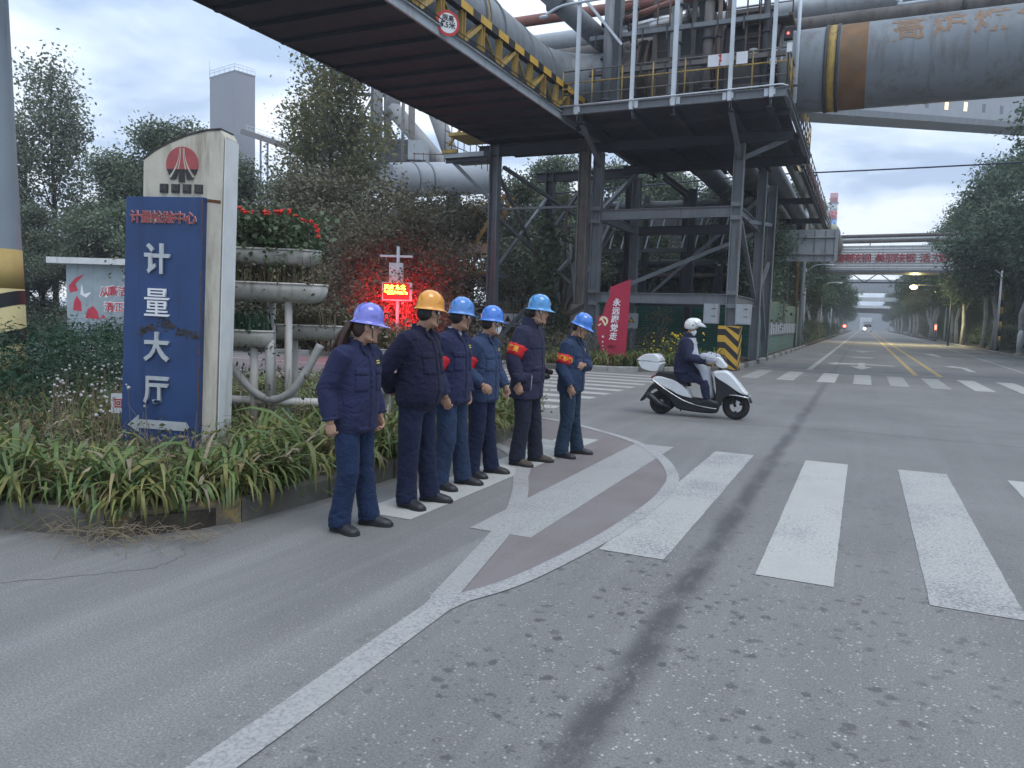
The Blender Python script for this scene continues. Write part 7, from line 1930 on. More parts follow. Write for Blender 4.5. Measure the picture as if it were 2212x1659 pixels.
    # ---------- face details, hair
    if not (mask == "full"):
        for s_ in (-1, 1):
            MB().ell(HM @ Vector((.0862, .0315 * s_, .0112)), (.0030 * s, .0090 * s, .0027 * s), 8, 6, M=HM.to_3x3().normalized()).build("eye", M_eye, root, local=True)
            MB().tube([HM @ Vector(p) for p in ((.0925, .016 * s_, .030), (.0935, .032 * s_, .0335), (.082, .050 * s_, .029))], [.0018, .0022, .0012], 6).build("eyebrow", M_hair, root, local=True)
    h_ = MB(); hb_ = remesh_hair = MB()
    hb_.ell(HM @ Vector((-.018, 0, .034)), (.0965 * s, .0785 * s, .083 * s), 18, 12, M=HM.to_3x3().normalized()); hb_.ell(HM @ Vector((-.040, 0, -.008)), (.072 * s, .0725 * s, .070 * s), 18, 12, M=HM.to_3x3().normalized())
    for s_ in (-1, 1): hb_.ell(HM @ Vector((.022, .068 * s_, .018)), (.018 * s, .010 * s, .036 * s), 8, 6, M=HM.to_3x3().normalized())
    if pony:
        hb_.ell(HM @ Vector((-.060, 0, -.02)), (.06 * s, .07 * s, .075 * s), 14, 10, M=HM.to_3x3().normalized())
    hr = remeshed(hb_, .007, 3, .5); link_mesh("hair", hr, hair_m or M_hair, root)
    if pony:
        p0 = HM @ Vector((-.105, 0, .008))
        bk = Vector((HM.to_3x3() @ Vector((-1, 0, 0)))).normalized()
        pp = MB(); 
        for k in range(9):
            o = Vector((RND.gauss(0, .010), RND.gauss(0, .012), RND.gauss(0, .008)))
            pp.tube([p0, p0 + bk * .035 + Vector((0, 0, -.01)) + o * .6, p0 + bk * .075 + Vector((0, 0, -.08)) + o * 1.4, p0 + bk * .105 + Vector((0, 0, -.17)) + o * 2, p0 + bk * .125 + Vector((0, 0, -.24)) + o * 1.6], [.016, .018, .016, .011, .003], 7)
        pp.build("ponytail", hair_m or M_hair, root, local=True)
    if mask:
        mk = MB(); rg = []
        for z, xx, w in ((-.112, .080, .024), (-.100, .096, .040), (-.075, .106, .053), (-.050, .113, .058), (-.028, .1125, .052), (-.010, .099, .034)):
            rg.append([HM @ Vector((xx - (xx - .035) * abs(t_) ** 2.2, w * t_ * 1.12, z)) for t_ in np.linspace(-1, 1, 11)] + [HM @ Vector((xx - .006 - (xx - .035) * abs(t_) ** 2.2, w * t_ * 1.08, z)) for t_ in np.linspace(1, -1, 11)])
        mk.loft(rg, 0, True, True); mo_ = mk.build("face_mask", M_mask, root, local=True)
        for s_ in (-1, 1):
            MB().tube([HM @ Vector(p) for p in ((.045, .062 * s_, -.035), (.012, .079 * s_, .006), (-.012, .084 * s_, .01), (-.02, .083 * s_, -.015), (.012, .073 * s_, -.06), (.045, .056 * s_, -.085))], .0022, 5).build("mask_loop", M_mask, mo_, local=True)
    # ---------- jacket
    jk = MB(); B = bulk; hs = hem
    prof = [(hs, .0, .136, .186), (hs + .03, .002, .141, .191), (hs + .055, .004 + belly * .3, .150 + belly * .5, .197), (.97, .006 + belly * .6, .148 + belly, .194), (1.08, .005 + belly * .5, .145 + belly * .8, .192), (1.19, .002 + belly * .2, .142 + belly * .3, .198), (1.29, .0, .134, .204), (1.36, -.006, .118, .200), (1.41, -.012, .098, .172), (1.44, -.016, .080, .120), (1.465, -.014, .066, .082), (1.478, -.012, .060, .072)]
    if parka: prof[1] = (hs + .04, .002, .150, .205); prof[0] = (hs, .002, .150, .206)
    rings = []
    for z, c, a, bb in prof:
        Bz = B if z < 1.42 else 1 + (B - 1) * .4
        r = ring_se(c, a * Bz, bb * Bz, z)
        rings.append([TT(tuple(v)) for v in r])
    jk.loft(rings, 0, True, True)
    foci = []
    for sd_, k in ((-1, 'R'), (1, 'L')):
        S_, E_, W_ = sh[k]; ub = s * (1 + .5 * (B - 1))
        C_ = E_.lerp(W_, .95)
        jk.tube([TT((-.01, .09 * sd_, 1.33)), TT((-.01, .150 * sd_, 1.375)), S_ + Vector((0, .006 * sd_, -.012)), S_.lerp(E_, .33), S_.lerp(E_, .7), E_, E_.lerp(W_, .3), E_.lerp(W_, .65), C_], [.078 * ub, .088 * ub, .088 * ub, .085 * ub, .079 * ub, .075 * ub, .074 * ub, .068 * ub, .056 * ub], 16)
        jk.ell(S_ + Vector((0, -.008 * sd_, -.004)), (.082 * ub, .078 * ub, .078 * ub), 12, 8); jk.ell(E_, .074 * ub, 12, 8)
        foci += [(E_, .15), (S_.lerp(E_, .25) + Vector((0, -.03 * sd_, -.05)), .12), (C_, .10)]
    foci += [(TT((.1, 0, .95)), .2), (TT((.1, .12, .9)), .16), (TT((.1, -.12, .9)), .16), (TT((-.1, 0, .92)), .2)]
    jm_ = remeshed(jk, .0098, 5, .55); wrinkle(jm_, .0085, seed, foci)
    jo = link_mesh("jacket", jm_, jm, root)
    bvh = BVHTree.FromPolygons([v.co for v in jm_.vertices], [tuple(p.vertices) for p in jm_.polygons])
    # cuffs, waistband
    for sd_, k in ((-1, 'R'), (1, 'L')):
        S_, E_, W_ = sh[k]; d = (W_ - E_).normalized(); c0 = E_.lerp(W_, .86)
        MB().tube([c0, c0 + d * .012, E_.lerp(W_, .95), E_.lerp(W_, .97)], [.050 * s * B, .060 * s * B, .0595 * s * B, .046 * s], 18).build("cuff", jm, jo, local=True)
    fx = lambda u, v: (TT((.6, u, v)), (Matrix.Rotation(lean, 3, 'Y') @ Vector((-1, 0, 0))))
    zt = 1.40
    patch(bvh, -.024, .024, hs + .014, zt, fx, 4, 26, .007).build("placket", jm, jo, local=True)
    if not parka:
        patch(bvh, -.13, .13, hs + .016, hs + .06, fx, 18, 3, .006).build("waistband", jm, jo, local=True)
    if pockets:
        for yy in (-.105, .105):
            z0 = 1.235 if not parka else 1.0
            fl = patch(bvh, yy - .062, yy + .062, z0 - .0, z0 + .052, fx, 8, 4, .009); fl.build("pocket_flap", jm, jo, local=True)
            patch(bvh, yy - .058, yy + .058, z0 - .125, z0 + .003, fx, 8, 6, .0045).build("pocket", jm, jo, local=True)
            h = bvh.ray_cast(*[Vector(q) for q in fx(yy, z0 + .014)])
            if h[0] is not None: MB().ell(h[0] + h[1] * .012, .0055, 8, 5).build("button", M_button, jo, local=True)
        if parka:
            patch(bvh, -.19, .19, 1.235, 1.25, fx, 18, 2, .008).build("yoke_seam", jm, jo, local=True)
            fy = lambda u, v: (TT((u, -.7, v)), Vector((0, 1, 0)))
            patch(bvh, -.02, .12, .80, .98, fy, 7, 7, .012).build("side_pocket", jm, jo, local=True)
            patch(bvh, .112, .119, .80, .96, fy, 2, 7, .014).build("pocket_zip", M_steel_l, jo, local=True)
            fsl = lambda u, v: (TT((u, -.7, v)), Vector((0, 1, 0)))
    if chest_logo:
        for i in range(2): patch(bvh, .075, .135, 1.315 + i * .018, 1.325 + i * .018, fx, 5, 1, .004, .003).build("embroidery", M_yprint, jo, local=True)
    # collar
    cz0, cz1 = 1.455, (1.505 if not parka else 1.545)
    rings = []
    for z, g_ in ((cz0 - .03, .010), (cz0, .006), (cz1, .004), (cz1 + .003, -.004), (cz0 + .0, -.006)):
        gap = .55 if collar_open else .18
        ring = []
        for j in range(25):
            a = gap + (2 * PI - 2 * gap) * j / 24
            fl_ = .03 * (1 if collar_open else .4) * max(0, math.cos(a)) * (1 if z >= cz1 - .01 else .4)
            ring.append(TT((-.012 + (.064 + g_ + fl_ + (.016 if parka else 0)) * math.cos(a), (.072 + g_ + (.016 if parka else 0)) * math.sin(a), z - .022 * max(0, math.cos(a)) - (.012 if abs(math.cos(a)) < .3 else 0))))
        rings.append(ring)
    MB().loft(rings, 0, False, True, closed=False).build("collar", jm, jo, local=True)
    if collar_open:
        for s_ in (-1, 1):
            lp = MB()
            P0 = [TT(q) for q in ((.045, .012 * s_, 1.432), (.050, .052 * s_, 1.488), (.098, .078 * s_, 1.420), (.118, .040 * s_, 1.376))]
            nn = (P0[1] - P0[0]).cross(P0[2] - P0[0]).normalized() * (.006 if s_ < 0 else -.006)
            lp.add(P0 + [p + nn for p in P0], [(0, 1, 2, 3), (7, 6, 5, 4), (0, 4, 5, 1), (1, 5, 6, 2), (2, 6, 7, 3), (3, 7, 4, 0)]); lp.build("collar_point", jm, jo, local=True)
    if undershirt:
        us = MB(); us.tube([TT((.0, 0, 1.40)), TT((-.004, 0, 1.46)), TT((-.004, 0, 1.505))], [.085 * s, .068 * s, .060 * s], 18); us.build("undershirt", M_vest, root, local=True)
    # ---------- trousers
    tb = MB()
    rings = [[Vector((v.x, v.y, v.z)) for v in [TT(tuple(q)) for q in ring_se(c, a, bb, z)]] for z, c, a, bb in ((1.00, .0, .112, .158), (.93, .0, .122, .168), (.86, -.004, .128, .176), (.80, -.006, .118, .168), (.775, -.004, .09, .13))]
    tb.loft(rings[::-1], 0, True, True); fo = []
    seated = drop > 0.05
    for k, (h0, kn, an) in legs.items():
        dn = (an - kn).normalized()
        if not seated:
            pts = [h0 + Vector((0, 0, .0)), h0.lerp(kn, .22), h0.lerp(kn, .6), kn, kn.lerp(an, .3), kn.lerp(an, .7), Vector((an.x + .004, an.y, .062)), Vector((an.x + .008, an.y, .036))]
            tb.tube(pts, [.090 * s, .106 * s, .098 * s, .089 * s, .084 * s, .084 * s, .091 * s, .088 * s], 18)
        else:
            pts = [h0, h0.lerp(kn, .3), h0.lerp(kn, .7), kn, kn.lerp(an, .35), kn.lerp(an, .75), an + dn * .01]
            tb.tube(pts, [.10 * s, .098 * s, .088 * s, .080 * s, .078 * s, .070 * s, .066 * s], 18); tb.ell(kn, .08 * s, 12, 8); tb.ell(h0, .1 * s, 12, 8)
        fo += [(kn + Vector((.02, 0, -.02)), .13), (Vector((an.x, an.y, .09 if not seated else an.z + .04)), .14), (h0 + Vector((.04, 0, -.07)), .15)]
    tm_ = remeshed(tb, .0105, 5, .5); wrinkle(tm_, .0125, seed + 9, fo, 1.2)
    link_mesh("trousers", tm_, tm, root)
    for k, (h0, kn, an) in legs.items():
        f = ft[k]; shoe(root, (f[0], f[1], f[2]), f[3] if len(f) > 3 else 0.0, sm, s * 1.0)
    if helmet_m: helmet_parts(root, HM, helmet_m, logo)
    # ---------- armband on the right sleeve
    if band is not None:
        S_, E_, W_ = sh['R']; ax = (E_ - S_).normalized(); u0, u1, start = band[:3]
        out0 = Vector((0, -1, 0)); out0 = (out0 - ax * out0.dot(ax)).normalized(); fr = ax.cross(out0) * 1
        if fr.x < 0: fr = -fr
        def bandpt(phi, q, lift):
            c = S_.lerp(E_, q); d = out0 * math.cos(phi) + fr * math.sin(phi)
            h = bvh.ray_cast(c + d * .22, -d)
            r = (h[0] - c).length if h[0] is not None and (h[0] - c).length < .14 else .085 * s
            r = min(r, .098 * s * B)
            return c + d * (r + lift)
        n = 40; rings = []
        for q, lf in ((u0, .001), (u0, .005), (u0 + (u1 - u0) * .3, .006), (u0 + (u1 - u0) * .7, .006), (u1, .005), (u1, .001)):
            rings.append([bandpt(2 * PI * j / n, q + .012 * math.sin(j * .9 + seed), lf + .002 * math.sin(j * 1.7 + q * 40)) for j in range(n)])
        ab = MB().loft(rings, 0, False, True).build("armband", M_arm, root, local=True)
        if len(band) > 3 and band[3]:
            um = (u0 + u1) / 2; L_ = (E_ - S_).length
            tmx = text_mesh(band[3], .062 * s, 0.0, .0022, align='LEFT')
            bm = bmesh.new(); bm.from_mesh(tmx); bmesh.ops.triangulate(bm, faces=bm.faces)
            bmesh.ops.subdivide_edges(bm, edges=[e for e in bm.edges if e.calc_length() > .03], cuts=1)
            for v in bm.verts: v.co = bandpt(start + v.co.x / (.086 * s * B), um - v.co.y / L_, .0105)
            bm.to_mesh(tmx); bm.free(); link_mesh("armband_text", tmx, M_gold, ab)
    return root

G_ = "workers standing in a row beside the crossing"
M_hp = helmet_mat("violet_blue_helmet", (0.155, 0.165, 0.56)); M_ho = helmet_mat("orange_helmet", (0.72, 0.29, 0.012)); M_hb = helmet_mat("blue_helmet", (0.055, 0.195, 0.52)); M_hb2 = helmet_mat("bright_blue_helmet", (0.035, 0.17, 0.58)); M_hb3 = helmet_mat("sky_blue_helmet", (0.045, 0.24, 0.52))
down = (0.05, 0, -1)
person("woman in a violet blue helmet with a brown ponytail, nearest in the row of workers", -3.36, 4.55, 0.0, 1.61, rad(40), rad(6),
       {'R': [(-.085, -.262, 1.115), (-.015, -.272, .875), (.10, .0, -1), (-.3, .9, 0)], 'L': [(-.04, .255, 1.10), (.075, .245, .885), (.2, 0, -1)]},
       M_jk1, M_tr1, M_shoe, M_skin2, M_hp, hem=.775, lean=rad(3.5), stoop=.055, feet={'R': (-.01, -.14, 0, rad(-12)), 'L': (.06, .125, 0, rad(10))}, hair_m=M_hairb, pony=True, seed=1, group=None, curl=(1.05, .8), bulk=1.06)
person("stout worker in an orange helmet holding his hands behind his back", -3.34, 5.39, rad(2), 1.73, rad(62), rad(4),
       {'R': [(-.185, -.262, 1.12), (-.215, -.075, .955), (.0, 1, -.3), (-1, 0, 0)], 'L': [(-.185, .262, 1.12), (-.235, .07, .975), (0, -1, -.3), (-1, 0, 0)]},
       M_jk2, M_tr2, M_shoe, M_skin, M_ho, hem=.83, lean=rad(2.5), stoop=.05, feet={'R': (.0, -.14, 0, rad(-16)), 'L': (.06, .145, 0, rad(8))}, seed=2, bulk=1.10, chest_logo=False, belly=.02)
person("worker in a blue helmet with a pale undershirt and red armband, third from the left", -3.43, 6.12, 0.0, 1.70, rad(58), rad(5),
       {'R': [(-.03, -.262, 1.10), (.085, -.255, .885), (.22, .1, -1), (-.2, .9, 0)], 'L': [(-.04, .26, 1.1), (.05, .26, .87), down]},
       M_jk1, M_tr3, M_shoe, M_skin, M_hb, hem=.79, lean=rad(2), stoop=.045, feet={'R': (-.01, -.15, 0, rad(-10)), 'L': (.07, .155, 0, rad(6))}, seed=3, band=(.50, .88, rad(-75), "协管员"), undershirt=True, curl=(.75, .9), bulk=1.05)
person("worker in a bright blue helmet wearing a white face mask and plain red armband", -3.42, 6.74, 0.0, 1.64, rad(48), rad(4),
       {'R': [(-.09, -.285, 1.13), (.125, -.255, .985), (.8, .1, -.55), (-.1, .8, -.4)], 'L': [(.0, .285, 1.11), (.135, .275, .93), (.4, 0, -1)]},
       M_jk4, M_tr2, M_shoe, M_skin, M_hb2, hem=.785, lean=rad(2), stoop=.045, feet={'R': (-.02, -.14, 0, rad(-12)), 'L': (.06, .14, 0, rad(8))}, seed=4, band=(.48, .88, 0, None), mask=True, curl=(1.25, 1.15), bulk=1.04)
person("tall worker in a dark padded parka, sky blue helmet and brown suede shoes", -3.29, 7.54, rad(2), 1.78, rad(14), rad(3),
       {'R': [(-.06, -.285, 1.11), (.02, -.278, .87), (.12, .05, -1), (-.2, .9, 0)], 'L': [(-.03, .285, 1.11), (.03, .28, .87), down]},
       M_parka, M_tr5, M_shoeb, M_skin2, M_hb3, hem=.70, lean=rad(2.5), stoop=.06, feet={'R': (-.02, -.16, 0, rad(-14)), 'L': (.07, .17, 0, rad(4))}, seed=5, band=(.48, .88, rad(-152), "交通协管员"), collar_open=False, parka=True, logo=2, chest_logo=False, curl=(.9, .9), bulk=1.10)
person("short worker in a bright blue helmet gripping his own armband, farthest in the row", -3.05, 8.26, rad(-2), 1.61, rad(8), rad(20),
       {'R': [(-.03, -.265, 1.09), (.095, -.235, .90), (.28, .05, -1), (-.1, .9, -.1)], 'L': [(.10, .265, 1.12), (.165, -.03, 1.15), (-.25, -1, .03), (-1, .2, -.1)]},
       M_jk6, M_tr6, M_shoe, M_skin, M_hb2, hem=.80, feet={'R': (-.01, -.17, 0, rad(-10)), 'L': (.05, .17, 0, rad(10))}, seed=6, band=(.42, .78, rad(-62), "交通协管员"), logo=1, lean=rad(3), stoop=.055, curl=(.9, .85), point=True, bulk=1.05)

# black gloves dangling behind the last worker
gv = thing("glove", "pair of black work gloves dangling behind the last worker in the row", "glove", (-3.22, 8.0, .93))
M_glove = mat("black_glove", (.018, .018, .02), .7, var=.3, vscale=20)
for k in range(2):
    hb = MB(); hand_shapes(hb, Vector((-3.235 - .015 * k, 8.02 - .05 * k, .985 - .06 * k)), Vector((-.55, -.75, .25 - .4 * k)), Vector((.3, -.5, -.6)), 1 if k else -1, .45, 1.1)
    gm_ = remeshed(hb, .005, 1, .4)
    for v in gm_.vertices: v.co -= Vector(gv.location)
    link_mesh("glove_shell", gm_, M_glove, gv)
# ------------------------------------------------------------------ scooter and rider
M_scw = mat("white_scooter_plastic", (0.62, 0.64, 0.66), .28, var=.04, coat=.4, dirt=(.4, .4, .4), dirt_amt=.2)
M_sck = mat("black_scooter_plastic", (.020, .021, .024), .35, var=.15)
M_tyre = mat("tyre_rubber", (.020, .020, .021), .85, var=.2)
M_chrome = mat("bright_trim", (.75, .76, .78), .18, metal=.9, var=.05)
M_seat = mat("black_seat_vinyl", (.018, .018, .02), .45, var=.15)
M_redlens = mat("red_lens", (.30, .015, .02), .2, coat=.5)
SX, SY = -2.47, 12.92
sc_ = thing("scooter", "white and black motor scooter with a white top box crossing the junction", "scooter", (SX, SY, 0), rad(1))
def zp(*pts): return [((a - 1097) * .00136, (1397 - b_) * .00136) for a, b_ in pts]
def shell(name, pts, w, m_, y0=0.0, rnd=.82, mid=.5, parent=None):
    """side outline with a rounded cross section of half width w"""
    P_ = zp(*pts); cx_ = sum(p[0] for p in P_) / len(P_); cz_ = sum(p[1] for p in P_) / len(P_)
    # subdivide the outline for a softer edge
    P2 = []
    for i in range(len(P_)):
        a, b_, c, d = P_[i - 1], P_[i], P_[(i + 1) % len(P_)], P_[(i + 2) % len(P_)]
        for u in (0, .34, .67):
            P2.append(tuple(.5 * ((2 * b_[k]) + (-a[k] + c[k]) * u + (2 * a[k] - 5 * b_[k] + 4 * c[k] - d[k]) * u * u + (-a[k] + 3 * b_[k] - 3 * c[k] + d[k]) * u ** 3) for k in (0, 1)))
    rings = []
    for y, k in ((-w, rnd), (-w * .86, (1 + rnd) / 2 + .04), (-w * mid, 1.0), (w * mid, 1.0), (w * .86, (1 + rnd) / 2 + .04), (w, rnd)):
        rings.append([Vector((cx_ + (x - cx_) * k, y0 + y, cz_ + (z - cz_) * k)) for x, z in P2])
    return MB().loft(rings, 0, True, True).build(name, m_, parent or sc_, local=True)
def wheel(x, r, w, parent):
    t_ = MB(); rings = []
    for i in range(37):
        a = 2 * PI * i / 36; rings.append([Vector((x + (r - w * .55 + w * .55 * math.cos(q)) * math.cos(a), w * .5 * math.sin(q), r + (r - w * .55 + w * .55 * math.cos(q)) * math.sin(a))) for q in [2 * PI * k / 12 for k in range(12)]])
    t_.loft(rings, 0, False, True); tyre = t_.build("wheel", M_tyre, parent, local=True)
    rm = MB(); rr = r - w * 1.02
    rm.loft([[Vector((x + q * math.cos(2 * PI * j / 32), y, r + q * math.sin(2 * PI * j / 32))) for j in range(32)] for q, y in ((rr, -w * .36), (rr - .014, -w * .36), (rr - .014, w * .36), (rr, w * .36), (rr, -w * .36))], 0, False, False)
    rm.tube([(x, -w * .5, r), (x, w * .5, r)], .045, 16)
    for k in range(3):
        a = .5 + 2 * PI * k / 3
        rm.bar((x + .03 * math.cos(a), 0, r + .03 * math.sin(a)), (x + rr * math.cos(a), 0, r + rr * math.sin(a)), .03, .042)
    rm.build("rim", M_chrome if False else M_sck, tyre, local=True)
    dsk = MB(); dsk.tube([(x, -w * .62, r), (x, -w * .56, r)], rr * .62, 24); dsk.build("brake_disc", M_chrome, tyre, local=True)
    return tyre
wheel(zp((1556, 0))[0][0], .222, .105, sc_); wheel(zp((640, 0))[0][0], .205, .115, sc_)
shell("rear_fairing", [(520, 945), (600, 905), (720, 925), (850, 965), (960, 1050), (1035, 1150), (1010, 1165), (880, 1135), (760, 1075), (600, 1010)], .16, M_scw)
shell("rear_body", [(545, 990), (720, 1070), (880, 1140), (1040, 1170), (1230, 1195), (1340, 1235), (1350, 1290), (1285, 1338), (900, 1322), (800, 1260), (700, 1150), (580, 1080)], .13, M_sck)
for s_ in (-1, 1):
    MB().tube(smooth_curve([Vector((x, s_ * .158, z)) for x, z in zp((530, 950), (620, 1015), (760, 1100), (930, 1190), (1080, 1235), (1250, 1262), (1340, 1268))], 4), .010, 6).build("trim_strip", M_chrome, sc_, local=True)
shell("floor_board", [(1000, 1160), (1340, 1200), (1380, 1235), (1300, 1262), (1050, 1235)], .17, M_sck)
shell("leg_shield", [(1290, 850), (1335, 840), (1420, 930), (1600, 1075), (1640, 1095), (1500, 1105), (1420, 1150), (1360, 1240), (1300, 1225), (1320, 1050)], .16, M_sck)
shell("front_fairing", [(1270, 822), (1350, 800), (1440, 808), (1560, 920), (1660, 1040), (1690, 1085), (1600, 1062), (1450, 965), (1300, 880)], .17, M_scw)
shell("front_lamp", [(1430, 850), (1480, 850), (1560, 930), (1540, 950), (1470, 900)], .12, M_chrome)
mg = MB(); rings = []
fxx = zp((1556, 0))[0][0]
for i in range(15):
    a = rad(18 + 150 * i / 14); rings.append([Vector((fxx + q * math.cos(a), y, .222 + q * math.sin(a))) for q, y in ((.245, -.075), (.268, -.05), (.272, 0), (.268, .05), (.245, .075), (.238, .07), (.258, .0), (.238, -.07))])
mg.loft(rings, 0, True, True).build("front_mudguard", M_sck, sc_, local=True)
MB().tube([Vector((x, -.15, z)) for x, z in zp((1480, 1090), (1560, 1088), (1640, 1100), (1712, 1112))], .012, 6).build("trim_strip", M_chrome, sc_, local=True)
MB().tube([Vector((x, .15, z)) for x, z in zp((1480, 1090), (1560, 1088), (1640, 1100), (1712, 1112))], .012, 6).build("trim_strip", M_chrome, sc_, local=True)
for s_ in (-1, 1): MB().tube([(fxx, .075 * s_, .222), (fxx - .10, .07 * s_, .46), (fxx - .17, .05 * s_, .70)], [.022, .024, .026], 8).build("fork", M_sck, sc_, local=True)
shell("handlebar_cowl", [(1278, 655), (1330, 640), (1385, 690), (1428, 752), (1395, 775), (1330, 762), (1290, 715)], .13, M_scw)
shell("headlight", [(1340, 725), (1385, 728), (1400, 755), (1355, 755)], .085, M_chrome)
MB().tube([(.21, -.33, .985), (.26, -.2, .985), (.30, 0, .98), (.26, .2, .985), (.21, .33, .985)], .018, 8).build("handlebar", M_sck, sc_, local=True)
MB().tube([(.30, 0, .98), (.40, 0, .62)], .03, 8).build("steering_stem", M_sck, sc_, local=True)
shell("seat", [(560, 905), (600, 865), (740, 855), (860, 895), (960, 955), (1000, 1020), (930, 1010), (780, 945), (640, 925)], .14, M_seat)
shell("rear_fender", [(372, 1240), (430, 1150), (500, 1040), (560, 1005), (620, 1050), (520, 1100), (450, 1190), (410, 1240)], .075, M_sck)
shell("tail_lamp", [(508, 930), (560, 905), (575, 950), (535, 965)], .12, M_redlens)
shell("engine_case", [(520, 1140), (700, 1150), (800, 1230), (770, 1330), (650, 1330), (540, 1240)], .06, M_sck, .09)
MB().tube([Vector((x, -.13, z)) for x, z in zp((760, 1290), (640, 1260), (520, 1170), (470, 1150))], [.03, .05, .06, .055], 12).build("exhaust", M_sck, sc_, local=True)
tb_ = shell("top_box", [(352, 735), (460, 728), (640, 742), (622, 800), (596, 852), (500, 850), (410, 828), (372, 790)], .20, M_scw, rnd=.9)
shell("box_lid", [(340, 705), (420, 648), (500, 640), (585, 642), (640, 738), (500, 728), (350, 728)], .205, M_scw, rnd=.86, parent=tb_)
shell("reflector", [(338, 695), (410, 652), (418, 668), (352, 716)], .17, M_redlens, rnd=.95, parent=tb_)
MB().tube([Vector((x, 0, z)) for x, z in zp((575, 840), (580, 890), (660, 905))], .02, 8).build("box_carrier", M_chrome, sc_, local=True)
MB().tube([(-.25, .1, .36), (-.33, .2, .05)], .012, 6).build("side_stand", M_sck, sc_, local=True)
for s_ in (-1, 1): MB().tube([(.24, .2 * s_, 1.0), (.22, .26 * s_, 1.10)], .007, 6).build("mirror_stalk", M_sck, sc_, local=True)

M_coat = cloth_mat("navy_padded_coat", (0.016, 0.019, 0.043), fold=.35)
M_apron = cloth_mat("pale_grey_riding_apron", (0.30, 0.32, 0.36), .12); M_mitt = cloth_mat("grey_handlebar_mitt", (0.33, 0.34, 0.38), .15)
ro = Vector((-.255, 0, 0))
rider = person("scooter rider in a dark coat, white visored helmet and grey riding apron", SX + ro.x, SY, rad(1), 1.70, rad(2), rad(6),
       {'R': [(.10, -.275, 1.13), (.405, -.285, 1.10), (1, .05, -.1), (.1, .2, -1)], 'L': [(.10, .275, 1.13), (.405, .285, 1.10), (1, -.05, -.1), (.1, -.2, -1)]},
       M_coat, M_coat, M_shoe, M_skin2, None, hem=.84, drop=.10, lean=rad(4), seed=8, collar_open=False, parka=True, pockets=False, chest_logo=False, bulk=1.14,
       legs={'R': [(.02, -.10, .79), (.36, -.15, .60), (.42, -.15, .33)], 'L': [(.02, .10, .79), (.36, .15, .60), (.42, .15, .33)]}, feet={'R': (.43, -.155, .245, 0.0), 'L': (.43, .155, .245, 0.0)}, curl=(1.1, 1.1), mask=True)
# coat skirt hanging over seat and legs
sk_ = MB(); rings = []
for z, x0, x1, w in ((.58, -.13, .30, .19), (.68, -.165, .30, .20), (.80, -.175, .27, .205), (.95, -.17, .19, .205), (1.08, -.165, .16, .205)):
    rings.append(ring_se((x0 + x1) / 2, (x1 - x0) / 2, w, z, 26, 2.8))
sk_.loft(rings, 0, True, True)
sm_ = remeshed(sk_, .011, 3, .5); wrinkle(sm_, .009, 15, [(Vector((.2, -.2, .8)), .25)]); link_mesh("coat_skirt", sm_, M_coat, rider)
# apron: a padded sheet from the chest down over the shins
ap = MB(); prof = [(.165, 1.33, .10), (.185, 1.22, .15), (.215, 1.08, .18), (.30, .93, .205), (.415, .80, .215), (.475, .66, .215), (.50, .50, .205), (.55, .34, .19)]
for s_ in (-1, 1):
    pass
rings = []
for i, (x, z, w) in enumerate(prof):
    r = []
    for t_ in np.linspace(-1, 1, 15): r.append(Vector((x - .11 * abs(t_) ** 3, w * t_, z)))
    for t_ in np.linspace(1, -1, 15): r.append(Vector((x - .025 - .11 * abs(t_) ** 3, w * .96 * t_, z - .004)))
    rings.append(r)
ap.loft(rings, 0, True, True); ao = ap.build("riding_apron", M_apron, rider, local=True)
for s_ in (-1, 1):
    m2 = MB(); m2.ell((.455, .27 * s_, 1.0), (.125, .07, .085), 14, 10, M=Matrix.Rotation(rad(12), 3, 'Y')); m2.ell((.37, .28 * s_, 1.03), (.09, .066, .07), 12, 8)
    mm_ = remeshed(m2, .009, 3, .5); wrinkle(mm_, .006, 20 + s_, []); o_ = link_mesh("handlebar_mitt", mm_, M_mitt, sc_); o_.location = (ro.x, 0, 0)
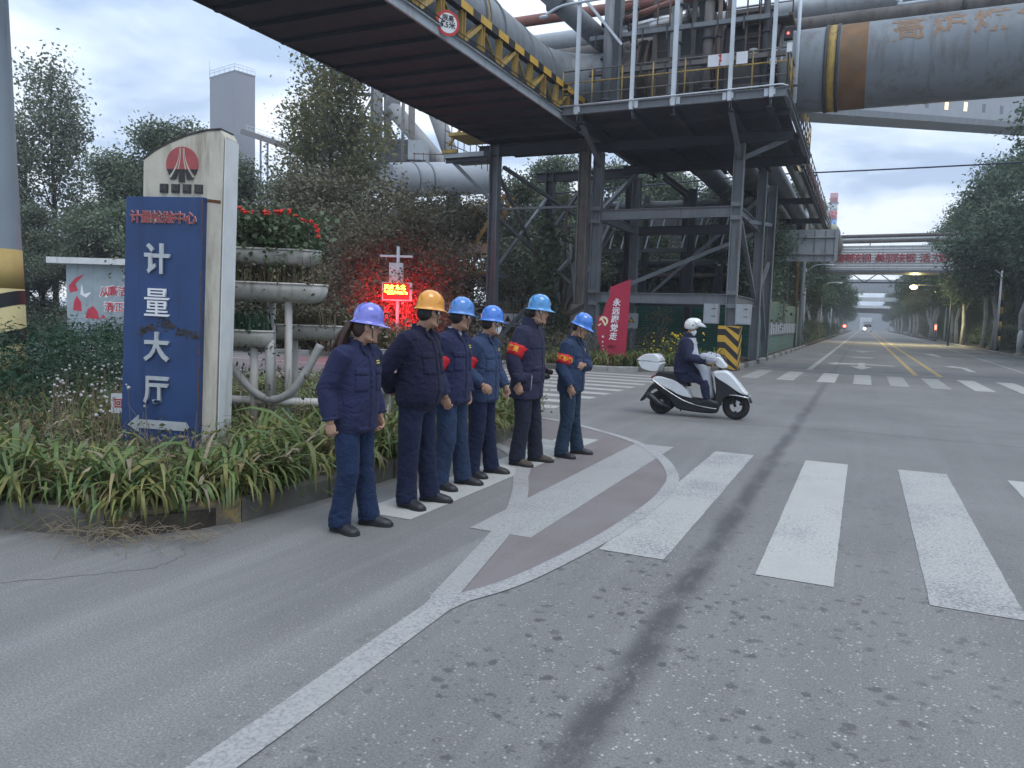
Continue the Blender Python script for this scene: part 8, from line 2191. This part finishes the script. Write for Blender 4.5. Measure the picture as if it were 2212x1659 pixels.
# open helmet with a raised clear visor
HMr = Matrix.Translation((.105, 0, 1.495)) @ Matrix.Rotation(rad(6), 4, 'Y')
hb = MB(); M_hw = helmet_mat("white_crash_helmet", (.70, .69, .66))
rings = []
n = 36
for k in range(13):
    u = k / 12; ph = -0.62 + (PI / 2 + .62) * u
    ring = []
    for j in range(n):
        a = 2 * PI * j / n; c, s_ = math.cos(a), math.sin(a)
        r_ = math.cos(ph) if ph > 0 else 1 - .12 * (ph / .62) ** 2
        zz = .045 + .125 * math.sin(ph) + (.10 * max(0, c) ** 2 * (1 - u) ** 1.2)
        ring.append(HMr @ Vector((.138 * r_ * c - .01, .118 * r_ * s_, zz)))
    rings.append(ring)
hb.loft(rings, 0, True, True); ho_ = hb.build("helmet", M_hw, rider, local=True)
MB().tube([HMr @ Vector((.02, -.120, .05)), HMr @ Vector((.02, -.108, .05))], .013, 12).build("visor_pivot", M_sck, ho_, local=True)
mt, t, b = new_mat("smoky_clear_visor"); b.inputs["Base Color"].default_value = (.8, .82, .84, 1); b.inputs["Roughness"].default_value = .08; b.inputs["Transmission Weight"].default_value = .55; b.inputs["IOR"].default_value = 1.1
vs = MB(); rings = []
for q in (0, 1):
    rings.append([])
for xx, zz, w in ((.105, .105, .105), (.145, .085, .112), (.185, .055, .110), (.215, .030, .10)):
    pass
grid = []
for i, (xx, zz, w, k) in enumerate(((.112, .115, .106, .09), (.150, .098, .112, .11), (.190, .072, .112, .13), (.222, .040, .104, .14))):
    grid.append([HMr @ Vector((xx - k * abs(t_) ** 2, w * t_, zz)) for t_ in np.linspace(-1, 1, 13)])
vs.loft(grid, 0, False, True, closed=False); vo = vs.build("visor", mt, ho_, local=True)
sd_m = vo.modifiers.new("thickness", 'SOLIDIFY'); sd_m.thickness = .003

# ------------------------------------------------------------------ evening haze
hz_m = bpy.data.materials.new("haze"); hz_m.use_nodes = True
_n = hz_m.node_tree; _n.nodes.remove(_n.nodes["Principled BSDF"])
pv = _n.nodes.new("ShaderNodeVolumePrincipled"); pv.inputs["Color"].default_value = (.86, .91, 1.0, 1); pv.inputs["Density"].default_value = 0.001; pv.inputs["Anisotropy"].default_value = 0.2
_n.links.new(pv.outputs[0], _n.nodes["Material Output"].inputs["Volume"])
hb = MB().bx(-290, 290, -80, 480, -1.4, 72); stuff(hb.build("haze", hz_m))
